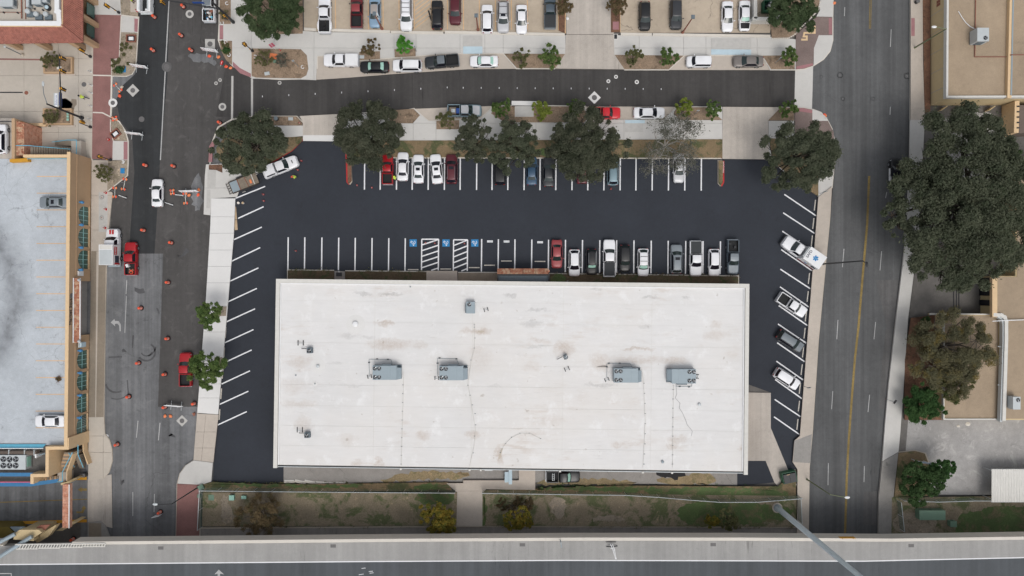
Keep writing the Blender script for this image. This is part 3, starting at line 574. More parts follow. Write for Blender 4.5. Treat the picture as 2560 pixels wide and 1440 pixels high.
# south side of the side street
paved('south_pavement', [(757,296),(865,286),(1012,277),(1036,273),(1072,303),(1120,301),(1204,295),(1234,266),(1460,266),(1476,299),(1660,299),(1692,267),(1806,267),(1806,348),(862,352),(757,352)], 'conc', vcuts((863,1033,1090,1203,1340,1480,1560,1655,1700))+hcuts((308,)))
sheet('driveway', [(749,290),(866,284),(862,353),(757,352),(757,306)], 'drive', 'walk'); sheet('driveway_lip', [(758,338),(844,338),(843,353),(758,352)], 'white_conc', 'walk')
sheet('planting_bed', [(629,291),(741,291),(756,307),(755,314),(629,312)], 'soil', 'walk'); sheet('pavement', [(600,314),(757,314),(757,340),(700,345),(600,345)], 'conc', 'walk')
sheet('verge', [(560,345),(756,342),(755,352),(728,377),(655,419),(590,425),(545,400),(540,370)], 'verge', 'walk')
sheet('planting_bed', [(960,277),(1034,272),(1050,288),(1032,308),(980,308)], 'soil', 'walk'); sheet('tree_pit', [(1091,302),(1148,300),(1148,323),(1091,323)], 'soil', 'walk')
sheet('parking_bay', [(1036,272),(1233,265),(1204,295),(1120,300),(1072,302)], 'old_conc', z=.128); sheet('parking_bay', [(1460,266),(1690,267),(1660,299),(1476,299)], 'old_conc', z=.128)
sheet('planting_bed', [(1234,266),(1287,266),(1287,292),(1334,292),(1334,266),(1458,266),(1470,295),(1460,306),(1262,306),(1228,284)], 'soil', 'walk')
sheet('utility_slab', [(1288,265),(1333,265),(1333,291),(1288,291)], 'ringC', 'walk'); sheet('storm_inlet', [(1279,252),(1346,253),(1346,264),(1279,263)], 'white_conc', 'walk')
sheet('utility_slab', [(1563,302),(1608,302),(1608,330),(1563,330)], 'ringC', 'walk'); sheet('painted_ramp', [(1563,300),(1612,300),(1612,308),(1563,308)], 'ltblueP', 'walk')
sheet('planting_bed', [(1692,268),(1770,268),(1806,300),(1700,300),(1684,284)], 'soil', 'walk')
sheet('driveway', [(1807,267),(1952,268),(1921,300),(1922,398),(1806,397)], 'drive', 'walk'); sheet('planting_bed', [(1952,268),(1985,270),(1985,301),(1921,301)], 'soil', 'walk')
sheet('pavement', [(1922,302),(1985,302),(1988,425),(1960,428),(1922,398)], 'conc', 'walk'); sheet('verge', [(1922,345),(1990,350),(2045,400),(2046,490),(2010,468),(1930,402)], 'verge', 'walk')
kerb([(525,410),(527,365),(545,318),(580,298),(632,290),(742,291),(757,307)]); kerb([(865,285),(1012,276),(1035,271),(1071,302),(1120,300),(1203,294),(1233,265),(1279,264)], w=.16); kerb([(1346,264),(1462,265),(1477,299)], w=.16)
kerb([(1660,299),(1692,267),(1770,267),(1806,300)], w=.16); kerb([(1921,300),(1952,268),(1988,269),(1985,302)], w=.16)
sheet('verge', [(867,352),(1806,348),(1806,394),(867,392)], 'verge', 'walk'); sheet('grass_patch', [(1330,372),(1400,372),(1400,390),(1330,390)], 'grass', 'walk', rnd=2)
kerb([(867,394),(1806,396)], w=.18)
# red kerbs of the lot entrances and its two islands
kerb([(757,347),(728,376),(655,419)], 'redK', w=.35); kerb([(1806,348),(1806,396)], 'redK', w=.35); kerb([(1921,350),(1924,372),(1936,398),(1960,420),(1985,440)], 'redK', w=.35)
sheet('island_bed', [(868,372),(874,372),(878,396),(879,452),(872,460),(869,456)], 'litter', 'walk'); kerb([(866,370),(868,420),(869,454),(874,460)], 'redK', w=.4); kerb([(874,461),(879,454),(877,400)], 'oldkerb', w=.2)
sheet('island_bed', [(1797,402),(1808,402),(1807,456),(1802,464),(1797,458)], 'verge', 'walk'); kerb([(1808,402),(1808,455),(1803,465)], 'redK', w=.35); kerb([(1806,402),(1796,402),(1796,458),(1802,465)], 'oldkerb', w=.2)
text('kerb_lettering', 'FIRE LANE', .42, W(1808.3, 418, .18), (0, 0, R(90)), MT['lineW'])['kind'] = 'structure'
# west pavement of the lot
paved('lot_pavement', [(528,496),(588,496),(584,590),(569,765),(545,1036),(493,1032),(504,890),(514,760),(526,560)], 'white_conc', hcuts((542,583,625,666,707,765,830,890,960,995), 480, 600))
sheet('tree_pit', [(545,766),(567,766),(565,790),(545,790)], 'greysoil', 'walk'); sheet('tree_pit', [(536,893),(556,893),(553,925),(533,925)], 'greysoil', 'walk')
paved('corner_pavement', [(515,411),(560,409),(600,430),(655,425),(600,470),(592,492),(528,496),(526,538),(509,536),(512,440)], 'conc', hcuts((470,)))
sheet('gravel_strip', [(522,412),(556,411),(556,432),(540,425),(522,424)], 'litter', 'walk'); sheet('utility_slab', [(519,424),(540,425),(538,472),(518,472)], 'ringC', 'walk'); sheet('utility_slab', [(517,474),(526,474),(525,520),(516,520)], 'ringC', 'walk')
sheet('tactile_strip', [(523,365),(533,350),(540,352),(531,372),(530,405),(521,405)], 'pinkstrip', 'walk')
paved('lower_pavement', [(493,1034),(546,1037),(533,1156),(484,1150)], 'old_conc', hcuts((1080,1120))+[((515,1034),(503,1155))])
sheet('corner_pavement', [(484,1151),(532,1157),(528,1204),(503,1212),(444,1209),(450,1184),(464,1164)], 'conc', 'walk', rnd=0)
sheet('brick_pavement', [(443,1210),(500,1212),(494,1500),(437,1500)], 'redbrick', 'walk'); kerb([(494,1032),(485,1150),(464,1164),(450,1184),(443,1210),(437,1500)], 'oldkerb', w=.18); kerb([(501,1213),(494,1500)], 'kerb', w=.25, z1=.3)
# between the lot and the building
sheet('flower_bed', [(719,676),(835,677),(835,702),(719,702)], 'bed', 'walk'); sheet('door_slab', [(836,677),(862,678),(862,703),(836,703)], 'grey_conc', 'walk'); sheet('flower_bed', [(863,678),(1066,680),(1066,705),(863,703)], 'bed', 'walk')
sheet('entrance_slab', [(1066,677),(1143,677),(1144,706),(1066,706)], 'old_conc', 'walk'); sheet('entrance_ramp', [(1145,682),(1243,682),(1243,707),(1145,707)], 'brownwalk', 'walk'); sheet('flower_bed', [(1373,685),(1846,691),(1846,713),(1373,710)], 'bed', 'walk')
sheet('grass_patch', [(1374,686),(1412,687),(1412,706),(1374,706)], 'grass', 'walk', rnd=1)
kerb([(719,700),(719,675),(835,676)], 'kerb', w=.18); kerb([(863,677),(1066,679)], 'kerb', w=.18); kerb([(1145,681),(1243,681)], 'kerb', w=.15); kerb([(1373,684),(1846,690),(1846,712)], 'kerb', w=.2)
# east side pads
sheet('concrete_pad', [(1860,981),(1927,982),(1927,1070),(1971,1176),(1946,1217),(1936,1206),(1914,1152),(1860,1152)], 'drive')
sheet('east_pavement', [(2046,493),(2080,466),(2075,540),(2062,680),(2046,850),(2031,1080),(2024,1165),(2020,1500),(1992,1500),(1994,1174),(1982,1155),(1986,1102),(2000,1090)], 'old_conc', 'walk')
sheet('driveway', [(1986,1102),(2030,1085),(2026,1158),(1983,1155)], 'grey_conc', 'walk')
kerb([(2078,480),(2075,540),(2062,680),(2046,850),(2031,1080),(2023,1170),(2019,1500)], 'oldkerb', w=.16)
# east kerb and its pavement
sheet('far_pavement', [(2277,-60),(2306,-60),(2308,160),(2312,300),(2277,300)], 'old_conc', 'walk'); sheet('tactile_strip', [(2278,45),(2287,45),(2287,90),(2278,90)], 'pinkstrip', 'walk')
sheet('verge', [(2306,-60),(2326,-60),(2326,280),(2312,282)], 'litter', 'walk')
sheet('planter_wall', [(2312,15),(2318,15),(2318,44),(2324,44),(2324,90),(2318,90),(2318,115),(2312,115)], 'capW', 'walk', z=.5)
sheet('far_pavement', [(2275,300),(2312,300),(2306,420),(2300,560),(2284,690),(2270,800),(2257,1000),(2251,1080),(2246,1130),(2206,1153),(2213,1060),(2222,960),(2245,760),(2262,620),(2274,430)], 'conc', 'walk')
sheet('far_pavement', [(2206,1154),(2246,1131),(2234,1240),(2226,1500),(2196,1500),(2197,1240)], 'grey_conc', 'walk')
kerb([(2276,-60),(2276,300),(2274,430),(2262,620),(2245,760),(2222,960),(2213,1060),(2205,1160),(2197,1240),(2196,1500)], 'kerb', w=.18)
sheet('side_yard', [(2312,300),(2700,262),(2700,700),(2286,690),(2300,560)], 'dark_lot'); sheet('side_yard', [(2285,690),(2500,690),(2500,786),(2272,795)], 'dark_lot')
sheet('pale_slab', [(2345,285),(2490,278),(2515,330),(2500,420),(2440,470),(2340,420)], 'rough_lot', rnd=3)
sheet('planting_bed', [(2278,795),(2360,785),(2362,1050),(2262,1050),(2262,900)], 'litter', 'walk')
sheet('back_lot', [(2254,1048),(2700,1048),(2700,1240),(2320,1236),(2318,1140),(2290,1128),(2246,1131)], 'rough_lot'); sheet('service_strip', [(2255,1030),(2272,1030),(2264,1130),(2247,1131)], 'dark_lot')
sheet('planting_bed', [(2247,1133),(2288,1128),(2312,1134),(2322,1160),(2330,1240),(2236,1242)], 'verge', 'walk'); kerb([(2246,1131),(2288,1127),(2314,1134),(2323,1160)], 'oldkerb', w=.25)
sheet('field', [(2230,1243),(2330,1243),(2700,1238),(2700,1500),(2226,1500)], 'field', 'walk'); sheet('grass_patch', [(2420,1275),(2560,1262),(2700,1264),(2700,1340),(2400,1345),(2380,1310)], 'grass', 'walk', rnd=2)
sheet('dirt_patch', [(2232,1280),(2340,1285),(2345,1335),(2232,1338)], 'greysoil', 'walk', rnd=2); sheet('gutter_strip', [(2226,1336),(2500,1345),(2500,1352),(2226,1350)], 'brownwalk', 'walk')
# behind the building
sheet('rear_lane', [(709,1150),(1843,1160),(1843,1213),(1640,1210),(1340,1206),(1160,1205),(900,1207),(709,1203)], 'grey_conc')
for q in ([(1020,1178),(1178,1180),(1176,1196),(1010,1202),(940,1206),(970,1198)], [(1440,1196),(1580,1200),(1600,1214),(1340,1214),(1350,1200)], [(1640,1196),(1780,1178),(1800,1210),(1640,1210)]): sheet('weed_patch', q, 'dryweed', rnd=3)
sheet('oil_stain', [(1638,1176),(1716,1177),(1712,1188),(1690,1198),(1660,1194),(1644,1186)], 'dark', rnd=2); sheet('oil_stain', [(1142,1180),(1175,1182),(1174,1189),(1150,1190)], 'verge', rnd=2)
sheet('verge', [(505,1212),(532,1205),(640,1211),(709,1211),(900,1209),(1120,1206),(1130,1226),(505,1230)], 'verge', 'walk'); sheet('verge', [(1190,1226),(1340,1222),(1560,1214),(1843,1216),(1945,1216),(1990,1176),(1990,1260),(1190,1240)], 'verge', 'walk')
sheet('grass_patch', [(1040,1212),(1115,1208),(1130,1226),(1035,1226)], 'grass', 'walk', rnd=1); sheet('grass_patch', [(1590,1222),(1840,1220),(1960,1224),(1985,1250),(1800,1252),(1640,1240)], 'grass', 'walk', rnd=2)
for q in ([(520,1206),(600,1208),(709,1213),(900,1211),(905,1217),(700,1219),(530,1214)], [(1345,1219),(1560,1217),(1640,1221),(1843,1221),(1940,1222),(1940,1230),(1640,1229),(1345,1226)]): sheet('grass_band', q, 'grass', 'walk', rnd=1)
sheet('loading_slab', [(1158,1201),(1297,1201),(1297,1168),(1338,1169),(1338,1225),(1215,1223),(1207,1232),(1144,1232),(1116,1208),(1158,1208)], 'old_conc', 'walk')
sheet('field', [(506,1231),(1142,1231),(1142,1314),(505,1316)], 'field', 'walk'); sheet('field', [(1206,1231),(1992,1240),(1990,1317),(1206,1314)], 'field', 'walk')
for q in ([(1040,1232),(1140,1232),(1140,1262),(1040,1260)], [(1207,1240),(1216,1240),(1216,1313),(1207,1313)], [(1690,1250),(1980,1262),(1985,1300),(1820,1316),(1700,1312)], [(1750,1250),(1800,1250),(1830,1290),(1750,1310)]): sheet('grass_patch', q, 'grass', 'walk', rnd=2)
for q in ([(548,1240),(570,1238),(575,1285),(600,1300),(560,1312),(550,1280)], [(1480,1290),(1560,1288),(1560,1304),(1480,1306)], [(1370,1246),(1420,1246),(1410,1300),(1380,1290)]): sheet('dirt_patch', q, 'greysoil', 'walk', rnd=2)
sheet('path', [(1143,1228),(1206,1228),(1206,1316),(1141,1316)], 'old_conc', 'walk'); kerb([(500,1320),(1140,1316),(1992,1318)], 'oldkerb', w=.25, z1=.2)
sheet('service_road', [(497,1322),(1140,1318),(1992,1320),(1992,1600),(490,1600)], 'service')

# manhole covers and valve rings set in the paving
mh = 0
def manhole(x, y, r, label, ring='ringC', shape='round', rr=2.0, cm='iron', zz=.05):
    p = W(x, y, zz); t = thing('manhole_cover', label, 'manhole', (p.x, p.y, zz), R(45) if shape == 'diamond' else 0, 'manhole covers'); a = r/S
    b = MB()
    if shape == 'round': b.cyl(0, 0, -.05, .006, a*rr, 28)
    else: b.box(-a*rr, -a*rr, -.05, a*rr, a*rr, .006)
    if ring: b.build('collar', MT[ring], t)
    c = MB().lathe(0, 0, [(a,-.01),(a,.014),(a*.82,.014),(a*.8,.01),(a*.3,.01),(a*.28,.015)], 24); c.build('lid', MT[cm], t)
for x, y, r, l, ring, sh, rr, cm, zz in (
    (474,35,5,'manhole with round pale collar beside the cluttered pickup near the top edge','ringC','round',2,'iron',.05), (525,110,6.5,'manhole in a rounded pale pad beside the red striped barricade','ringC','square',1.9,'iron',.05),
    (332,226,6,'manhole in a diamond concrete pad near the orange sandbags','ringC','diamond',1.9,'iron',.05), (282,257,5.5,'manhole with white collar in the red brick crossing','white_conc','round',2,'iron',.16),
    (417,167,7,'manhole in a rough round patch in the dark traffic lane','westroad','round',1.8,'iron',.05), (556,267,5,'manhole with pale collar just before the crosswalk bands','ringC','round',1.9,'iron',.05),
    (540,208,2.2,'small valve lid with white ring, lower of a pair before the crosswalk','ringC','round',2,'iron',.05), (550,200,2.2,'small valve lid with white ring, upper of a pair before the crosswalk','ringC','round',2,'iron',.05),
    (699,207,2.5,'small valve lid with white ring near the north kerb of the side street','ringC','round',1.9,'iron',.05), (354,298,7,'dark manhole in the street beside the curved planter',None,'round',2,'iron',.05),
    (1486,244,6.5,'manhole in a white diamond pad in the side street','white_conc','diamond',1.75,'iron',.05), (1540,192,2.4,'valve lid with white ring nearest the north kerb','white_conc','round',2,'iron',.05),
    (1521,203,2.4,'valve lid with white ring straight above the diamond manhole','white_conc','round',2,'iron',.05), (1592,205,2.6,'lone valve lid with white ring beside the dark street stains','white_conc','round',2,'iron',.05),
    (2183,247,4.6,'manhole with pale collar in the east street','ringC','round',2,'iron',.05), (2100,188,7,'old manhole in a pale scuffed patch of the east street','westroad','round',1.7,'iron',.05), (2053,192,4,'dark small lid beside the concrete crosswalk',None,'round',2,'iron',.05), (2107,247,5,'dark lid in the east street next to the collared manhole',None,'round',2,'iron',.05),
    (2268,190,8,'dark round lid against the east kerb',None,'round',2,'iron',.05), (210,211,6,'manhole in a diamond of plaza paving','plaza','diamond',2,'iron',.155), (66,232,5,'rusty manhole in the plaza at the end of the dark slot drain','plaza','round',1.9,'rust',.155),
    (1193,97,5.6,'rust brown lid in the utility slab above the white sedan',None,'round',2,'rust',.165), (1814,103,5.6,'rust brown lid, first of two in the double slab',None,'round',2,'rust',.17), (1865,103,5.4,'rust brown lid, second of two in the double slab',None,'round',2,'rust',.17),
    (2054,105,5.2,'rust brown lid in the cream street corner',None,'round',2,'rust',.17), (1300,283,5.4,'rust brown lid in the slab between two street trees',None,'round',2,'rust',.17), (1576,322,5.6,'rust brown lid beside the pale blue ramp',None,'round',2,'rust',.17),
    (1024,293,5.6,'orange brown lid in the bed beside the big oak',None,'round',2,'rust',.17), (1591,116,5,'rust brown lid behind a small street tree',None,'round',2,'rust',.17),
    (254.5,493,5,'rusty lid with dark ring in the grey slab, upper one','iron','round',1.3,'rust',.17), (254.5,544,5,'rusty lid with dark ring in the grey slab, lower one','iron','round',1.3,'rust',.17), (532,448,5,'rusty lid in the slab behind the trailer',None,'round',2,'rust',.17),
    (455,1052,6,'lid in a pale diamond patch at the lower work zone','ringC','diamond',1.7,'iron',.05), (2144,735,3.6,'faint lid in the east street below the centre line bend',None,'round',2,'westroad',.05)): manhole(x, y, r, l, ring, sh, rr, cm, zz)
# ------------------------------------------------------------------ buildings and large structures
def wp(pts, z): return [tuple(W(x, y, z)) for x, y in pts]
def prism_w(mb, pts, zref, z0, z1): return mb.prism([p[:2] for p in wp(pts, zref)], z0, z1)
def wpath(mb, pts, z, w, z0, z1):
    """wall of width w along pixel polyline seen at height z"""
    q = [W(x, y, z) for x, y in pts]
    for i, (a, b) in enumerate(zip(q, q[1:])):
        d = (b-a).normalized(); n = Vector((-d.y, d.x, 0))*w/2; e = d*w/2*.99
        mb.prism([tuple((a-n-e)[:2]), tuple((b-n+e)[:2]), tuple((b+n+e)[:2]), tuple((a+n-e)[:2])], z0, z1+i*.002)
    return mb

# ---- the long low building
HB = 4.6
bld = thing('office_building', 'long low building with a stained white flat roof in the middle of the lot', 'building', tuple(W(1280, 940, 0)))
RC = [(692,697),(1871,710),(1867,1179),(686,1162)]
b = MB(); prism_w(b, [(697,702),(1866,715),(1862,1172),(691,1156)], HB, 0, HB-.25); b.build('wall', MT['tile'], bld, world=True)
b = MB(); prism_w(b, RC, HB, HB-.3, HB-.02); b.build('roof_slab', MT['capW'], bld, world=True)
# membrane laid in sheets, each lapped on the next
def lerp2(a, b, t): return (a[0]+(b[0]-a[0])*t, a[1]+(b[1]-a[1])*t)
rows = [0, .10, .215, .33, .445, .56, .675, .785, .895, 1]; cols = [0, .205, .415, .61, .80, 1]
iN = [(700,705),(1863,718)]; iS = [(694,1161),(1859,1177)]
mi = 0
for r0, r1 in zip(rows, rows[1:]):
    for c0, c1 in zip(cols, cols[1:]):
        g = .00022
        q = [lerp2(lerp2(iN[0], iS[0], r), lerp2(iN[1], iS[1], r), c) for r, c in ((r0+g*1.6,c0+g),(r0+g*1.6,c1-g),(r1-g*1.6,c1-g),(r1-g*1.6,c0+g))]
        o = MB(); prism_w(o, q, HB, HB-.05, HB+.012+.012*(mi % 2)); o.build('membrane_sheet', MT['roof'], bld, world=True); mi += 1
b = MB(); prism_w(b, [(696,701),(1867,714),(1863,1178),(690,1162)], HB, HB-.02, HB-.01); b.build('roof_base', MT['capW'], bld, world=True)
for nm, pts, w, dz, m in (('parapet_coping', [(689.5,1164),(696.5,702),(1867,714.5),(1863,1181)], .62, .32, 'capW'), ('cant_strip', [(697,1160),(703,708.5),(1859.5,721),(1856,1175)], .16, .17, 'white')):
    q = [W(x, y, HB)[:2] for x, y in pts]
    for a_, b_ in zip(q, q[1:]):
        d = Vector((b_[0]-a_[0], b_[1]-a_[1])).normalized(); n = Vector((-d.y, d.x))*w/2; e = d*w*.49
        MB().prism([tuple(Vector(a_)-n-e), tuple(Vector(b_)-n+e), tuple(Vector(b_)+n+e), tuple(Vector(a_)+n-e)], HB-.4, HB+dz+(.004 if abs(d.x) > .5 else 0)).build(nm, MT[m], bld, world=True)
b = MB(); wpath(b, [(694,1163.5),(1860,1180)], HB, .22, HB-.3, HB-.06); b.build('gutter', MT['black'], bld, world=True)
b = MB(); wpath(b, [(694,1166.5),(1862,1183)], HB, .10, HB-.3, HB+.03); b.build('gutter_lip', MT['galv'], bld, world=True)
for x in (1002, 1174, 1202, 1400, 1607, 1680):     # downspout heads on the south edge
    p = W(x, 1166+(x-700)*.0143, HB); MB().cbox(p.x, p.y-.12, HB-.5, .3, .3, .62).build('scupper', MT['capW'], bld, world=True)
for i, x in enumerate((741,800,880,960,1020,1450,1560,1680,1790)):   # piers of the north wall, brick showing under the eave
    p = W(x, 700+(x-700)*.0116, 2); MB().cbox(p.x, p.y-.12, .1, 1.6, .5, 3.6).build('pier', MT['tileP'], bld, world=True)
# tiled entrance awning
aw = thing('entrance_awning', 'tiled entrance awning with grey flat top on the north side of the white roofed building', 'awning', tuple(W(1308, 690, 0)))
def tilefield(name, a, b, c, d, nu, nv, parent, mat='tile', lift=.05):
    """lapped tiles over the quad a-b-c-d (a,b upper edge; d,c eave), each tile a small arched piece"""
    m = MB(); a, b, c, d = map(Vector, (a, b, c, d)); rn = random.Random(nu*7+nv)
    for j in range(nv):
        for i in range(nu):
            P = lambda u, v: (a.lerp(b, u)).lerp(d.lerp(c, u), v)
            u0, u1, v0, v1 = i/nu, (i+.96)/nu, j/nv, (j+1.08)/nv; um = (u0+u1)/2; h = lift*(.7+.6*rn.random()); s = .03*j/nv
            m.add([P(u0,v0), P(um,v0)+Vector((0,0,h)), P(u1,v0), P(u0,v1)+Vector((0,0,.03)), P(um,v1)+Vector((0,0,h+.04)), P(u1,v1)+Vector((0,0,.03))], [(0,3,4,1),(1,4,5,2),(3,5,4)])
    return m.build(name, MT[mat], parent, world=True, kind='stuff')
for k in range(4):
    x0, x1 = 1243+k*32.25, 1243+(k+1)*32.25-.7
    A, B, Cc, D = W(x0,685,3.6), W(x1,685,3.6), W(x1,671.5,2.9), W(x0,671.5,2.9)
    MB().add([A,B,Cc,D,A-Vector((0,0,.15)),B-Vector((0,0,.15)),Cc-Vector((0,0,.15)),D-Vector((0,0,.15))], [(0,3,2,1),(4,5,6,7),(0,1,5,4),(1,2,6,5),(2,3,7,6),(3,0,4,7)]).build('awning_board', MT['tileP'], aw, world=True)
    tilefield('roof_tile', A, B, Cc, D, 10, 4, aw)
b = MB(); prism_w(b, [(1246,689),(1371,689.5),(1371,703),(1246,702)], 3.0, 2.7, 2.95); b.build('flat_top', MT['hvac_dark'], aw, world=True)
b = MB(); wpath(b, [(1244.5,702),(1244.5,687),(1372,687.5),(1372,703)], 3.0, .22, 2.7, 3.3); b.build('edge_beam', MT['black'], aw, world=True)
for x in (1248, 1369):
    p = W(x, 674, 0); MB().cbox(p.x, p.y-.3, 0, .35, .35, 2.8).build('post', MT['tileP'], aw, world=True)

# ---- rooftop plant
def fan(mb_parent, x, y, z, r, name='fan'):
    f = MB().lathe(x, y, [(r*1.05,z-.02),(r*1.05,z+.05),(r,z+.05),(r*.97,z-.0),(.001,z-.0)], 18).build(name, MT['black'], mb_parent)
    b = MB()
    for k in range(3):
        a = 2.09*k+.4+x; p = []
        for s, t in ((.16,-.30),(.9,-.12),(.9,.55),(.16,.35)): p.append((x+r*(s*math.cos(a+t)), y+r*(s*math.sin(a+t)), z+.02+.05*(t > 0)))
        b.add(p, [(0,1,2,3)])
    b.cyl(x, y, z+.01, z+.06, r*.2, 8); b.build('blade', MT['rim'], f)
    return f
def rooftop_unit(px, py, label, flip=False):
    p = W(px, py, HB+1); t = thing('air_conditioner', label, 'air conditioner', (p.x, p.y, HB+.01), math.pi if flip else 0, 'large packaged units on the white roof')
    MB().box(-2.2,-1.1,0,2.15,1.1,.25).build('base_rail', MT['hvac_dark'], t)
    MB().box(-2.2,-1.12,.25,.55,1.12,1.5).build('casing', MT['hvac'], t)
    MB().box(.56,-1.12,.25,1.58,1.12,1.5).build('side_casing', MT['hvac'], t)
    m = MB().add([(1.59,-1.1,.25),(2.2,-1.05,.25),(2.2,.72,.25),(1.59,.80,.25),(1.59,-1.1,1.5),(2.2,-1.0,1.02),(2.2,.72,1.02),(1.59,.80,1.5)], [(3,2,1,0),(4,5,6,7),(0,1,5,4),(1,2,6,5),(2,3,7,6),(3,0,4,7)]); m.build('hood', MT['hvac'], t)
    for i, x in enumerate((-1.6,-.9,-.2,.9)): MB().box(x-.3,1.125,.4,x+.3,1.16,1.35).build('louvre_panel', MT['hvac_dark'], t)
    MB().box(-.85,1.13,.6,.7,1.34,1.38).build('filter_box', MT['hvac_dark'], t)
    for x in (-1.86, -1.18):
        for y in (-.70, .68): fan(t, x, y, 1.51, .30)
    return t
rooftop_unit(968, 931, 'large grey rooftop unit, nearest of the four to the lower street side trees')
rooftop_unit(1134, 932, 'large grey rooftop unit with a conduit loop, near the bent gas line')
rooftop_unit(1569, 938, 'large grey rooftop unit beside the dark rusty stain')
rooftop_unit(1703, 940, 'large grey rooftop unit turned round, its four fans towards the east street', True)
p = W(1176.5, 769, HB+.7); t = thing('air_conditioner', 'mid sized grey unit with a single fan', 'air conditioner', (p.x, p.y, HB+.01))
MB().box(-.68,-.92,0,.68,.92,.95).build('casing', MT['hvac'], t); MB().box(-.86,-.85,.1,-.69,.5,.8).build('coil_panel', MT['hvac_dark'], t); fan(t, -.2, .5, .96, .3)
def condenser(px, py, label, z, rot=0, s=1.0, round_=False):
    p = W(px, py, z+.4); t = thing('condenser', label, 'condenser', (p.x, p.y, z+.01), rot, 'small condensers on the white roof' if z == HB else None); w = .42*s
    if round_: MB().cyl(0, 0, 0, .8, .36, 16).build('casing', MT['hvac_dark'], t)
    else: MB().box(-w,-w,0,w,w,.78).build('casing', MT['hvac_dark'], t)
    fan(t, -.03, -.03, .79, .33*s)
    for x, y in ((-w*.8,-w*.8),(w*.8,w*.8)): MB().cbox(x, y, -.01, .1, .1, .03).build('foot', MT['black'], t)
    MB().path([(-w,.28,.4),(-w-.9,.28,.4),(-w-.95,.28,.1)], .05).build('refrigerant_line', MT['black'], t)
    return t
condenser(775, 876, 'small square condenser near the rack of grey pipe stands, upper one', HB); condenser(769, 1087, 'small square condenser at the lower corner of the white roof', HB); condenser(1414, 892, 'small round condenser in a rusty smudge, alone in the roof middle', HB, .5, round_=True)
def rack(px, py, label, rot=0, s=1.0):
    p = W(px, py, HB); t = thing('pipe_stand', label, 'pipe stand', (p.x, p.y, HB+.01), rot, 'dark pipe stands on the white roof')
    for x in (-.42*s, .42*s):
        MB().box(x-.06,-.42*s,0,x+.06,.42*s,.1).build('foot', MT['black'], t); MB().box(x-.02,-.03,.1,x+.02,.03,.35).build('upright', MT['steel'], t)
    MB().box(-.42*s,-.03,.35,.42*s,.03,.4).build('crossbar', MT['steel'], t)
rack(752, 857, 'pale H shaped stand above the small square condenser'); rack(750, 1074, 'H shaped stand beside the lowest condenser'); rack(1417, 922, 'tilted H shaped stand below the round condenser', .4, .8)
for x, y, l, r in ((924,941,'dark pipe stand at the fans of the first large unit',.2),(1092,945,'dark twin pipe stand at the fans of the middle unit',0),(1517,949,'dark pipe stand just below the rusty stain',.4),(1742,941,'rusty pipe stand at the fans of the turned unit',1.5),(1215,774,'dark pipe stand east of the single fan unit',.3)): rack(x, y, l, r, .7)
def roofpipe(label, pts, sup, r=.035, m='capW', cat='conduit', nm='roof_conduit'):
    q = [W(x, y, HB) for x, y in pts]; t = thing(nm, label, cat, tuple(q[0][:2])+(HB+.01,))
    MB().path([(a.x, a.y, HB+(.09 if m == 'capW' else .16)) for a in q], r*(.8 if m == 'capW' else 1), 6).build('pipe', MT[m], t, world=True)
    for x, y in sup:
        a = W(x, y, HB); gl = m == 'capW'; MB().cbox(a.x, a.y, HB+.03, .22 if gl else .3, .09 if gl else .18, .05 if gl else .1).build('support_block', MT['hvac_dark' if gl else 'black'], t, world=True)
roofpipe('thin conduit loop over the first large rooftop unit', [(924,940),(923,898),(978,899),(981,910)], [(923,906),(943,897.5),(970,898.5)], .03, 'steel')
roofpipe('thin conduit loop over the middle rooftop unit', [(1094,940),(1094,896),(1141,897),(1147,910)], [(1094,908),(1099,895),(1141,897)], .03, 'steel')
roofpipe('thin conduit loop beside the rusty stain', [(1517,945),(1517,910),(1522,908),(1575,909),(1579,916)], [(1522,908.5),(1549,908),(1517,917)], .03, 'steel')
roofpipe('thin conduit under the turned rooftop unit', [(1690,958),(1690,966),(1728,966),(1730,958)], [(1699,966),(1722,967)], .03, 'steel')
yy = lambda a, b, n: [a+(b-a)*i/(n-1) for i in range(n)]
roofpipe('white gas line running from the first unit to the south gutter', [(1008,930),(1009,955),(1003,1166)], [(1008-5*(y-955)/210, y) for y in yy(962,1160,10)])
roofpipe('white bent gas line down the middle of the white roof', [(1186,808),(1186,872),(1178,902),(1170,960),(1189,1075),(1186,1110),(1174,1166)], [(1186,812),(1186,818),(1187,845),(1186,870),(1178,900),(1170,963),(1175,988),(1181,1012),(1188,1034),(1189,1062),(1187,1090),(1183,1132)])
roofpipe('white gas line below the rooftop unit with the stain', [(1604,920),(1608,950),(1613,1050),(1607,1168)], [(1609+4*math.sin((y-950)/70), y) for y in yy(958,1160,9)])
roofpipe('white gas line below the turned rooftop unit', [(1684,962),(1683,1000),(1681,1168)], [(1683-(y-970)*.01, y) for y in yy(974,1160,9)])
roofpipe('crooked white line curving up from the dark split in the roof', [(1250,1130),(1264,1108),(1280,1093),(1300,1083),(1324,1083),(1351,1096)], [(1251,1131),(1264,1109),(1279,1093),(1300,1083),(1323,1083),(1351,1096)], .03)
def vent(px, py, label, r, h, m='white', ring=0):
    p = W(px, py, HB); t = thing('roof_vent', label, 'vent', (p.x, p.y, HB+.02), 0, 'vents on the white roof')
    if ring: MB().cyl(0, 0, -.02, .014, ring, 24).build('patch', MT['white_conc'], t)
    MB().lathe(0, 0, [(r,0),(r,h*.6),(r*1.3,h*.6),(r*1.15,h*.85),(r*.3,h),(.01,h)], 14).build('cap', MT[m], t, smooth=40)
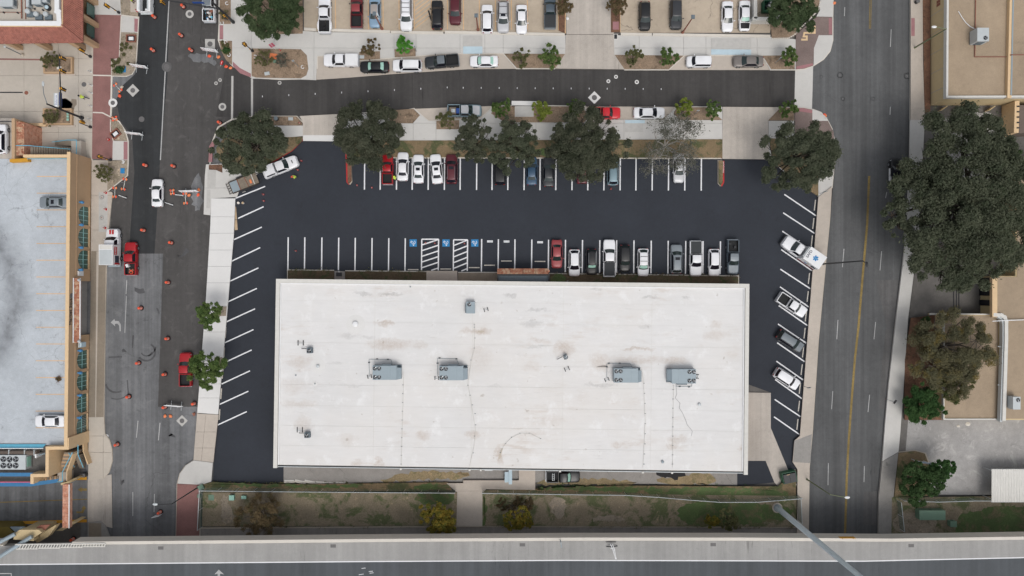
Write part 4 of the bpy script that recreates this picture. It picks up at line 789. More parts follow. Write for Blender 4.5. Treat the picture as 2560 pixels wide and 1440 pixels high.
vent(889,810,'white vent in a broad bright patch, largest vent on the roof',.36,.4,'white',1.5); vent(795,915,'pale square based vent under the upper condenser',.22,.3,'galv',1.2); vent(788,959,'tiny pipe vent below the pale vent',.07,.35,'steel',.4); vent(1748,1011,'grey vent below the turned rooftop unit',.2,.3,'galv'); vent(1656,1154,'grey vent near the south gutter',.18,.3,'steel'); vent(740,938,'tiny pipe vent near the lower street edge of the roof',.08,.3,'steel'); vent(1026,717,'tiny pipe vent close to the north coping',.08,.25,'steel')
# crack-like patched seam and stains that have their own shape
b = MB(); b.path([W(x, y, HB+.03) for x, y in ((1690,965),(1692,985),(1688,995),(1700,1008),(1698,1020),(1706,1032),(1714,1050),(1718,1062),(1731,1078),(1728,1090))], .05, 4); o = b.build('patched_seam', MT['wornW'], bld, world=True)
for q in ([(1487,918),(1505,913),(1520,914),(1518,926),(1505,929),(1494,924)], [(1497,937),(1503,941),(1512,938),(1513,946),(1503,950),(1502,944)], [(1757,1110),(1764,1112),(1770,1118),(1765,1121),(1757,1117)], [(1673,1114),(1682,1113),(1682,1119),(1672,1118)], [(958,807),(978,806),(976,811),(956,811)], [(1194,827),(1212,826),(1208,832),(1194,831)], [(1245,1148),(1252,1122),(1262,1110),(1255,1128),(1249,1150)]):
    qq = chaikin([tuple(W(x, y, HB)[:2]) for x, y in q], 2); MB().prism(qq, HB+.0, HB+.021).build('stain', MT['oldkerb' if q[0][0] not in (1487, 1497) else 'service'], bld, world=True)

# ---- low building at the top left with the clay tile skirt roof
nw = thing('tiled_roof_building', 'corner building with a red tile skirt roof around a flat roof full of machines', 'building', tuple(W(120, 40, 0)))
b = MB(); prism_w(b, [(-200,106),(226,102),(229,-200),(-200,-200)], 0, 0, 4.4); b.build('wall', MT['stucco'], nw, world=True)
TZ, EZ = 6.4, 4.6
e_se, e_sw, e_ne = W(207,106,EZ), W(-200,112,EZ), W(207,-200,EZ); t_se, t_sw, t_ne = W(154,62,TZ), W(-200,61,TZ), W(152,-200,TZ)
for q in ((e_sw, e_se, t_se, t_sw), (e_se, e_ne, t_ne, t_se)):
    MB().add(list(q)+[Vector(v)-Vector((0,0,.2)) for v in q], [(0,1,2,3),(7,6,5,4),(0,4,5,1),(1,5,6,2),(2,6,7,3),(3,7,4,0)]).build('skirt_roof', MT['tileR'], nw, world=True)
def slope_tiles(name, e0, e1, t0, t1, nu, nv):
    """rows of lapped tiles on one slope: ridged rows joined into one piece"""
    m = MB(); e0, e1, t0, t1 = map(Vector, (e0, e1, t0, t1)); nrm = (e1-e0).cross(t0-e0).normalized(); nrm *= 1 if nrm.z > 0 else -1
    for j in range(nv):
        a0, a1 = e0.lerp(t0, j/nv), e1.lerp(t1, j/nv); b0, b1 = e0.lerp(t0, (j+1.1)/nv), e1.lerp(t1, (j+1.1)/nv)
        for i in range(nu):
            u0, u1 = i/nu, (i+.9)/nu; um = (u0+u1)/2; k = nrm*.05
            m.add([a0.lerp(a1,u0)+k*.9, a0.lerp(a1,um)+k*2.4, a0.lerp(a1,u1)+k*.9, b0.lerp(b1,u0)+k*.2, b0.lerp(b1,um)+k*1.4, b0.lerp(b1,u1)+k*.2], [(0,1,4,3),(1,2,5,4),(0,2,1)])
    return m.build(name, MT['tileR'], nw, world=True, kind='stuff')
slope_tiles('roof_tile', e_sw, e_se, t_sw, t_se, 75, 11); slope_tiles('roof_tile', e_se, e_ne, t_se, t_ne, 58, 11)
b = MB(); b.tube(e_se+Vector((0,0,.1)), t_se+Vector((0,0,.1)), .14, n=8); b.build('hip_ridge', MT['tileR'], nw, world=True)
b = MB(); wpath(b, [(-200,58.5),(148,59)], TZ, .75, 5.3, TZ+.1); wpath(b, [(149,60),(147,30),(143,28),(143,-200)], TZ, .7, 5.3, TZ+.12); b.build('parapet', MT['white'], nw, world=True)
b = MB(); wpath(b, [(-200,66),(158,67),(158,-200)], TZ-.2, .12, TZ-.3, TZ+.06); b.build('edge_flashing', MT['cap'], nw, world=True)
b = MB(); prism_w(b, [(-200,56),(144,56),(140,-200),(-200,-200)], 5.4, 5.1, 5.4); b.build('flat_roof', MT['plaza'], nw, world=True)
for x, y in ((222,-5),(223,52),(224,104),(105,110),(30,109),(190,109)):
    a = W(x, y, 2.2); MB().prism([(a.x-.6,a.y-.35),(a.x+.35,a.y-.35),(a.x+.35,a.y+.35),(a.x-.6,a.y+.35)], 0, 4.2).build('column', MT['stucco'], nw, world=True)
for y in (28, 78):
    a = W(229, y, 1); MB().cbox(a.x+.02, a.y, .3, .1, 2.0, 2.0).build('window', MT['winG'], nw, world=True)
RZ = 5.42
def boxunit(px, py, lx, ly, lz, label, m='galv', z=RZ, parts=()):
    p = W(px, py, z+lz); t = thing('roof_unit', label, 'air conditioner', (p.x, p.y, z))
    MB().box(-lx/2,-ly/2,.12,lx/2,ly/2,lz).build('casing', MT[m], t); MB().box(-lx/2+.05,-ly/2+.05,0,lx/2-.05,ly/2-.05,.12).build('curb', MT['black'], t)
    MB().box(lx/2,-ly*.3,.3,lx/2+.06,ly*.3,lz*.8).build('louvre_panel', MT['hvac_dark'], t); MB().box(-lx*.3,-ly/2-.06,.3,lx*.3,-ly/2,lz*.8).build('access_panel', MT['hvac_dark'], t)
    return t
boxunit(14, 4, 2.2, 1.5, 1.1, 'pale grey machine box at the photo edge on the tiled building'); boxunit(90, 2, 1.4, 1.0, 1.3, 'light blue grey box beside the three mushroom fans'); boxunit(108, -2, 1.0, .9, 1.0, 'smaller pale box tucked behind the light blue box')
boxunit(68, 3, .45, 1.7, 1.0, 'narrow upright duct between the grey boxes', 'galv')
for x, y, l in ((67,27,'first mushroom exhaust fan next to the duct'),(88,34,'middle mushroom exhaust fan on the tiled building'),(112,34,'mushroom exhaust fan nearest the white parapet corner')):
    p = W(x, y, RZ+.8); t = thing('exhaust_fan', l, 'exhaust fan', (p.x, p.y, RZ), 0, 'mushroom fans on the tiled building')
    MB().box(-.35,-.75,0,.75,.05,.35).build('curb', MT['hvac_dark'], t); MB().lathe(0, 0, [(.3,.3),(.32,.55),(.42,.6),(.36,.8),(.1,.86)], 16).build('cap', MT['galv'], t, smooth=40)
p = W(117, 18, RZ+.5); t = thing('exhaust_fan', 'round pale blue exhaust with dark ring above the mushroom fans', 'exhaust fan', (p.x, p.y, RZ)); MB().cyl(0,0,0,.5,.42,18).build('shroud', MT['black'], t); MB().lathe(0,0,[(.3,.5),(.3,.62),(.02,.66)],16).build('cap', MT['ltblueP'], t)
q = thing('gas_pipe', 'brown gas pipe crossing the flat roof of the tiled building', 'pipe', tuple(W(55, 30, RZ))); b = MB(); b.path([W(-20,30,RZ+.2), W(52,31,RZ+.2)], .05); b.path([W(53,-30,RZ+.2), W(54,46,RZ+.2)], .09); b.path([W(63,-20,RZ+.2), W(64,48,RZ+.2)], .06); b.build('pipe', MT['rust'], q, world=True)
for x, y in ((11,32),(46,33),(88,23),(109,26)): a = W(x, y, RZ); MB().cyl(a.x, a.y, RZ, RZ+.25, .13, 10).build('support_block', MT['black'], q, world=True)

# ---- parking garage at the left with arched windows
gar = thing('parking_garage', 'tan parking garage with a bluish open top deck and arched windows to the street', 'building', tuple(W(100, 750, 0)))
P0 = W(229, 400, 0); P1 = W(222, 1102, 0); fd = (P1-P0).normalized(); fn = Vector((-fd.y, fd.x, 0)); fn *= 1 if fn.x > 0 else -1
FH = 5.45
def U(y): return (W(226, y, 1.9)-P0).dot(fd)
def wallpiece(name, poly, d0=-.4, d1=0.0, m='stucco', parent=None):
    """(u, z) outline standing on the facade line, from depth d0 to d1 outwards"""
    n = len(poly); a = sum(poly[i][0]*poly[(i+1)%n][1]-poly[(i+1)%n][0]*poly[i][1] for i in range(n))
    if a < 0: poly = poly[::-1]
    vs = [P0+fd*u+fn*d1+Vector((0,0,z)) for u, z in poly]+[P0+fd*u+fn*d0+Vector((0,0,z)) for u, z in poly]
    return MB().add(vs, [tuple(range(n)), tuple(range(2*n-1,n-1,-1))]+[(i,n+i,n+(i+1)%n,(i+1)%n) for i in range(n)]).build(name, MT[m], parent or gar, world=True)
wins = [(539,1.52),(594,1.52),(649,1.52),(899.6,1.52),(954,1.52),(1009,1.52),(1069,2.05)]
SILL, SPR, TOP = .5, 1.75, 3.3
def rect(u0, u1, z0=0, z1=FH): return [(u0,z0),(u1,z0),(u1,z1),(u0,z1)]
uw = [U(y) for y, h in wins]
edges = [(uw[0]-1.86, (uw[0]+uw[1])/2), ((uw[0]+uw[1])/2, (uw[1]+uw[2])/2), ((uw[1]+uw[2])/2, uw[2]+1.86), (uw[3]-1.86, (uw[3]+uw[4])/2), ((uw[3]+uw[4])/2, (uw[4]+uw[5])/2), ((uw[4]+uw[5])/2, uw[5]+1.8), (uw[5]+1.8, uw[6]+2.2)]
wallpiece('wall', rect(-.2, edges[0][0]-.005)); uA, uB = U(703), U(838)
wallpiece('wall', rect(edges[2][1]+.005, uA)); wallpiece('wall', rect(uB, edges[3][0]-.005)); wallpiece('wall', rect(uA+.005, uB-.005, 0, 3.88), -.9, -.5, 'grey_conc'); wallpiece('wall', rect(uA+.005, uB-.005, 3.9, FH), -.4, -.002)
for i, ((yc, hw), (e0, e1)) in enumerate(zip(wins, edges)):
    c = uw[i]; arc = [(c+hw*math.cos(a), SPR+(TOP-SPR)*math.sin(a)) for a in [math.pi*k/16 for k in range(17)]]   # from +u over the top to -u
    wallpiece('wall', [(e0+.003,0),(c,0),(c,SILL),(c-hw,SILL),(c-hw,SPR)]+arc[::-1][1:9]+[(c,FH),(e0+.003,FH)])
    wallpiece('wall', [(e1-.003,0),(c+.002,0),(c+.002,SILL),(c+hw,SILL),(c+hw,SPR)]+arc[1:9]+[(c+.002,FH),(e1-.003,FH)])
    win = bpy.data.objects.new('window', None); COL.objects.link(win); win.parent = gar; win.matrix_parent_inverse = gar.matrix_basis.inverted()
    fo = wallpiece('sill', rect(c-hw-.05, c+hw+.05, SILL-.12, SILL-.005), -.35, .06, 'cap', win)
    inn = [(c-hw*.98,SILL+.01)]+[(c+hw*.98*math.cos(a), SPR+(TOP-SPR)*.98*math.sin(a)) for a in [math.pi-math.pi*k/12 for k in range(13)]]+[(c+hw*.98,SILL+.01)]
    m = 'winG'
    nb = 4
    for k in range(nb):
        u0, u1 = c-hw+2*hw*k/nb+.03, c-hw+2*hw*(k+1)/nb-.03
        zt = lambda u: SPR+(TOP-SPR)*math.sqrt(max(0, 1-((u-c)/hw)**2))
        po = [(u0,SILL),(u1,SILL)]+[(u1+(u0-u1)*s/4, zt(u1+(u0-u1)*s/4)-.04) for s in range(5)]
        wallpiece('pane', po, -.20, -.17, m, win)
    for k in range(1, nb): u = c-hw+2*hw*k/nb; wallpiece('mullion', rect(u-.035, u+.035, SILL, SPR+(TOP-SPR)*math.sqrt(max(0,1-((u-c)/hw)**2))), -.21, -.12, 'mull', win)
    wallpiece('mullion', rect(c-hw, c+hw, SPR-.04, SPR+.04), -.21, -.115, 'mull', win)
    if i == 6:
        for k in range(14): wallpiece('bar', rect(c-hw+.14+k*.29, c-hw+.20+k*.29, SILL+.3, SILL+1.2), -.11, -.06, 'rim', win)
wallpiece('band', rect(-.2, uA, 3.72, 3.86), 0, .06, 'stucco'); wallpiece('band', rect(uB, edges[6][1], 3.72, 3.86), 0, .06, 'stucco')
wallpiece('coping', rect(-.25, edges[6][1]+.1, FH-.0, FH+.1), -.5, .05, 'cap')
for y in (400,455,508): pass
for i, y in enumerate((508,564,620,675,875,930,985.5,1041)):
    o = thing('wall_lamp', f'blue wall lamp on the garage, {ORD[i]} counting from the top of the photo', 'wall lamp', tuple(P0+fd*U(y)+Vector((0,0,3.1))), math.atan2(fn.y, fn.x), 'blue lamps between the garage windows')
    MB().box(0,-.12,.05,.35,.12,.12).build('bracket', MT['blueR'], o); MB().lathe(.4,0,[(.1,-.35),(.22,-.3),(.24,.1),(.12,.28)],12).build('shade', MT['blueR'], o)
dk = [(-300,397),(168,397),(165,1112),(-300,1112)]
b = MB(); prism_w(b, dk, 4.3, 4.0, 4.3); b.build('deck', MT['deck'], gar, world=True)
b = MB(); prism_w(b, [(-300,402),(160,402),(158,1108),(-300,1108)], 3.9, 0, 3.9); b.build('lower_storey', MT['stucco'], gar, world=True)
for k in range(16):
    y = 441+k*41.9; o = MB(); prism_w(o, [(92-k*.2,y-1),(168-k*.2,y-1),(168-k*.2,y+1),(92-k*.2,y+1)], 4.3, 4.29, 4.304); o.build('parking_line', MT['tanline'], gar, world=True)
b = MB(); wpath(b, [(30,402),(68,400)], 4.9, .5, 4.2, 5.1); b.build('kerb_rail', MT['yellowP'], gar, world=True)
b = MB(); wpath(b, [(68,397),(168,396.5)], 5.3, .08, 5.22, 5.3); wpath(b, [(68,397),(168,396.5)], 4.8, .06, 4.75, 4.8); b.build('rail', MT['teal'], gar, world=True)
b = MB(); wpath(b, [(62,390),(172,390),(172,400)], FH, .45, 0, FH+.08); b.build('parapet', MT['cap'], gar, world=True)
# lettering and disc on the parapet wall (read from the street), tiled canopy and its boards
text('lettering', 'Market Square', .85, tuple(P0+fd*U(772)+fn*.03+Vector((0,0,5.08))), (R(90), 0, math.atan2(-fd.y,-fd.x)), MT['black'], gar, world=True, ext=.02)
a = P0+fd*U(739)+fn*.02+Vector((0,0,4.85)); bb = MB(); bb.tube(a, a+fn*.05, .42, n=20); bb.build('round_emblem', MT['iron'], gar, world=True)
cy0, cy1 = 695, 857
A, B, Cc, D = W(184.5,cy0,4.6), W(184,cy1,4.6), W(200.5,cy1,4.15), W(201,cy0,4.15)
can = thing('tiled_canopy', 'long clay tiled canopy with white edges on the garage front', 'canopy', tuple(W(205, 776, 0)))
MB().add([A,B,Cc,D]+[v-Vector((0,0,.2)) for v in (A,B,Cc,D)], [(0,3,2,1),(4,5,6,7),(0,1,5,4),(1,2,6,5),(2,3,7,6),(3,0,4,7)]).build('roof_board', MT['tileP'], can, world=True)
tilefield('roof_tile', A, B, Cc, D, 44, 5, can)
b = MB(); b.tube(A+Vector((0,0,.1)), B+Vector((0,0,.1)), .09, n=6); b.tube(D+Vector((0,0,.06)), Cc+Vector((0,0,.06)), .1, n=6); b.build('edge_trim', MT['white'], can, world=True)
for y in (700, 853): a = W(197, y, 4.5); MB().lathe(a.x, a.y, [(.2,4.2),(.25,4.5),(.12,4.7)], 10).build('finial', MT['galv'], can, world=True)
for y in (684, 861):
    a = W(203 if y < 800 else 209, y, 2.4); t = thing('blue_panel' if y > 800 else 'white_cabinet', 'flat light blue panel at the lower end of the tiled canopy' if y > 800 else 'white cabinet hanging at the upper end of the tiled canopy', 'panel' if y > 800 else 'cabinet', (a.x-.1, a.y, 0))
    MB().cbox(.2, 0, 2.2, .35, .75, 1.2).build('box', MT['ltblueP' if y > 800 else 'white'], t); MB().cbox(0, 0, 2.1, .2, .9, 1.4).build('back_plate', MT['galv'], t)
# side deck with brick strip, outer stairs
b = MB(); prism_w(b, [(-300,296),(30,296),(31,397),(-300,397)], 4.2, 0, 4.2); b.build('side_deck', MT['drive'], gar, world=True)
b = MB(); wpath(b, [(34,300),(34,400)], 4.9, .5, 0, 5.0); b.build('parapet', MT['stucco'], gar, world=True); b = MB(); wpath(b, [(-100,304),(27,304)], 4.9, .12, 4.8, 4.95); b.build('rail', MT['black'], gar, world=True)
A, B, Cc, D = W(40,302,4.6), W(40,388,4.6), W(60.5,388,4.3), W(60.5,306,4.3); tilefield('roof_tile', A, B, Cc, D, 22, 5, gar); MB().add([A,B,Cc,D]+[Vector((v.x,v.y,0)) for v in (A,B,Cc,D)], [(0,3,2,1),(0,1,5,4),(1,2,6,5),(2,3,7,6),(3,0,4,7)]).build('tiled_wall', MT['tileP'], gar, world=True)
st = thing('outdoor_stair', 'concrete stair with light blue rails at the upper corner of the garage', 'stairs', tuple(W(130, 375, 0)))
for k in range(16):
    x = 76+k*6.3; z = 4.1-k*.17; a, c = W(x, 368, z), W(x+6.2, 386, z); MB().box(a.x, c.y, .1, c.x, a.y, z).build('step', MT['brownwalk'], st, world=True)
for k in range(9):
    x = 174-k*4.6; z = 1.35-k*.15; a, c = W(x, 352, z), W(x+4.5, 364, z); MB().box(a.x, c.y, .1, c.x, a.y, max(.2,z)).build('step', MT['brownwalk'], st, world=True)
b = MB(); prism_w(b, [(178,352),(203,352),(203,400),(178,400)], 1.4, .1, 1.4); b.build('landing', MT['plaza'], st, world=True)
b = MB(); b.path([W(40,364,5.1), W(72,364,5.1), W(176,373,2.4)], .06); b.path([W(130,355,1.2), W(168,350,2.5), W(191,350,2.5), W(191,392,2.5)], .06)
for k in range(8): b.tube(W(80+k*13, 365+k*1.1, 4.9-k*.34), W(80+k*13, 365+k*1.1, 3.9-k*.34), .03)
b.build('rail', MT['teal'], st, world=True)
# lower yard with the chiller
b = MB(); prism_w(b, [(-300,1112),(170,1112),(170,1122),(118,1122),(118,1190),(80,1190),(80,1207),(-300,1207)], 3.4, 0, 3.4); b.build('yard_deck', MT['dark_lot'], gar, world=True)
b = MB(); wpath(b, [(168,1098),(168,1120),(118,1120.5),(117.5,1188.5),(80,1189),(80,1206)], FH, .5, 0, FH); b.build('parapet', MT['cap'], gar, world=True)
for pts, dy, z0, z1, m in (([(-100,1110.5),(114,1110.5)], 10, 4.5, 4.7, 'teal'), ([(-100,1182),(104,1182)], 9, 4.2, 4.4, 'blueR'), ([(-100,1206),(78,1206),(148,1197)], 10, 4.3, 4.6, 'blueR')):
    for a, c in zip(pts, pts[1:]):
        q = [W(a[0],a[1],z0), W(c[0],c[1],z0), W(c[0]-(8 if c[0] > 80 else 0),c[1]+dy,z1), W(a[0],a[1]+dy,z1)]; MB().add(q+[v-Vector((0,0,.08)) for v in q], [(3,2,1,0),(4,5,6,7),(0,1,5,4),(1,2,6,5),(2,3,7,6),(3,0,4,7)]).build('sloped_screen', MT[m], gar, world=True)
b = MB(); b.path([W(-100,1121,4.9), W(108,1121,4.9)], .07); b.build('rail', MT['white'], gar, world=True); b = MB(); b.path([W(-100,1205,5.2), W(76,1205,5.2)], .09); b.build('rail', MT['pinkR'], gar, world=True)
p = W(-20, 1156, 5.0); ch = thing('chiller', 'long pale grey chiller with two rows of round fans behind blue screens', 'chiller', (p.x, p.y, 3.4)); LX = 5.35
MB().box(-LX,-1.15,.2,LX,1.15,1.6).build('casing', MT['galv'], ch); MB().box(-LX+.1,-1.0,0,LX-.1,1.0,.2).build('base_rail', MT['black'], ch); MB().box(LX,-.8,.4,LX+.05,.8,1.3).build('louvre_panel', MT['palegreen'], ch)
for i in range(8):
    for y in (-.5, .5): fan(ch, LX-1.55-i*.98, y, 1.61, .42)
t = thing('pipe_bundle', 'thick dark insulated pipe running above the chiller', 'pipe', tuple(W(40,1130,4))); b = MB(); b.path([W(-100,1131,4.3), W(95,1131,4.3)], .45, 10); b.build('pipe', MT['brownroof'], t, world=True)
for x in (27, 66, 90): a = W(x, 1130, 4.3); MB().cbox(a.x, a.y, 3.4, .12, 1.0, 1.38).build('strap', MT['galv'], t, world=True)
t = thing('control_box', 'small white box at the end of the chiller', 'cabinet', tuple(W(92,1140,3.4))); a = W(90,1140,4.6); MB().cbox(a.x,a.y,3.4,.25,.6,1.3).build('box', MT['white'], t, world=True); MB().path([a+Vector((.1,0,-.6)), a+Vector((1.1,.3,-.6))], .12).build('pipe', MT['hvac'], t, world=True)
# stairs beside the yard
st = thing('outdoor_stair', 'stair with light blue rails between the chiller yard and the street', 'stairs', tuple(W(160,1165,0)))
for k in range(11):
    y = 1131+k*4.5; x = 160-k*1.3; z = 3.3-k*.13; a, c = W(x, y, z), W(x+22, y+4.4, z); MB().box(a.x, c.y, .1, c.x, a.y, z).build('step', MT['stucco' if k % 2 else 'brownwalk'], st, world=True)
for k in range(9):
    x = 92+k*6; z = 3.2-k*.15; a, c = W(x, 1190.5, z), W(x+5.8, 1205, z); MB().box(a.x, c.y, .1, c.x, a.y, z).build('step', MT['stucco' if k % 2 else 'brownwalk'], st, world=True)
for k in range(9):
    y = 1138+k*3.7; x = 186+k*1.5; z = 2.0-k*.2; a, c = W(x, y, z), W(x+12, y+3.6, z); MB().box(a.x, c.y, .1, c.x, a.y, max(.15,z)).build('step', MT['brownwalk'], st, world=True)
b = MB(); prism_w(b, [(144,1178),(168,1178),(166,1203),(143,1203)], 1.9, .1, 1.9); b.build('landing', MT['plaza'], st, world=True)
b = MB(); wpath(b, [(184,1132),(168,1178),(168,1201)], 3.0, .14, 1.9, 3.1); b.build('balustrade', MT['cap'], st, world=True)
b = MB(); b.path([W(181,1131,4.2), W(156,1180,3.0), W(156,1204,3.0), W(118,1206,3.4), W(82,1210,4.2)], .06); b.path([W(195,1112,4.0), W(195,1136,3.2), W(208,1169,1.2)], .06); b.path([W(172,1132,3.6), W(186,1168,1.4)], .05); b.build('rail', MT['teal'], st, world=True)
b = MB(); wpath(b, [(207,1108),(208,1128),(219,1160)], 1.3, .16, .1, 1.3); b.build('side_wall', MT['cap'], st, world=True)
# portal over the garage drive
po = thing('drive_portal', 'peach tiled beam with a white edge spanning the garage driveway', 'portal', tuple(W(172,1262,0)))
A, B, Cc, D = W(157,1211,4.9), W(156,1320,4.9), W(173.5,1320,4.9), W(174,1211,4.9); MB().prism([tuple(v[:2]) for v in (A,B,Cc,D)], 4.2, 4.85).build('beam', MT['tileP'], po, world=True); tilefield('roof_tile', A, B, Cc, D, 26, 4, po, 'tileP', .04)
b = MB(); b.tube(D+Vector((0,0,.1)), Cc+Vector((0,0,.1)), .09); b.build('edge_trim', MT['white'], po, world=True)
for pts in ([(152,1213),(166,1211),(193,1196),(186,1195),(164,1206),(152,1208)], [(140,1327),(156,1327),(192,1305),(180,1304)]):
    b = MB(); prism_w(b, pts, 2.6, 0, 2.6); b.build('wing_wall', MT['cream'], po, world=True)
tt = thing('bollard_box', 'dark box on the wall end at the garage driveway', 'box', tuple(W(209,1187,.1))); a = W(210,1187,.6); MB().cbox(a.x,a.y,.1,.75,.5,.9).build('box', MT['black'], tt, world=True); MB().cbox(a.x,a.y,1.0,.85,.6,.06).build('lid', MT['iron'], tt, world=True)

# ---- yellow building at the upper right
ye = thing('yellow_building', 'cream yellow building with a tan gravel roof beside the east street', 'building', tuple(W(2450, 120, 0)))
b = MB(); prism_w(b, [(2324,264),(2323,-300),(2900,-300),(2900,262)], 0, 0, 4.3); b.build('wall', MT['cream'], ye, world=True)
b = MB(); prism_w(b, [(2370,242),(2371,-300),(2900,-300),(2900,240)], 4.6, 4.2, 4.35); b.build('roof', MT['tanroof'], ye, world=True)
b = MB(); wpath(b, [(2371,-300),(2367.5,242),(2900,240)], 4.7, .32, 4.0, 4.75); b.build('coping', MT['capW'], ye, world=True)
b = MB(); wpath(b, [(2534,-300),(2529,0),(2523,240)], 4.9, .65, 4.2, 4.95); b.build('parapet', MT['cap'], ye, world=True); b = MB(); wpath(b, [(2538,-300),(2533,0),(2528,236)], 5.0, .22, 4.3, 5.02); wpath(b, [(2529,-300),(2524,0),(2518,238)], 4.7, .2, 4.2, 4.7); b.build('flashing', MT['hvac'], ye, world=True)
b = MB(); b.path([W(2440,-60,4.5), W(2437,142,4.5), W(2518,142,4.5), W(2528,137,5.1), W(2700,136,4.6)], .07); b.build('gas_pipe', MT['rust'], ye, world=True)
for k in range(6):
    a = W(2345, -20+k*49, 2.3); MB().cbox(W(2324,0,0).x-.02, a.y, .2, .06, .08, 4.0).build('joint_strip', MT['oldkerb'], ye, world=True)
for i, x in enumerate((2372,2412,2450,2492)): a = W(x, 265, 1.5); MB().prism([(a.x-1.1,a.y-.6),(a.x-.9,a.y-.62),(a.x+.1,a.y+.1),(a.x-.1,a.y+.1)], .1, 1.2).build('buttress', MT['cream'], ye, world=True)
for y in (4, 12): a = W(2326,y,2.4); MB().cbox(W(2324,0,0).x-.05, a.y, 2.0, .08, .42, .9).build('wall_sign', MT['rust'], ye, world=True)
u = boxunit(2458, 86, 1.85, 2.1, 1.9, 'pale grey rooftop unit with a dark round fan on the tan gravel roof', 'galv', 4.36); fan(u, .35, -.55, 1.91, .3)
hz = thing('white_hose', 'thin white hose lying across the gravel roof to the rooftop unit', 'hose', tuple(W(2400,30,4.4))); b = MB(); b.path([W(x,y,4.42) for x,y in ((2396,28),(2406,45),(2416,58),(2426,67),(2436,72),(2446,71))], .06, 5); b.build('hose', MT['white'], hz, world=True)
# ---- tan roofed buildings lower right
rb = thing('tan_roof_building', 'tan flat roofed building with a pale curved coping at the right photo edge', 'building', tuple(W(2560, 870, 0)))
b = MB(); prism_w(b, [(2490,690),(2490,788),(2507,790),(2507,1050),(2900,1050),(2900,395),(2540,395),(2540,690)], 3.8, 0, 3.7); b.build('wall', MT['cream'], rb, world=True)
b = MB(); prism_w(b, [(2493,692),(2493,786),(2512,792),(2512,1047),(2900,1047),(2900,398),(2543,398),(2543,692)], 3.8, 3.6, 3.78); b.build('roof', MT['tanroof'], rb, world=True)
b = MB(); wpath(b, [(2486,688),(2486,787)], 4.0, .8, 3.5, 4.1); b.build('coping', MT['cap'], rb, world=True)
cp = [(2488,787),(2504,788),(2512,793),(2516,803),(2516,850),(2513,950),(2510,1048)]
b = MB(); wpath(b, cp, 4.1, .55, 3.4, 4.12); b.build('curved_coping', MT['capW'], rb, world=True); b = MB(); wpath(b, [(x-7,y+4) for x, y in cp[1:]], 3.9, .35, 3.2, 3.9); b.build('flashing', MT['galv'], rb, world=True)
b = MB(); wpath(b, [(2482,803),(2515,801),(2700,795)], 4.2, .12, 4.1, 4.25); b.build('pipe', MT['white'], rb, world=True)
for y0, y1 in ((695,739),(750,764)): a, c = W(2478,y0,1.7), W(2478,y1,1.7); MB().box(W(2487,0,3.8).x-.1, c.y, .3, W(2487,0,3.8).x+.02, a.y, 2.9).build('opening', MT['tint'], rb, world=True)
lo = thing('low_annex', 'lower tan roofed annex beside the mesquite tree', 'building', tuple(W(2430,920,0)))
b = MB(); prism_w(b, [(2361,786),(2506,786),(2506,1048),(2361,1048)], 2.9, 0, 2.75); b.build('wall', MT['cream'], lo, world=True)
b = MB(); prism_w(b, [(2364,789),(2505,789),(2505,1045),(2364,1045)], 2.9, 2.7, 2.8); b.build('roof', MT['tanroof'], lo, world=True)
b = MB(); wpath(b, [(2490,786),(2361,785),(2360,1048),(2506,1048)], 3.0, .18, 2.5, 3.0); b.build('coping', MT['capW'], lo, world=True)
for y in (866, 962): a = W(2505,y,3.4); MB().tube(a+Vector((-.7,0,0)), a+Vector((.6,0,.3)), .09).build('scupper_pipe', MT['galv'], lo, world=True)
u = boxunit(2542, 1008, 1.2, 2.0, 1.4, 'pale rooftop unit with a dark fan near the back lot', 'galv', 3.8); fan(u, .2, .5, 1.41, .3)
ob = thing('dark_roof_block', 'brown roofed block with a slotted pale parapet under the yellow building', 'building', tuple(W(2560,300,0)))
b = MB(); prism_w(b, [(2540,262),(2541,332),(2900,332),(2900,262)], 3.0, 0, 2.8); b.build('roof', MT['brownroof'], ob, world=True)
b = MB(); wpath(b, [(2543,258),(2541,326)], 3.1, .75, .1, 3.1); b.build('parapet', MT['cap'], ob, world=True)
for k in range(5): a = W(2545,266+k*13.4,3.12); MB().cbox(a.x,a.y,3.0,.42,.22,.16).build('slot', MT['black'], ob, world=True)
# rails on the side yard, carport, containers
ra = thing('yard_rail', 'three dark parallel rails lying across the side yard', 'rail', tuple(W(2392,740,0)))
for x in (2384,2391,2397): b = MB(); b.path([W(x,690,.15), W(x,784,.15)], .09, 4); b.build('bar', MT['black'], ra, world=True)
yw = thing('yard_wall', 'low pale wall between the side yard and the annex', 'wall', tuple(W(2420,785,0))); b = MB(); wpath(b, [(2326,785),(2480,786)], .6, .25, 0, .7); b.build('wall', MT['cream'], yw, world=True); wpath(MB(), [(0,0),(1,1)], 1, 1, 0, 1); b = MB(); wpath(b, [(2326,785),(2480,786)], .7, .32, .7, .76); b.build('coping', MT['capW'], yw, world=True)
cpn = thing('carport', 'white corrugated carport roof at the edge of the back lot', 'carport', tuple(W(2530,1214,0)))
b = MB(); n = 46
rowsg = [[tuple(W(2479+(x*3.4), y, 2.7+(.05 if x % 2 else 0))) for x in range(n)] for y in (1173,1255)]; b.grid(rowsg); b.build('corrugated_roof', MT['capW'], cpn, world=True)
b = MB(); wpath(b, [(2479,1173),(2640,1173)], 2.65, .1, 2.5, 2.66); wpath(b, [(2479,1255),(2640,1255)], 2.65, .1, 2.5, 2.66); b.build('edge_beam', MT['galv'], cpn, world=True)
for x, y in ((2484,1178),(2484,1250),(2600,1178),(2600,1250)): a = W(x,y,2.6); MB().tube((a.x,a.y,0),(a.x,a.y,2.6),.06).build('post', MT['galv'], cpn, world=True)

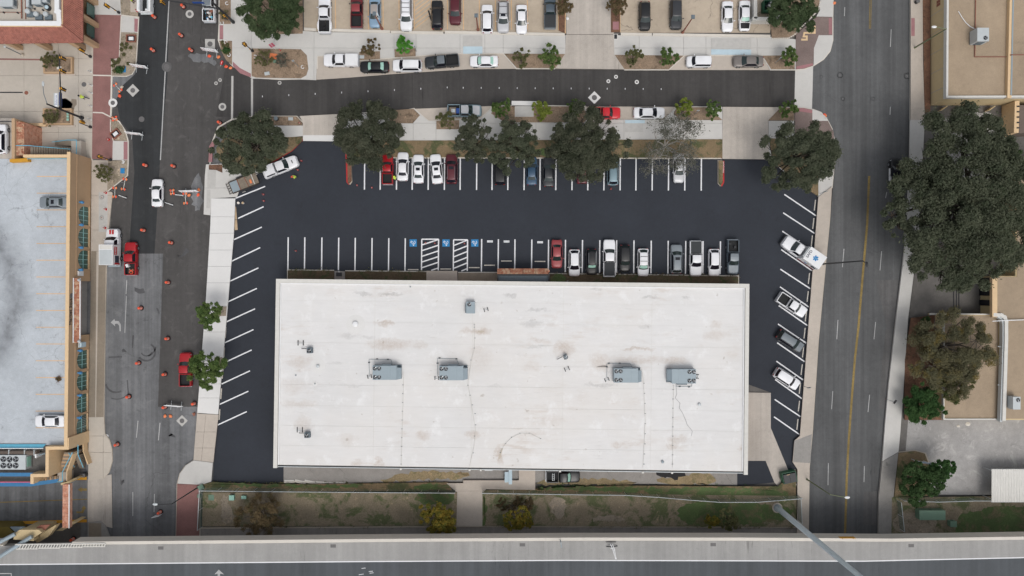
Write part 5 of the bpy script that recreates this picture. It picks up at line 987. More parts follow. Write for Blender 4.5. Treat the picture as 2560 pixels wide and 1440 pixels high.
# ---- elevated highway along the bottom
HZ = 7.0
hw = thing('elevated_highway', 'grey elevated highway with a pale barrier along the bottom of the photo', 'highway', tuple(W(1280,1500,0)))
hp = [(-400,1366),(0,1363),(270,1359),(500,1357),(980,1352.5),(1460,1349.5),(1860,1349.5),(2230,1352),(2560,1347),(2960,1341)]
south = [(2960,1560),(-400,1560)]
b = MB(); prism_w(b, [(x,y+2) for x,y in hp]+south, HZ, HZ-1.1, HZ); b.build('deck', MT['shoulder'], hw, world=True)
lp = [(-400,1415),(0,1411.5),(300,1409),(900,1404),(1400,1401),(1860,1402),(2160,1403),(2560,1394),(2960,1386)]
b = MB(); prism_w(b, lp+south, HZ, HZ-.02, HZ+.004); b.build('traffic_lanes', MT['hiway'], hw, world=True)
b = MB(); q = [(x,y) for x,y in lp]; ribbon(q, .16, HZ, HZ+.008, b); b.build('edge_line', MT['lineW'], hw, world=True)
b = MB(); ribbon([(-20,1434),(28,1434),(29,1450)], .12, HZ, HZ+.009, b); b.build('lane_mark', MT['wornW'], hw, world=True)
for q in ([(547,1424),(536,1436),(544,1434),(545,1452),(550,1452),(550,1434),(560,1436)],): o = MB(); prism_w(o, q, HZ, HZ, HZ+.009); o.build('lane_arrow', MT['wornW'], hw, world=True)
for (x, y), (x2, y2) in (((904,1421),(914,1420)),((922,1429),(932,1428)),((924,1433),(934,1432)),((897,1437),(909,1435))):
    o = MB(); ribbon([(x,y),(x2,y2)], .08, HZ, HZ+.009, o); o.build('survey_tick', MT['lineW'], hw, world=True)
for seg in zip(hp, hp[1:]):
    n = max(1, int((seg[1][0]-seg[0][0])/90))
    for k in range(n):
        a, c = lerp2(*seg, k/n), lerp2(*seg, (k+1)/n); c = lerp2(a, c, .997)
        if c[0] < 268 and a[0] > -10: continue
        o = MB(); pa, pc = W(*a, HZ+.9), W(*c, HZ+.9); d = (pc-pa).normalized(); nn = Vector((-d.y,d.x,0))
        prof = [(-.34,-1.2),(-.34,.9),(.10,.9),(.18,.35),(.42,.12),(.42,0),(.30,-.5)]
        vs = [pa-nn*s+Vector((0,0,HZ+z-pa.z)) for s, z in prof]+[pc-nn*s+Vector((0,0,HZ+z-pc.z)) for s, z in prof]; m = len(prof)
        o.add(vs, [tuple(range(m)), tuple(range(2*m-1,m-1,-1))]+[(i,m+i,m+(i+1)%m,(i+1)%m) for i in range(m)]); o.build('barrier_segment', MT['kerb'], hw, world=True)
for k in range(4):                                   # pale railing where the barrier is interrupted
    x0, x1 = 40+k*56, 96+k*56; y = 1365-k*.7; o = MB()
    o.path([W(x0,y-4,HZ+.95), W(x1-1,y-4.6,HZ+.95)], .1); o.path([W(x0,y+7-k*1.2,HZ+.3), W(x1-1,y+6.6-k*1.2,HZ+.3)], .1)
    for j in range(9): t = j/8; o.tube(W(x0+(x1-x0)*t, y-4.2, HZ+.95), W(x0+(x1-x0)*t-6+k, y+7-k*1.2, HZ+.3), .1, n=4)
    o.build('railing', MT['capW'], hw, world=True)
b = MB(); ribbon([(x,y+4) for x,y in hp[1:4]], .3, HZ-1.0, HZ-.03, b); b.build('edge_beam', MT['shoulder'], hw, world=True)
for x, y in ((402,1370),(833,1365),(1306,1362),(1783,1361.5),(2278,1364)): a = W(x,y,HZ); MB().cbox(a.x,a.y,HZ,.85,.5,.012).build('drain_grate', MT['iron'], hw, world=True)
for x in (120, 700, 1280, 1860, 2440): a = W(x, 1420, 0); MB().cyl(a.x, a.y-6, -.05, HZ-1.1, .75, 16).build('column', MT['grey_conc'], hw, world=True)
a = W(2120,1351,HZ+.9); ys = thing('clearance_sign', 'small yellow sign hung on the highway barrier over the east street', 'sign', (a.x,a.y,HZ+.4)); MB().box(-1.2,.3,-.2,1.2,.36,.52).build('plate', MT['yellowP'], ys); MB().box(-.9,.2,.3,-.8,.3,.5).build('bracket', MT['steel'], ys); MB().box(.8,.2,.3,.9,.3,.5).build('bracket', MT['steel'], ys)
a = W(1182,1346,HZ-.2); ys = thing('sign_bracket', 'blue grey sign frame clipped to the outside of the highway barrier', 'sign frame', (a.x,a.y,HZ-.4)); MB().box(-.95,.02,-.2,.95,.12,.9).build('panel', MT['hvac'], ys)
for x in (-.7,0,.7): MB().box(x-.05,-.3,.5,x+.05,.02,.6).build('arm', MT['hvac_dark'], ys)
# ------------------------------------------------------------------ vehicles
PAINT = {}
def car_paint(c):
    if c not in PAINT:
        rgb = {'white':(236,237,240),'black':(27,28,31),'dark':(44,48,52),'grey':(112,120,126),'slate':(84,96,106),'silver':(196,197,200),'red':(172,24,34),'brightred':(206,22,38),'maroon':(88,26,38),'oldred':(150,62,66),
               'blue':(56,84,110),'paleblue':(136,164,188),'taupe':(124,118,114),'bluegrey':(126,150,160),'steelblue':(132,140,146),'darkred':(112,32,40),'roofgrey':(172,164,158),'charcoal':(56,58,62)}[c]
        PAINT[c] = paint('car_paint_'+c, lin(*rgb), .0 if c in ('white','brightred') else .15)
    return PAINT[c]
MT['liner'] = plain('bed_liner', lin(30,32,34), .8, .15, 4); MT['tonneau'] = plain('bed_cover', lin(52,55,58), .75, .08, 3)
SH = {   # hood z, belt z, roof z, windscreen base x, roof front x, roof rear x, rear glass base x (fractions of length), tail z, roof half width factor
 'sedan': (.93, .98, 1.45, .225, .075, -.21, -.335, 1.04, .66),
 'hatch': (.97, 1.02, 1.52, .24, .09, -.33, -.445, 1.02, .68),
 'suv':   (1.06,1.12, 1.72, .235, .105, -.385, -.455, 1.12, .72),
 'van':   (1.02,1.12, 1.78, .30, .15, -.42, -.475, 1.12, .74),
 'boxy':  (1.02,1.08, 1.65, .27, .16, -.44, -.475, 1.08, .78),
 'chassis': (1.28,1.34, 2.12, .25, .155, .02, -.01, 1.3, .76),
 'pickup':(1.14,1.18, 1.85, .215, .105, -.095, -.125, 1.2, .72)}
def car(px, py, ang, kind, color, label, L=4.8, Wd=1.86, z=.03, bed=None, roof=None, hood=None, rails=0, bars=0, sunroof=0, shade=0, dark=0, cab4=1, tailed=0, extra=None, nobed=0, doors=None, group='parked cars and trucks', cat=None, name=None, zoff=.8, rails_m='black'):
    p = W(px, py, z+zoff)
    cat = cat or {'pickup':'pickup truck','suv':'suv','van':'minivan'}.get(kind, 'car'); nm = name or {'sedan':'parked_car','hatch':'parked_car','boxy':'parked_car','suv':'parked_suv','van':'parked_minivan','pickup':'pickup_truck','chassis':'truck'}[kind]
    t = thing(nm, label, cat, (p.x, p.y, z), R(ang), group)
    hz, bz, rz, xw, xf, xr, xb, tz, rw = SH[kind]; h = Wd/2; P = car_paint(color); g = MT['tint' if dark else 'glass']
    xw, xf, xr, xb = [q*L for q in (xw, xf, xr, xb)]
    pk = kind in ('pickup','chassis'); nobed = nobed or kind == 'chassis'; x0 = -.5*L if not pk else xb-.06
    # lower body, lofted
    sta = [(.5,.60,.60),(.492,.74,.74),(.47,.87,hz-.10),(.43,.95,hz-.04),(.36,.99,hz+.0),(xw/L+.02,1,hz+.05),(xw/L-.05,1,bz),(0.02,1,bz)]
    sta += [(xb/L,1,bz+.0)] if pk else [(xr/L,1,bz+.01),(xb/L+.01,.985,tz),(-.45,.96,tz-.01),(-.482,.90,tz-.06),(-.497,.78,tz-.22),(-.5,.64,.60)]
    if not pk and xb/L < -.44: sta = [s for s in sta if s[0] != -.45]
    sta = sorted(sta, key=lambda s: -s[0]); rings = []
    for x, w, zt in sta:
        w *= h; lo = .26 if abs(x) < .44 else .34
        half = [(0,zt+.03),(.5*w,zt+.022),(.82*w,zt-.01),(.95*w,zt-.07),(w,zt-.2 if zt > .7 else zt-.1),(w*.995,max(lo+.1,.5 if zt > .7 else .45)),(w*.95,lo+.02),(0,lo)]
        rings.append([(x*L,-y,zz) for y, zz in half[::-1]]+[(x*L,y,zz) for y, zz in half[1:-1]])
    n = len(rings[0]); m = MB(); vs = [v for r in rings for v in r]; fs = [(j*n+i, j*n+(i+1)%n, (j+1)*n+(i+1)%n, (j+1)*n+i) for j in range(len(rings)-1) for i in range(n)]
    m.add(vs, fs+[tuple(range(n-1,-1,-1)), tuple((len(rings)-1)*n+i for i in range(n))])
    # greenhouse
    hb, hr = h*.93, h*rw
    prof = [(xw,bz-.02,hb*.97,.16),(xf,rz-.06,hr,.10),(xf-.18,rz-.015,hr,.05),((xf+xr)/2,rz+.02,hr,0),(xr+.15,rz-.02,hr*.98,-.03),(xr,rz-.06,hr*.97,-.06 if not pk else -.02),(xb,bz-.02,hb*.95,-.14 if not pk else -.02)]
    us = [-1,-.66,-.33,0,.33,.66,1]
    def gp(i, u, k=0.0):
        x, zz, w, bu = prof[i]; return Vector((x+bu*(1-u*u), u*w, zz-.05*u*u*(1 if 0 < i < 6 else 0)))
    top = [[gp(i, u) for u in us] for i in range(7)]; b0 = len(m.v); m.grid(top)
    for s in (0, 6):
        edge = [r[s] for r in top]; base = [Vector((r[s].x, (1 if s else -1)*hb, bz-.06)) for r in top]; m.grid([edge, base] if s else [base, edge])
    body = m.build('body', P, t, smooth=42)
    def patch(nm, i, j, ulo, uhi, vlo, vhi, mat, off=.012, par=t):
        rows_ = []
        for k in range(5):
            v = vlo+(vhi-vlo)*k/4; r = []
            for u in [ulo+(uhi-ulo)*q/6 for q in range(7)]:
                a = gp(i, u).lerp(gp(j, u), v); r.append(a)
            rows_.append(r)
        nr = (rows_[0][3]-rows_[4][3]).cross(rows_[2][6]-rows_[2][0]).normalized(); nr *= 1 if nr.z > 0 else -1
        rows_ = [[a+nr*off for a in r] for r in rows_]; mm = MB(); mm.grid(rows_); return mm.build(nm, mat, par)
    ws = patch('windscreen', 0, 1, -.93, .93, .06, .97, g)
    if shade: patch('sunshade', 0, 1, -.84, .84, .3, .93, MT['mint'], .016, ws)
    patch('rear_window', 6, 5, -.86 if kind != 'suv' else -.9, .86 if kind != 'suv' else .9, .12, .93, MT['mint'] if shade == 2 else g)
    for s in (1, -1):
        a = [(xw-.35,bz+.0),(xf+.02,rz-.13),(xf-.15,rz-.1),((xf+xr)/2,rz-.085),(xr+.12,rz-.1),(xr-.02,rz-.14),(xb+.22 if not pk else xb+.12,bz+.0)]
        q = [Vector((x, s*(hb+(hr-hb)*(zz-bz+.04)/(rz-bz)+.016), zz)) for x, zz in a]; MB().add(q, [(0,6,3),(0,3,2),(0,2,1),(6,5,3),(5,4,3)] if s > 0 else [(0,3,6),(0,2,3),(0,1,2),(6,3,5),(5,3,4)]).build('side_window', MT['tint'], t)
        nd = 2 if (cab4 or not pk) else 1; xs = [xw-.25, (xw-.25+max(xb+.3,-.33*L))/2, max(xb+.3,-.33*L)] if not pk else ([xw-.25,(xw-.3+xb)/2,xb+.05] if cab4 else [xw-.25, xb+.2])
        for k in range(nd):
            d = MB().box(min(xs[k],xs[k+1])+.02, s*h-.012, .40, max(xs[k],xs[k+1])-.02, s*h+.012, bz-.22).build('door', MT[doors] if doors else P, t)
            MB().box(xs[k+1]+.08, s*(h+.03)-.015, bz-.32, xs[k+1]+.26, s*(h+.03)+.015, bz-.28).build('handle', MT['black'] if color in ('black','dark') else P, d)
        mm = MB().blob((xw-.32, s*(h+.14), bz+.06), (.09,.13,.09), 8, 5); mm.tube((xw-.3,s*(h-.06),bz),(xw-.32,s*(h+.08),bz+.04),.03); mm.build('mirror', P if not pk or color in ('white','brightred','red') else MT['black'], t, smooth=50)
        MB().add([(.497*L,s*h*.42,.62),(.455*L,s*h*.90,.66),(.42*L,s*h*.985,.70),(.42*L,s*h*.965,hz-.08),(.462*L,s*h*.82,hz-.10),(.499*L,s*h*.44,.72)], [(0,1,4,5),(1,2,3,4)] if s > 0 else [(5,4,1,0),(4,3,2,1)]).build('headlight', MT['lampW'], t)
        xt = -.5*L
        MB().box(xt-.012, min(s*h*.55,s*h*.80), .70, xt+.10 if not pk else xt+.05, max(s*h*.55,s*h*.80), .92 if tz < 1.1 else 1.0).build('tail_light', MT['tailR'], t)
        for xx in (.31*L, -.30*L if not pk else -.29*L):
            wh = MB().tube((xx,s*(h-.26),.34),(xx,s*(h+.012),.34),.345,n=18).build('wheel', MT['dark'], t)
            rr = MB().tube((xx,s*(h+.0),.34),(xx,s*(h+.02),.34),.23,n=14).build('rim', MT['rim'], wh)
    MB().box(.5*L-.05,-h*.4,.42,.5*L+.015,h*.4,.62).build('grille', MT['black'], t)
    if hood: 
        mm = MB(); mm.grid([[(x*L, y*h*.8*wf, zz+.047-.03*abs(y)) for y in (-1,-.5,0,.5,1)] for x, wf, zz in ((xw/L+.03,1,hz+.05),(.36,.98,hz),(.44,.9,hz-.04))]); mm.build('hood', car_paint(hood), t)
    if roof:
        mm = MB(); mm.grid([[gp(i, u*.94)+Vector((0,0,.012)) for u in us] for i in range(1,6)]); mm.build('roof_panel', car_paint(roof), t)
    if rails:
        for s in (1,-1): MB().path([(xf-.25,s*hr*.9,rz-.02),(xf-.4,s*hr*.9,rz+.05),(xr+.3,s*hr*.9,rz+.05),(xr+.15,s*hr*.9,rz-.02)], .025).build('roof_rail', MT[rails_m], t)
    for k in range(bars):
        x = xf-.35-(xf-xr-.7)*(k+.3)/max(1,bars-.4); MB().box(x-.035,-hr*.92,rz+.03,x+.035,hr*.92,rz+.07).build('crossbar', MT['black'], t)
    if sunroof: MB().box(xf-.75,-hr*.55,rz-.01,xf-.28,hr*.55,rz+.03).build('sunroof', MT['tint'], t)
    if pk and not nobed:
        zf, zr = .72, 1.2; xa, xe = xb-.09, -.5*L; bw = h*.99
        mm = MB()
        mm.box(xe+.02,-bw,.36,xa,-bw+.13,zr); mm.box(xe+.02,bw-.13,.36,xa,bw,zr); mm.box(xa-.08,-bw+.132,.36,xa-.002,bw-.132,zr-.02); mm.box(xe+.02,-bw+.132,.36,xe+.04,bw-.132,zf-.02); mm.build('bed_side', P, t)
        MB().box(xe+.1,-bw+.135,zf-.05,xa-.085,bw-.135,zf).build('bed_floor', MT['liner'], t)
        MB().box(xe-.02,-bw+.135,.50,xe+.08,bw-.135,zr-.01).build('tailgate', P, t); MB().box(xe-.14,-bw*.95,.40,xe-.022,bw*.95,.58).build('bumper', MT['rim'], t)
        for s in (1,-1): MB().box(xe+.1,s*(bw-.15)-.02,zf,xa-.09,s*(bw-.15)+.02,zr+.012).build('bed_rail', MT['liner'], t)
        if bed == 'cover': MB().box(xe+.03,-bw+.1,zr-.01,xa-.02,bw-.1,zr+.035).build('bed_cover', MT['tonneau'], t)
        if bed == 'white': MB().box(xe+.05,-bw+.08,zr-.01,xa-.03,bw-.08,zr+.06).build('bed_cover', MT['white'], t); MB().box(xe+.04,-bw+.07,zr-.012,xa-.025,bw-.07,zr-.005).build('cover_seal', MT['black'], t)
        if bed == 'topper':
            mm = MB(); rowsb = [[(x, y*(h*.98 if zz < 1.3 else h*.80), zz) for y in (-1,-.98,-.5,0,.5,.98,1)] for x, zz in ((xa,1.2),(xa-.06,1.84),(xe+.35,1.84),(xe+.03,1.2))]; mm.grid(rowsb)
            for s in (-1, 1): mm.add([(xa,s*h*.98,1.19),(xe+.03,s*h*.98,1.19),(xe+.35,s*h*.80,1.84),(xa-.06,s*h*.80,1.84)], [(0,1,2,3) if s < 0 else (3,2,1,0)])
            mm.build('camper_top', P, t); 
            for s in (-1, 1): MB().add([(xa-.25,s*h*.955,1.32),(xe+.45,s*h*.955,1.32),(xe+.5,s*h*.855,1.68),(xa-.25,s*h*.855,1.68)], [(0,1,2,3) if s < 0 else (3,2,1,0)]).build('camper_window', MT['tint'], t)
        if tailed:
            for s in (1,-1): MB().blob((-.31*L,s*(h+.05),.92),(.75,.2,.34),12,8).build('wide_fender', P, t, smooth=60)
    if extra: extra(t, L, h, xb)
    return t
N_, E_, S_, W_ = 90, 0, -90, 180
def clutter(seed, n=7, items=()):
    def f(t, L, h, xb):
        r = random.Random(seed)
        for i in range(n):
            x = r.uniform(-.46*L, xb-.35); y = r.uniform(-.55*h, .55*h); m = MT[r.choice(items or ['wood','black','rust','steel','orange2','white','blueR'])]
            b = MB()
            if i % 3 == 0: b.cyl(x, y, .72, .72+r.uniform(.25,.5), r.uniform(.13,.22), 12); nm = 'bucket'
            elif i % 3 == 1: b.cbox(x, y, .72, r.uniform(.3,.7), r.uniform(.2,.45), r.uniform(.15,.4), r.uniform(0,3)); nm = 'crate'
            else: b.tube((x-.4,y,.8),(x+.4,y+r.uniform(-.3,.3),.95),.04); nm = 'tool'
            b.build(nm, m, t)
    return f
G1, G2, G3 = 'vehicles in the tan lots along the top edge', 'vehicles parked along the side street', 'vehicles in the newly striped lot'
# tan lots at the top edge
car(812,36,N_,'pickup','white','white pickup with bulging rear fenders, open bed towards the pavement, under the oak', 6.1,2.0, bed='open', tailed=1, dark=1, group=G1, extra=clutter(3,4,['darkbark','dark']) if 'darkbark' in MT else None)
car(892,26,N_,'pickup','darkred','dark maroon pickup with an empty black bed beside the lamp post', 5.7,1.95, group=G1, roof='oldred')
car(937,31,S_,'sedan','paleblue','old pale blue sedan with a rust faded grey roof under the leaning lamp', 5.0,1.86, group=G1, roof='roofgrey')
car(1016,36,S_,'suv','white','white suv with black roof ladder bars beside the hatched strip', 5.4,2.0, bars=3, rails=1, group=G1)
car(1093,37,N_,'suv','black','black suv on the other side of the hatched strip', 4.8,1.9, dark=1, group=G1)
car(1138,24,S_,'suv','maroon','maroon suv facing the pavement in the tan lot', 4.9,1.95, group=G1)
car(1218,47,N_,'suv','white','white crossover backed in next to the silver suv with a sunroof', 4.75,1.88, dark=1, group=G1)
car(1258,42,S_,'suv','silver','silver suv with roof bars and a dark sunroof', 5.2,1.95, bars=2, rails=1, sunroof=1, group=G1)
car(1304,48,S_,'sedan','white','white sedan with a black nose beside the silver suv', 4.75,1.82, group=G1)
car(1375,27,N_,'pickup','slate','slate grey pickup with a covered bed beside the planted strip', 5.7,1.95, bed='cover', group=G1)
car(1612,40,S_,'suv','black','black suv alone in the second tan lot beside the entrance', 4.7,1.88, dark=0, group=G1)
car(1690,36,S_,'suv','charcoal','charcoal suv next to the leaning rusty lamp in the second tan lot', 4.9,1.95, group=G1)
car(1819,41,S_,'sedan','white','all white sedan in the second tan lot', 5.0,1.88, dark=0, group=G1)
car(1862,39,S_,'sedan','white','white sedan with a black bonnet next to the dumpster enclosure', 4.95,1.86, hood='black', shade=1, group=G1)
# side street, upper kerb
car(852,151,W_,'pickup','white','white pickup with a flat white bed cover, first in the kerb bay', 5.8,2.0, bed='white', dark=1, group=G2)
car(936,167,W_,'sedan','black','black sedan between the white pickup and the white suv in the kerb bay', 4.8,1.86, shade=2, group=G2)
car(1018,164,W_,'suv','white','white suv with roof rails between two dark vehicles in the kerb bay', 4.9,1.95, rails=1, dark=1, rails_m='galv', group=G2)
car(1104,154,W_-5+10,'pickup','dark','dark grey pickup with an empty black bed in the kerb bay', 5.6,1.95, roof='grey', group=G2)
car(1210,153,W_,'sedan','white','white sedan with a mint sunshade in the kerb bay under the pale blue ramp', 4.7,1.84, shade=2, group=G2)
car(1747,154,W_,'boxy','white','small boxy white hatchback in the right hand kerb bay', 4.15,1.8, dark=1, group=G2)
car(1871,153,W_,'sedan','taupe','taupe grey sedan in the kerb bay below the double rusty lids', 4.95,1.86, group=G2)
def bluebed(t, L, h, xb):
    MB().box(-.25*L,-.5*h,.72,-.15*L,.35*h,1.15).build('tool_box', MT['blue'], t); MB().box(-.46*L,-.6*h,.72,-.26*L,.6*h,.78).build('plank', MT['wood'], t); MB().box(-.4*L,-.3*h,.78,-.28*L,.3*h,.95).build('crate', MT['galv'], t)
car(1162,277,E_,'pickup','bluegrey','silver pickup with a blue tool box in its bed beside the yellowish street tree', 5.6,1.95, roof='silver', hood='silver', extra=bluebed, group=G2)
car(1513,283,E_,'pickup','brightred','bright red pickup in the lower kerb bay half under the oak', 5.1,1.88, extra=clutter(9,3,['white','black']), group=G2)
car(1623,282,E_,'sedan','white','white sedan in the lower kerb bay ahead of the red pickup', 5.2,1.86, dark=1, group=G2)
# striped lot, upper row
def dashbox(t, L, h, xb): MB().box(.40*L-.35,-.28,1.13,.40*L-.2,.28,1.19).build('hood_scoop', MT['black'], t)
car(702,417,21.5,'pickup','white','white pickup with a camper top towing the flat trailer beneath the big oak', 6.0,2.0, bed='topper', group=G3, extra=dashbox)
car(970,424,N_,'pickup','red','dark red pickup with an open bed half hidden by the oak', 4.9,1.8, group=G3, zoff=.5)
car(1007,416,N_-1,'sedan','white','white sedan partly under the oak beside the dark red pickup', 4.75,1.84, dark=1, group=G3)
car(1046,422,N_,'sedan','white','white sedan with a sunroof parked square in its bay', 4.75,1.8, sunroof=1, dark=0, group=G3)
car(1091,422,N_+5,'sedan','white','white sedan with a sunroof parked slightly crooked', 4.9,1.86, sunroof=1, dark=1, group=G3)
car(1129,422,N_,'suv','maroon','deep maroon suv with pale roof rails in the upper row of the lot', 4.9,1.9, rails=1, rails_m='rim', dark=1, sunroof=1, group=G3)
car(1250,424,N_,'van','black','long black minivan in the upper row of the lot under oak twigs', 5.0,1.95, dark=1, group=G3)
car(1329,427,N_,'sedan','blue','steel blue sedan in the upper row of the lot', 4.7,1.82, group=G3)
car(1371.5,430,N_,'sedan','charcoal','charcoal sedan beside the steel blue one', 4.85,1.82, group=G3, shade=0)
car(1455,424,N_,'sedan','maroon','maroon car almost hidden under the large oak, only its tail showing', 4.6,1.8, group=G3)
car(1532,427,N_,'suv','bluegrey','blue grey suv with a red cone behind it', 4.8,1.84, rails=1, group=G3, dark=1)
car(1697,421,S_,'sedan','silver','silver sedan nosing out from under the bare grey tree', 4.75,1.8, group=G3)
# striped lot, row by the building
car(1392,635,S_,'sedan','oldred','faded red sedan in the row by the white building', 4.7,1.82, group=G3)
car(1436,657,S_,'hatch','white','white hatchback between the faded red car and the small black suv', 4.45,1.84, dark=1, group=G3)
car(1479,655,S_,'suv','black','small black suv with silver roof rails and a mint sunshade', 4.25,1.76, rails=1, rails_m='rim', shade=1, group=G3)
car(1523,644,N_,'pickup','white','white pickup with a black bed cover, nose out from the white building', 6.1,2.0, bed='cover', group=G3)
car(1562,646,S_,'suv','black','black suv with bright red tail lights next to the white pickup', 4.4,1.8, group=G3)
car(1608,656,S_,'hatch','white','white hatchback with two roof bars and a mint sunshade', 4.6,1.84, bars=2, shade=1, group=G3)
car(1691,647,N_,'suv','steelblue','blue grey suv with a sunroof facing out of the row by the building', 4.8,1.9, rails=1, sunroof=1, group=G3)
car(1739,647,S_,'pickup','white','white pickup with a grey bed cover, nose towards the building', 5.8,1.98, bed='cover', dark=1, group=G3)
car(1785.5,656,S_,'hatch','white','white hatchback between the two pickups in the row by the building', 4.5,1.84, dark=1, group=G3)
car(1832,643,S_,'pickup','slate','slate pickup with a bucket in its black bed at the row end', 5.7,1.9, roof='steelblue', hood='steelblue', group=G3, extra=clutter(5,3,['black','white']))
# angled bays on the east side
car(1980,763,-33.5,'pickup','white','white pickup with a black bed in the angled bays', 5.3,1.88, group=G3)
car(1976,853,-33,'suv','charcoal','charcoal suv with a grey roof in the angled bays', 4.9,1.92, roof='grey', hood='grey', rails=1, group=G3)
car(1967,947,-33,'suv','white','white crossover in the angled bays below the charcoal suv', 4.6,1.86, dark=1, group=G3)
def ladder(t, L, h, xb):
    b = MB(); x = -.30*L
    for dx in (-.16,.16): b.box(x+dx-.03,-.62*h,1.22,x+dx+.03,.6*h,1.27)
    for k in range(4): b.box(x-.16,-.55*h+k*.33*h,1.225,x+.16,-.52*h+k*.33*h+.02,1.262)
    b.build('ladder', MT['galv'], t)
car(1408,1191,E_,'pickup','black','black pickup with a ladder in its bed behind the white building', 5.55,1.95, shade=1, extra=ladder, group='vehicles behind the building')
# streets and garage
G4 = 'vehicles on the western street'
car(393,482,N_,'sedan','white','white sedan driving up the coned off street', 4.6,1.8, group=G4)
car(464.5,923,N_,'pickup','red','red pickup half hidden under the kerb tree', 5.6,1.95, group=G4)
car(328,646,N_,'pickup','red','red pickup with work gear in its bed beside the box truck', 5.5,1.9, group=G4, extra=lambda t,L,h,xb: (clutter(12,6,['orange','darkbark','wood','rust'])(t,L,h,xb), MB().cbox(-.22*L,.45*h,.72,.5,.42,.62,.4).build('cooler', MT['white'], t), MB().lathe(-.42*L,-.1*h,[(.3,.72),(.3,1.0),(.22,1.0),(.2,.8)],16).build('hose_reel', MT['orange'], t)))
car(135,506,W_,'sedan','steelblue','blue grey sedan with a sunroof on the garage deck', 4.7,1.8, z=4.31, sunroof=1, group='cars on the garage deck', zoff=.8)
car(125,1053,W_,'sedan','white','white sedan on the garage deck near the chiller yard', 4.85,1.86, z=4.31, dark=1, group='cars on the garage deck')
car(2,347,N_,'suv','white','white suv cut by the photo edge on the side deck of the garage', 4.7,1.88, z=4.21, dark=1, group='cars on the garage deck')
car(523,12,N_,'pickup','white','pickup with a bed crammed with junk beside the signal mast at the top', 5.6,2.0, group=G4, roof='steelblue', extra=lambda t,L,h,xb: (clutter(21,14,['teal','black','rust','white','blueR','navy','capW','wood'])(t,L,h,xb), clutter(23,8,['black','teal','white'])(t,L,h,xb)))
def service(t, L, h, xb):
    for s in (1,-1):
        MB().box(-.5*L,s*h*.55,.7,xb-.1,s*h*1.04,1.55).build('tool_locker', MT['white'], t); MB().box(-.47*L,s*h*.62-.1,1.55,xb-.3,s*h*.62+.1,1.6).build('locker_lid', MT['galv'], t)
    MB().box(-.535*L,-h*.9,.45,-.5*L,h*.9,.62).build('step_bumper', MT['galv'], t); MB().box(-.46*L,-.25,.72,-.40*L,.1,.9).build('crate', MT['white'], t)
car(365,-16,N_,'pickup','white','white service truck with side lockers cut by the top edge', 6.3,2.15, extra=service, group=G4)
def police(t, L, h, xb):
    text('roof_number', '625', .42, (-1.15,-.1,1.76), (0,0,-R(90)), MT['lineW'], t, bold=.012)
    MB().box(-.1,-.6,1.74,.12,.6,1.86).build('light_bar', MT['tint'], t); MB().box(-.5,.74,1.0,-1.9,.99,1.05).build('white_stripe', MT['white'], t)
car(2240,434,N_,'suv','black','black patrol car with white doors and a roof number, half under the giant tree', 5.0,1.95, doors='white', dark=1, extra=police, group=None)

# ambulance, box truck, trailer
def amb(t, L, h, xb):
    x0, x1, w, z0, z1 = -3.5, -.12, 1.2, .55, 2.75
    MB().add([(x0,-w,z0),(x1,-w,z0),(x1,w,z0),(x0,w,z0),(x0,-w,z1),(x1-.25,-w+.02,z1),(x1-.25,w-.02,z1),(x0,w,z1)], [(3,2,1,0),(4,5,6,7),(0,1,5,4),(1,2,6,5),(2,3,7,6),(3,0,4,7)]).build('patient_box', MT['white'], t)
    for s in (1,-1):
        MB().box(x0+.05,s*w-.015,.6,x1-.1,s*w+.015,1.0).build('red_stripe', MT['tailR'], t); MB().box(x0+.3,s*w-.015,1.5,x0+1.1,s*w+.015,2.2).build('side_window', MT['tint'], t); MB().box(-1.75,s*w-.018,1.2,-1.3,s*w+.018,1.62).build('side_badge', MT['blueR'], t)
        MB().box(x0+1.4,s*w-.014,1.1,x0+1.9,s*w+.014,2.4).build('locker_door', MT['capW'], t)
    MB().box(x0-.3,-w*.8,.45,x0,w*.8,.55).build('rear_step', MT['rim'], t); MB().box(L/2,-h*.85,.4,L/2+.12,h*.85,.75).build('bumper', MT['black'], t)
    text('roof_lettering', 'SAFD', .62, (-.78,0,z1+.012), (0,0,-R(90)), MT['navy'], t, bold=.01)
    b = MB()
    for k in range(3): b.cbox(-2.05, .0, z1+.002+k*.002, .92, .25, .012, R(60*k))
    b.build('star_emblem', MT['blueP'], t); MB().box(-2.35,-.015,z1+.02,-1.75,.015,z1+.026).build('emblem_staff', MT['white'], t)
    MB().box(-.3,-.9,2.5,-.16,.9,2.72).build('light_bar', MT['galv'], t)
car(1999.5,629.5,145,'chassis','white','white ambulance with SAFD and a blue star on its roof, in the angled bays', 6.9,2.1, extra=amb, group=None, cat='ambulance', name='ambulance', zoff=.6)
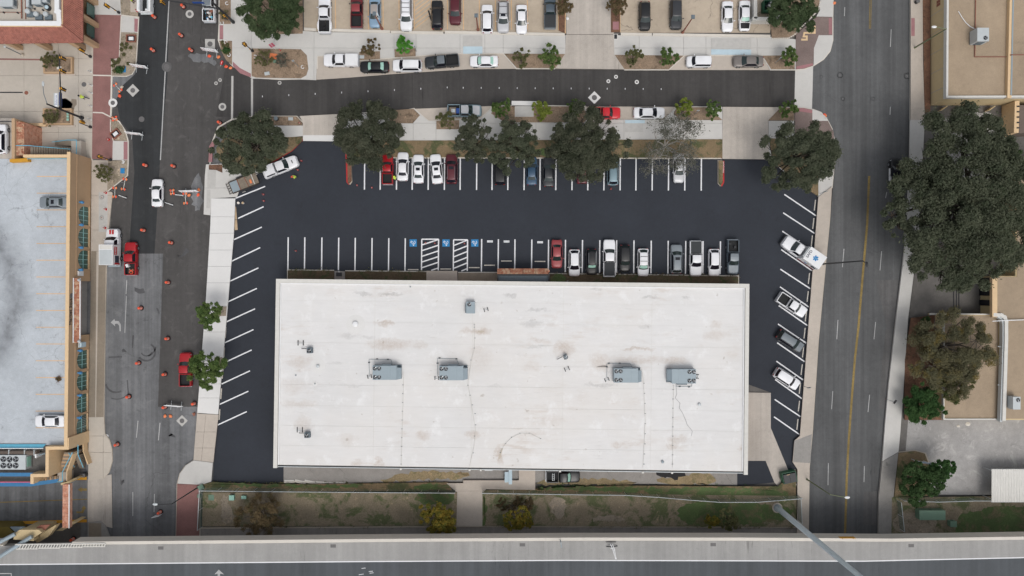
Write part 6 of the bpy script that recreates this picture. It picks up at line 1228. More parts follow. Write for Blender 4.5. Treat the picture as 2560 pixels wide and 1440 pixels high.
def uh(t, L, h, xb):
    x0, x1, w, z0, z1 = -3.05, .25, 1.12, .6, 2.95
    MB().box(x0,-w,z0,x1,w,z1).build('cargo_box', MT['white'], t); MB().box(x0+.05,-w+.1,z1,x1-.85,w-.1,z1+.012).build('roof_panel', MT['galv'], t); MB().box(x1-.75,-w+.12,z1,x1-.1,w-.12,z1+.012).build('roof_panel', MT['capW'], t)
    for s in (1,-1):
        MB().box(-1.4,s*w-.012,1.7,x1-.3,s*w+.012,2.5).build('red_panel', MT['redK'], t); MB().box(x0+.4,s*w-.012,1.2,-1.5,s*w+.012,2.3).build('picture_panel', MT['navy'], t); MB().box(x0+.1,s*w-.013,1.0,x0+.38,s*w+.013,2.4).build('red_panel', MT['redK'], t)
        text('side_lettering', 'U-HAUL', .5, (-.55,s*(w+.016),2.1), (R(90),0,0 if s < 0 else math.pi), MT['white'], t, bold=.01)
    for y in (.22,-.22): MB().box(L*.335,y-.16,1.345,L*.455,y+.16,1.352).build('hood_badge', MT['redK'], t)
    for s in (1,-1): w2_ = MB().tube((-1.9,s*.8,.42),(-1.9,s*1.16,.42),.42,n=18).build('rear_wheel', MT['dark'], t); MB().tube((-1.9,s*1.15,.42),(-1.9,s*1.17,.42),.22,n=12).build('rim', MT['rim'], w2_)
    MB().box(x0-.25,-w*.9,.4,x0,w*.9,.5).build('rear_step', MT['hvac'], t)
car(290.5,618,N_,'chassis','white','white rental box truck with a red side panel parked at the western kerb', 6.1,2.05, extra=uh, group=None, cat='box truck', name='box_truck', zoff=0, dark=1)
p = W(611,457,.6); t = thing('flat_trailer', 'flat trailer with weathered planks and a tail ramp behind the white camper pickup', 'trailer', (p.x,p.y,.03), R(21.5))
for k in range(6): MB().box(-2.35,-.93+k*.31,.58,2.3,-.64+k*.31,.63).build('plank', MT['wood'], t)
for s in (1,-1): MB().box(-2.4,s*.98-.05,.5,2.35,s*.98+.05,.8).build('side_rail', MT['darkbark'], t); [MB().tube((x,s*1.05,.33),(x,s*1.25,.33),.32,n=16).build('wheel', MT['dark'], t) for x in (-.55,.25)]; MB().box(-1.0,s*1.03,.66,.7,s*1.28,.70).build('fender', MT['black'], t)
for s in (1,-1): MB().box(-1.0,s*1.30-.02,.2,-.4,s*1.30+.02,.35).build('hub', MT['capW'], t)
for k in range(5): MB().cbox(-2.65,-.85+k*.42,.55,.5,.06,.12).build('ramp_bar', MT['darkbark'], t)
for x in (-2.42,-2.9): MB().cbox(x,0,.6,.06,1.95,.1).build('ramp_bar', MT['darkbark'], t)
MB().box(-1.0,-.95,.635,-.9,.95,.72).build('cross_beam', MT['rust'], t); MB().box(-2.3,-.9,.632,-1.05,.9,.65).build('steel_sheet', MT['hvac'], t); MB().box(.9,-.5,.635,1.25,.1,.70).build('orange_strap', MT['orange2'], t); MB().box(1.5,-.9,.635,1.62,.9,.75).build('cross_beam', MT['capW'], t); MB().path([(.5,-.9,.66),(.3,.7,.66),(.6,.9,.66)],.05).build('strap', MT['rust'], t)
for s in (1,-1): MB().tube((2.3,s*.8,.5),(3.5,0,.5),.06).build('tongue', MT['black'], t)
# ------------------------------------------------------------------ trees and shrubs
LM = {
 'oak': leafmat('oak_leaves', lin(74,80,66), lin(94,98,82), lin(64,72,56)),
 'oakdark': leafmat('dark_oak_leaves', lin(70,75,62), lin(90,92,78), lin(60,66,52)),
 'oakgreen': leafmat('green_oak_leaves', lin(62,76,54), lin(84,96,70), lin(54,68,46)),
 'grey': leafmat('grey_sparse_leaves', lin(100,100,92), lin(86,88,80)),
 'street': leafmat('street_tree_leaves', lin(78,98,58), lin(104,120,72), lin(66,86,50)),
 'bright': leafmat('bright_green_leaves', lin(74,130,52), lin(100,152,72), lin(62,108,44)),
 'yellowgreen': leafmat('yellow_green_leaves', lin(108,120,56), lin(130,138,70), lin(90,106,50)),
 'olive': leafmat('olive_leaves', lin(92,94,66), lin(112,108,78), lin(76,86,56)),
 'brown': leafmat('brown_leaves', lin(96,84,64), lin(112,98,76), lin(82,82,58)),
 'yellow': leafmat('golden_leaves', lin(96,98,50), lin(136,116,52), lin(78,90,46), 1.4),
 'mesquite': leafmat('mesquite_leaves', lin(92,92,74), lin(104,100,78), lin(116,104,64), .3),
 'bush': leafmat('glossy_bush_leaves', lin(56,82,50), lin(74,100,62), lin(48,68,40)),
 'deep': leafmat('deep_green_leaves', lin(56,76,48), lin(72,92,60), lin(46,62,40))}
def foliage(name, clumps, n, size, mat, parent, rng, flat=.35, elong=1.7):
    """n leaf sprays spread over clumps (centre, radius): one mesh of small bent leaf faces"""
    cl = np.array([c for c, r in clumps]); cr = np.array([r if hasattr(r, '__len__') else (r, r, r*.8) for c, r in clumps])
    wt = (cr[:,0]*cr[:,1])**.9; wt /= wt.sum(); k = rng.choice(len(cl), n, p=wt)
    d = rng.normal(size=(n,3)); d /= np.linalg.norm(d, axis=1)[:,None]; d[:,2] = np.where(rng.random(n) < .72, np.abs(d[:,2]), d[:,2])
    rad = (.3+.8*rng.random(n)**.7)[:,None]; rad[rng.random(n) < .07] *= 1.5; pos = cl[k]+d*cr[k]*rad
    nrm = d*flat+rng.normal(size=(n,3))*.45+np.array([0,0,.55]); nrm /= np.linalg.norm(nrm, axis=1)[:,None]
    t = np.cross(nrm, rng.normal(size=(n,3))); t /= np.linalg.norm(t, axis=1)[:,None]; b = np.cross(nrm, t)
    s = (size*(.55+.9*rng.random(n)))[:,None]; a = s*elong*.5; w = s*.42
    v = np.stack([pos-t*a, pos+b*w+nrm*s*.12, pos+t*a-nrm*s*.15, pos-b*w+nrm*s*.12], 1).reshape(-1,3)
    me = bpy.data.meshes.new(name); me.vertices.add(4*n); me.vertices.foreach_set('co', v.astype(np.float32).ravel())
    me.loops.add(4*n); me.loops.foreach_set('vertex_index', np.arange(4*n, dtype=np.int32)); me.polygons.add(n)
    me.polygons.foreach_set('loop_start', np.arange(0,4*n,4,dtype=np.int32)); me.materials.append(LM[mat]); me.update(calc_edges=True); me.validate()
    return link(name, me, parent)
def limbs(mb, p, d, r, l, depth, rng, spread=.55, up=.12, tips=None, n=5):
    q = p
    for s in range(2):
        d = (d+Vector(rng.normal(size=3))*.16+Vector((0,0,up*.3))).normalized(); e = q+d*l/2; mb.tube(q, e, r*(1-.18*s), r*(.82-.18*s), n=n); q = e
    if tips is not None and depth <= 1: tips.append(q)
    if depth > 0:
        for k in range(int(rng.integers(2,4))):
            a = rng.uniform(0, 2*math.pi); o = Vector((math.cos(a), math.sin(a), rng.uniform(-.15,.5))); limbs(mb, q, (d*(1-spread)+o*spread).normalized(), r*.6, l*rng.uniform(.62,.85), depth-1, rng, spread, up, tips, n if depth > 2 else 4)
def tree(label, px, py, rx, ry, zc, mat, n, size=.34, h=None, seed=1, name='oak_tree', cat='tree', lobes=None, bark='darkbark', gaps=.66, group=None, rz=None, base=None, depth=3, sub=13, bz=.1, reach=1.0):
    """crown seen at pixel (px, py) with pixel radii rx, ry; zc: height of the crown's middle"""
    rng = np.random.default_rng(seed); k = (H-zc)/H/S; c = W(px, py, zc); bx = W(*base, bz) if base else Vector((c.x, c.y, 0))
    t = thing(name, label, cat, (bx.x, bx.y, bz), 0, group); off = c-Vector((bx.x, bx.y, bz)); RX, RY = rx*k, ry*k; RZ = rz or min(RX, RY)*.62
    if lobes is None:
        m = max(6, int(5+RX*1.6)); lobes = []
        for i in range(m):
            a = 2*math.pi*(i+rng.uniform(-.3,.3))/m; rr = rng.uniform(.5,.8); lobes.append((math.cos(a)*rr, math.sin(a)*rr, rng.uniform(-.35,.3), rng.uniform(.27,.42)))
        lobes += [(rng.uniform(-.3,.3), rng.uniform(-.3,.3), rng.uniform(.2,.5), .40) for _ in range(max(2, m//4))]
    clumps, mb, tips = [], MB(), []
    trunk_h = max(.6, off.z-RZ*.9); tr = max(.06, .045*(RX+RY)/2)
    fork = Vector((off.x*.5, off.y*.5, trunk_h*.8)); mb.tube((0,0,-.1), fork, tr*1.25, tr*.85, n=9); mb.tube((0,0,-.1), (0,0,.35), tr*1.7, tr*1.2, n=9)
    for lx, ly, lz, lr in lobes:
        lc = off+Vector((lx*RX, ly*RY, lz*RZ)); r0 = lr*min(RX,RY)*1.05
        mid = fork.lerp(lc, .5)+Vector((rng.normal()*.15*r0, rng.normal()*.15*r0, .1*r0)); mb.tube(fork, mid, tr*.6, tr*.42, n=6); mb.tube(mid, lc, tr*.42, tr*.22, n=5)
        for j in range(sub):
            d = rng.normal(size=3); d /= np.linalg.norm(d); d[2] = abs(d[2])*.9-.15; q = lc+Vector((d[0]*r0*.98, d[1]*r0*.98, d[2]*r0*.75)); 
            if j % 2 == 0: mb.tube(lc, q, tr*.2, tr*.06, n=4)
            if rng.random() < gaps: clumps.append((tuple(q), r0*rng.uniform(.2,.46)))
    mb.build('trunk', MT[bark], t); big = RX > 3; foliage('crown', clumps, int(n*(3.2 if big else 1.9)), size*(.46 if big else .7), mat, t, rng)
    return t
OG = 'dark live oaks round the striped lot'
tree('dark oak at the top edge above the big planted corner', 688,30,88,66,6,'oakgreen',15000,.36,seed=2)
tree('wide oak over the white camper pickup and trailer', 630,360,103,72,6.2,'oak',17000,.36,seed=3,base=(648,366))
tree('tall oak next to the lot entrance with the red kerb island', 925,338,90,80,6,'oakdark',14000,.36,seed=4,base=(930,372))
tree('small dark oak, first of a touching pair above the black minivan', 1189,354,52,52,5.5,'oakdark',7000,.33,seed=5,base=(1190,372))
tree('greyer oak, second of a touching pair above the black minivan', 1284,362,63,66,5.5,'oak',8000,.33,seed=6,base=(1284,372),gaps=.62)
tree('largest oak of the upper row with bare limbs showing, over the maroon car', 1458,360,102,90,6.5,'oakdark',17000,.36,seed=8,base=(1460,372),gaps=.7)
tree('round oak on the street corner beside the east street', 1992,398,92,80,6,'oak',17000,.36,seed=9,base=(1985,400))
tree('giant spreading tree over the east kerb, larger than any other', 2410,490,164,224,8,'oak',62000,.42,seed=11,rz=4.2,base=(2395,500),sub=20,
     lobes=[(-1.08,-.22,-.1,.15),(-1.0,-.36,0,.15),(-.98,.12,0,.15),(-.72,-.1,0,.26),(-.6,.35,0,.3),(-.35,.68,.1,.3),(0,.8,0,.27),(.35,.7,-.1,.24),(.62,.45,0,.3),(.75,.1,0,.26),(-.1,.45,.4,.36),(.3,.25,.5,.36),(-.45,.1,.3,.33),(-.2,-.15,.55,.4),(.25,-.2,.5,.4),(.6,-.25,.2,.36),(.72,-.5,0,.26),(-.55,-.4,.2,.32),(-.3,-.6,.3,.34),(.1,-.55,.4,.36),(.42,-.65,.1,.3),(-.62,-.72,0,.26),(-.35,-.86,0,.22),(0,-.85,0,.26),(.3,-.86,-.1,.2),(.02,.1,.6,.36)])
tree('oak at the top right over the dumpster corner', 1986,28,56,54,5.5,'oakgreen',9000,.34,seed=12,base=(1985,50))
# bare grey tree: branches carry the look
rng = np.random.default_rng(7); c = W(1655,372,.15); t = thing('bare_tree','nearly leafless grey tree over the silver sedan','tree',tuple(c))
mb, tips = MB(), []
mb.tube((0,0,-.1),(0,0,2.2),.28,.22,n=8)
for k in range(8): a = k*.8+.3; limbs(mb, Vector((0,0,2.1)), Vector((math.cos(a)*.9, math.sin(a)*.9, .55)), .14, 2.0, 5, rng, .5, .05, tips)
mb.build('trunk', MT['palebark'], t); foliage('crown', [(tuple(q), .5) for q in tips], 5200, .13, 'grey', t, rng)
tree('mesquite with greyish fine foliage over the low annex', 2374,880,104,98,5,'mesquite',15000,.30,seed=14,rz=2.4,base=(2330,850),gaps=.6,bark='bark',name='mesquite_tree',sub=12)
tree('ragged dark shoot of foliage on the annex roof edge', 2392,962,44,40,4,'olive',4200,.28,seed=15,base=(2352,950),name='small_tree',gaps=.6)
tree('dense green round bush beside the back lot driveway', 2306,1006,50,48,3,'bush',9000,.30,seed=16,name='round_bush',rz=2.2,base=(2300,1003))
tree('narrow green shrub between the side yard and the mesquite', 2314,808,13,22,1.6,'deep',1600,.24,seed=17,name='shrub',cat='shrub')
tree('dark green tree by the blue white hoarding in the back lot corner', 2306,1206,62,52,4.2,'deep',10500,.30,seed=18,base=(2300,1195))
tree('separate lobed green tree leaning over the pale back lot', 2356,1174,34,26,4,'bush',3600,.30,seed=19,base=(2340,1172),name='small_tree')
tree('bright ivy covered tree at the right edge beside the giant tree', 2538,395,22,46,3.6,'deep',3600,.30,seed=20,name='ivy_tree',base=(2528,392))
tree('kerb tree with ragged outline on the white pavement, upper one', 524,788,34,34,4.5,'street',3600,.30,seed=21,base=(553,779),name='street_tree',gaps=.62,depth=2)
tree('fuller kerb tree over the red pickup on the white pavement', 516,923,50,43,4.8,'street',8000,.30,seed=22,base=(548,905),name='street_tree')
SG = 'young street trees along the side street'
for i, (x, y, r, mt, n, lab, gp) in enumerate([
    (927,123,25,'brown',950,'young street tree with sparse brown leaves in a tree pit',.55),(1008,115,21,'bright',1500,'young street tree with the brightest green leaves',.8),
    (1303,146,22,'olive',700,'thin see-through young tree beside the fuller green one',.5),(1377,140,27,'street',1900,'fullest young tree on the upper kerb, next to the entrance',.75),
    (1585,140,22,'olive',1100,'young tree in the planted kerb bed nearer to the entrance',.62),(1668,145,24,'street',1400,'young tree at the far end of the same kerb bed by the boxy car',.7),(1974,143,22,'street',1300,'young tree by the corner brick paving with a signpost beside it',.7),
    (1113,302,22,'olive',1100,'yellowish young tree in the pit behind the silver pickup',.6),(1253,271,24,'street',1600,'young tree just before the storm inlet slab',.75),(1353,278,24,'yellowgreen',1500,'young tree just after the storm inlet slab',.72),
    (1437,272,23,'street',1500,'young tree touching the largest oak',.75),(1713,273,22,'yellowgreen',1500,'yellow green young tree below the road ahead of the white sedan',.72),(1781,274,23,'street',1400,'young green tree at the bed tip by the lower entrance',.7),(1973,271,21,'street',1300,'small round tree beside the concrete crosswalk',.75)]):
    tree(lab, x, y, r, r*1.06, 2.6, mt, n, .26, seed=40+i, name='street_tree', group=SG, gaps=gp, rz=1.3, sub=7, bark='bark', bz=.13)
tree('brown feathery tree at the top edge on the strip beside the slate pickup', 1411,16,22,24,3,'brown',1500,.22,seed=60,name='small_tree',gaps=.7)
tree('brown feathery tree at the top edge on the far side of the entrance', 1541,14,25,21,3,'brown',1500,.22,seed=61,name='small_tree',gaps=.7)
for x, y, r, l, m, n in ((262,432,25,'grey wispy shrub in the kerb bed above the sandbag stands','olive',1300),(127,151,25,'fuzzy olive shrub in the upper plaza planter','olive',1500),(128,293,23,'fuzzy olive shrub in the lower plaza planter','olive',1400),(660,146,24,'loose green shrub in the big corner bed','olive',1200),(706,152,20,'almost bare shrub next to the green one in the big corner bed','grey',420),(560,35,12,'dark shrub under the signal mast at the top','olive',500)):
    tree(l, x, y, r, r*.9, 1.2, m, n, .16, seed=x, name='shrub', cat='shrub', rz=.9, gaps=.8, bark='bark', sub=8, bz=.15)
tree('brown thinning tree in the rough field near the highway', 650,1290,62,58,3.5,'brown',4600,.22,seed=70,base=(648,1278),name='small_tree',gaps=.55,bark='bark')
tree('golden leaved tree beside the path behind the building', 1093,1297,50,44,4,'yellow',6500,.30,seed=71,base=(1098,1282),name='golden_tree')
tree('golden leaved tree across the path, brown twigs behind it', 1296,1296,46,28,3.4,'yellow',4600,.28,seed=72,base=(1300,1282),name='golden_tree')
tree('small golden tree in the grass near the high mast', 1780,1303,18,18,3,'yellow',1100,.26,seed=73,base=(1784,1288),name='golden_tree')
tree('brownish small tree touching the small golden one', 1820,1302,24,30,3,'olive',1100,.24,seed=74,base=(1815,1288),name='small_tree',gaps=.6)
tree('patch of low brown scrub behind the second golden tree', 1290,1262,62,22,.5,'brown',1500,.22,seed=75,name='scrub',cat='shrub',rz=.5,gaps=.6)
# small tufts in the planters (each one a plant)
tg = np.random.default_rng(5)
tuft = None
TL = ['tiny tuft nearest the top of the left kerb bed column','second tiny tuft down the left kerb bed column','third tiny tuft down the left kerb bed column','tiny tuft at the step of the left kerb bed','tiny tuft just below the step of the left kerb bed','dark tuft hugging the brick edge of the left kerb bed','tuft standing inward from the brick edge tuft','tuft closest to the brick corner of the left kerb bed','tuft beside the bright green plant, brick side','tuft beside the bright green plant, blue cover side','tuft below the brown framed vault','tuft in the middle of the left kerb bed, street side','upper of the tufts along the curve of the triangular bed','tuft next down the curve of the triangular bed','tuft at the straight edge of the triangular bed, upper','tuft at the straight edge of the triangular bed, lower','tuft touching the low plant of the triangular bed','last tuft towards the tip of the triangular bed','tuft beside the corner of the framed vault','tuft above the barricade end in the left kerb bed','tuft right above the blue cover']
for i, (x, y) in enumerate([(306,112),(305,125),(311,137),(299,150),(289,158),(284,165),(296,156),(283,152),(288,178),(295,178),(315,120),(328,120),(557,107),(560,116),(570,113),(571,121),(562,128),(570,134),(318,112),(322,160),(310,170)]):
    p = W(x, y, .15); lb = TL[i]
    if tuft is None:
        tuft = thing('plant_tuft', lb, 'plant', tuple(p), 0, 'tufts in the kerb beds'); foliage('leaves', [((0,0,.18),.26)], 90, .16, 'olive', tuft, tg)
    else: copy_tree(tuft, None, tuple(p), i*1.1, lb)
for x, y, r, l in ((300,176,9,'bright low green plant in the left kerb bed'),(567,128,8,'green low plant in the triangular kerb bed'),(2324,1165,6,'low weed by the blue white hoarding')):
    p = W(x, y, .15); t = thing('low_plant', l, 'plant', tuple(p)); foliage('leaves', [((0,0,.2),r/S),((.3,.1,.2),r/S*.7)], 260, .2, 'bush', t, tg)
# loose ground cover that nobody could count
def scatter(name, pts, n, size, mat, z=.17, seed=3, hgt=.12):
    q = w2(pts, z); rng = np.random.default_rng(seed); xs = [p[0] for p in q]; ys = [p[1] for p in q]; P = []
    while len(P) < n:
        x, y = rng.uniform(min(xs), max(xs)), rng.uniform(min(ys), max(ys)); ins = False
        for i in range(len(q)):
            a, b = q[i], q[i-1]
            if (a[1] > y) != (b[1] > y) and x < (b[0]-a[0])*(y-a[1])/(b[1]-a[1])+a[0]: ins = not ins
        if ins: P.append((x, y, z))
    foliage(name, [(p, (.7,.7,hgt)) for p in P], n*40, size*.75, mat, None, rng, elong=2.6)['kind'] = 'stuff'
scatter('grass_tufts', [(506,1233),(1142,1233),(1142,1312),(505,1314)], 330, .17, 'olive', seed=4); scatter('grass_tufts', [(1208,1240),(1700,1250),(1990,1262),(1990,1314),(1208,1312)], 360, .17, 'olive', seed=5)
scatter('grass_tufts', [(1690,1254),(1980,1264),(1985,1310),(1700,1310)], 170, .17, 'bush', seed=6); scatter('grass_tufts', [(880,354),(1800,350),(1800,390),(880,390)], 230, .16, 'olive', seed=7)
scatter('hedge_plants', [(866,681),(1062,683),(1062,697),(866,696)], 75, .15, 'olive', seed=8, hgt=.2); scatter('hedge_plants', [(1376,688),(1842,694),(1842,706),(1376,703)], 150, .15, 'brown', seed=9, hgt=.2); scatter('hedge_plants', [(722,680),(832,681),(832,695),(722,694)], 45, .15, 'olive', seed=10, hgt=.2)
scatter('grass_tufts', [(2390,1270),(2600,1262),(2600,1338),(2400,1340)], 200, .18, 'bush', seed=12); scatter('grass_tufts', [(510,1214),(900,1212),(1120,1210),(1120,1224),(510,1226)], 130, .16, 'olive', seed=13); scatter('grass_tufts', [(1345,1220),(1560,1217),(1980,1220),(1985,1246),(1345,1232)], 170, .16, 'bush', seed=14)
# ------------------------------------------------------------------ street furniture, work zone, people
def pole(label, base, top, hgt, r=.1, m='black', arm=None, head=None, name='street_lamp', cat='street lamp', bz=.15, foot=.25, group=None):
    """pole at pixel base; the top is raised straight above it; arm: pixel of the lamp head seen at height hgt"""
    b = W(*base, bz); t = thing(name, label, cat, tuple(b), 0, group)
    MB().lathe(0,0,[(foot,-.05),(foot,.25),(r*1.4,.4)],14).build('base', MT[m], t); MB().tube((0,0,.2),(0,0,hgt),r*1.15,r*.7,n=10).build('pole', MT[m], t)
    if arm:
        a = W(*arm, hgt+.3)-b; MB().path([(0,0,hgt-.15),(a.x*.5,a.y*.5,hgt+.2),(a.x,a.y,hgt+.3)],.06).build('arm', MT[m], t)
        d = math.atan2(a.y,a.x); h = MB(); h.blob((a.x,a.y,hgt+.28),(.42,.2,.12),12,6) if abs(a.x) > abs(a.y) else h.blob((a.x,a.y,hgt+.28),(.2,.42,.12),12,6); h.build('lamp_head', MT[head or 'galv'], t)
    return t
pole('olive green street lamp in front of the yellow building', (2284,121), None, 8.6, .11, 'green', (2334,68), 'white')
pole('olive green street lamp leaning over the east street near the dumpster', (2015,1197), None, 8.8, .11, 'green', (2117,1243), 'white')
pole('black lamp post behind the ambulance', (2056,660), None, 13.2, .13, 'black', (2166,661), 'black')
pole('black street lamp at the red brick pavement by the highway', (497,1217), None, 9.2, .1, 'black', (389,1260), 'galv')
pole('rust stained lamp over the pale blue sedan', (955,72), None, 6.2, .13, 'rust', None, None); pole('leaning rusty lamp beside the charcoal suv', (1706,82), None, 6.6, .12, 'rust', None, None); pole('rusty lamp beside the white crossover', (1195,74), None, 5.8, .12, 'rust', None, None)
for o in list(bpy.data.objects):
    if o.parent is None and o.get('category') == 'street lamp' and 'rust' in o['label']:
        h = float([c for c in o.children if c.name.startswith('pole')][0].data.vertices[-1].co.z); MB().cbox(0,0,h,.55,.6,.18).build('lamp_head', MT['hvac_dark'], o)
# high mast beside the highway
b = W(1940,1267,.1); t = thing('high_mast', 'giant pale grey mast rising past the camera from a round footing', 'mast', tuple(b)); MB().cyl(0,0,-.1,.6,.85,24).build('footing', MT['old_conc'], t); MB().tube((0,0,.55),(0,0,38),.47,.26,n=16).build('shaft', MT['mastM'], t); MB().cyl(0,0,.6,.72,.62,16).build('flange', MT['steel'], t)
for k in range(6): a = k*1.047; MB().blob((math.cos(a)*.9,math.sin(a)*.9,37.6),(.3,.3,.2),8,5).build('floodlight', MT['galv'], t)
# signals
def signal_head(t, x, y, z, rot=0.0, face=1, m='yellow'):
    b = MB(); b.cbox(x,y,z,.36,.32,1.05,rot); h = b.build('signal_head', MT[m], t)
    b = MB(); b.cbox(x+.05*math.cos(rot),y+.05*math.sin(rot),z-.08,.06,.62,1.25,rot); b.build('backplate', MT['black'], h)
    for k in range(3): MB().tube((x+.18*math.cos(rot),y+.18*math.sin(rot),z+.18+k*.34),(x+.34*math.cos(rot),y+.34*math.sin(rot),z+.18+k*.34),.13,n=10).build('visor', MT['black'], h)
b = W(206,295,.15); t = thing('signal_mast', 'black traffic signal mast with a blue street sign over the plaza', 'traffic signal', tuple(b))
MB().cyl(0,0,0,.5,.3,14).build('base', MT['black'], t); MB().tube((0,0,.3),(0,0,8.7),.2,.11,n=12).build('pole', MT['black'], t); z0 = 5.4
e = W(153,135,z0+.4)-b; MB().tube((0,0,z0),(e.x*.02,e.y,z0+.4),.13,.07,n=8).build('mast_arm', MT['black'], t)
for q in (.37,.70,.93): signal_head(t, .25, e.y*q, z0-.55, .2)
s = MB().box(-.38,e.y*.08,z0-.75,-.32,e.y*.08+2.1,z0-.1); s.build('sign_plate', MT['blue'], t); MB().box(-.47,e.y*.08-.1,z0-.8,-.43,e.y*.08+2.3,z0-.76).build('sign_bar', MT['steel'], t)
MB().box(-1.2,e.y*.05,z0-.1,-.45,e.y*.05+2.2,z0-.06).build('sign_frame', MT['galv'], t)
text('street_name', 'Dolorosa', .42, (-.3,e.y*.08+1.05,z0-.42), (R(90),0,R(90)), MT['lineW'], t)
text('street_name', 'Dolorosa', .42, (-.82,e.y*.05+1.1,z0-.055), (0,0,R(90)), MT['blue'], t); MB().box(-1.0,e.y*.05+.05,z0-.059,-.62,e.y*.05+2.15,z0-.056).build('sign_back', MT['lineW'], t)
l = W(111,214,8.9)-b; MB().path([(0,0,8.6),(-.25,1.4,9.0),(-.35,2.7,9.05)],.05).build('lamp_arm', MT['hvac_dark'], t); MB().blob((-.35,3.0,9.02),(.2,.45,.12),10,5).build('lamp_head', MT['galv'], t)
def ped(label, x, y, rot, h=3.0, bz=.15):
    b = W(x, y, bz); t = thing('signal_post', label, 'traffic signal', tuple(b), rot, 'pedestrian signal posts'); MB().lathe(0,0,[(.22,0),(.24,.3),(.1,.5)],12).build('base', MT['black'], t); MB().tube((0,0,.4),(0,0,h),.08,.06,n=8).build('post', MT['black'], t)
    signal_head(t, .28, 0, h-1.2); MB().box(-.05,.08,1.1,.05,.16,1.35).build('push_button', MT['yellow'], t)
ped('pedestrian signal post on the plaza edge beside the upper planter', 227,142, R(100)); ped('pedestrian signal post on the plaza edge beside the lower planter', 227,318, R(80)); ped('signal post at the kerb bed corner near the white service truck', 298,32, R(190), 3.6); ped('signal post in a white footing beside the big corner bed', 632,128, R(150), 3.4); ped('signal post beside the kerb bed with the grey shrub', 278,400, R(170), 3.2)
b = W(584,56,.15); t = thing('signal_mast', 'dark traffic signal mast reaching over the street at the top edge', 'traffic signal', tuple(b)); MB().cyl(0,0,0,.5,.28,14).build('base', MT['black'], t); MB().tube((0,0,.3),(0,0,8.2),.24,.14,n=12).build('pole', MT['black'], t); MB().tube((0,0,5.6),(-9.5,1.4,5.9),.14,.07,n=8).build('mast_arm', MT['black'], t)
signal_head(t, -9.0, 1.0, 5.0, R(-90)); signal_head(t, .1, -.5, 3.0, R(-60)); MB().box(-4.2,.9,5.3,-2.4,.96,5.9).build('sign_plate', MT['blue'], t)
# small signposts
def signpost(label, x, y, h=2.4, w=.45, m='galv', rot=0.0, pm='steel', hh=.6, bz=.15):
    b = W(x, y, bz); t = thing('signpost', label, 'sign', tuple(b), rot); MB().tube((0,0,-.05),(0,0,h),.04,n=6).build('post', MT[pm], t); MB().box(-w/2,.04,h-hh,w/2,.07,h).build('plate', MT[m], t); MB().box(-.06,-.06,0,.06,.06,.08).build('foot', MT['rust'], t)
signpost('small signpost in the verge under the corner oak', 2048,484,2.6,.5,'hvac_dark'); signpost('signpost beside the white crossover in the angled bays', 2008,965,2.6,.5,'hvac_dark',.3); signpost('signpost on the far pavement beside the back lot', 2214,998,3.2,.7,'iron',.9); signpost('purple banner sign at the edge of the big corner bed', 690,124,2.6,.7,'pinkR',.5,'white',1.4); signpost('signpost in the kerb bed by the corner young tree', 1937,158,2.8,.4,'galv',.4); signpost('signpost in the kerb bed ahead of the lower entrance', 1735,287,2.8,.4,'galv'); signpost('short grey signpost beside the brightest young tree', 1041,128,2.4,.35,'galv',.6)
signpost('grey signpost in the bed next to the almost bare shrub', 747,167,3.2,.35,'galv',.5); signpost('signpost at the small patched pad near the tan loading slab', 1418,703,1.2,.3,'galv',.2)
t = thing('hoarding_sign', 'blue and white hoarding sign beside the dark green tree in the back lot corner', 'sign', tuple(W(2290,1148,.15)), R(-8)); MB().box(-1.3,-.06,1.6,1.35,.06,2.7).build('panel', MT['white'], t); MB().box(-1.2,.06,2.3,1.25,.08,2.62).build('blue_band', MT['blueR'], t); [MB().tube((x,0,0),(x,0,1.6),.06).build('post', MT['galv'], t) for x in (-1,1)]
# drums
def drum_at(x, y, label, src, z=.03, rot=0.0):
    p = W(x, y, z); return copy_tree(src, None, tuple(p), rot, label)
p = W(460,18,.03); drum = thing('traffic_drum', 'orange traffic drum nearest the top edge, beside the hanging signal', 'traffic drum', tuple(p), 0, 'orange traffic drums of the work zone')
MB().lathe(0,0,[(.48,0),(.50,.06),(.44,.12),(.33,.13)],16).build('rubber_base', MT['dark'], drum)
MB().lathe(0,0,[(.30,.1),(.295,.32)],16).build('band', MT['orange'], drum)
for z0, z1, r, m in ((.32,.46,.285,'reflW'),(.46,.60,.28,'orange'),(.60,.74,.265,'reflW'),(.74,.98,.26,'orange')): MB().lathe(0,0,[(r,z0),(r-.006,z1-.001)],16).build('band', MT[m], drum)
MB().lathe(0,0,[(.25,.975),(.22,1.03),(.12,1.05),(.1,1.12),(.02,1.14)],14).build('handle_top', MT['orange'], drum)
dl = [(388,44,'orange drum in the dark lane behind the white service truck'),(455,90,'orange drum in the street level with the rounded manhole pad, upper'),(385,127,'orange drum in the dark lane above the striped barricade'),(480,127,'orange drum in the street next to the rounded manhole pad, lower'),(551,308,'orange drum on a pale ring at the corner by the wide oak'),
 (366,414,'orange drum left of the driven white sedan, just above it'),(436,416,'pinkish orange drum ahead of the driven white sedan on the other lane'),(361,576,'orange drum between the sandbag stands and the red pickup'),(430,607,'orange drum in the brown lane level with the red pickup'),(422,706,'orange drum in the brown lane below the red pickup'),(354,770,'orange drum beside the white turn arrow'),(421,846,'orange drum in the brown lane above the kerb tree level'),(348,907,'orange drum in the grey lanes beside circular skid marks'),(414,935,'orange drum in the brown lane across from the half hidden pickup'),(324,991,'orange drum standing alone in the grey lanes near the garage'),
 (487,1008,'orange drum against the white pavement beside the lower barricade'),(414,1017,'orange drum at the end of the brown lane beside the lower barricade'),(295,1110,'orange drum below the garage corner pavement'),(402,1279,'orange drum with a yellow warning board beside it'),(185,1346,'reddish drum in the shade under the highway railing')]
drum.scale = (.86, .86, .95)
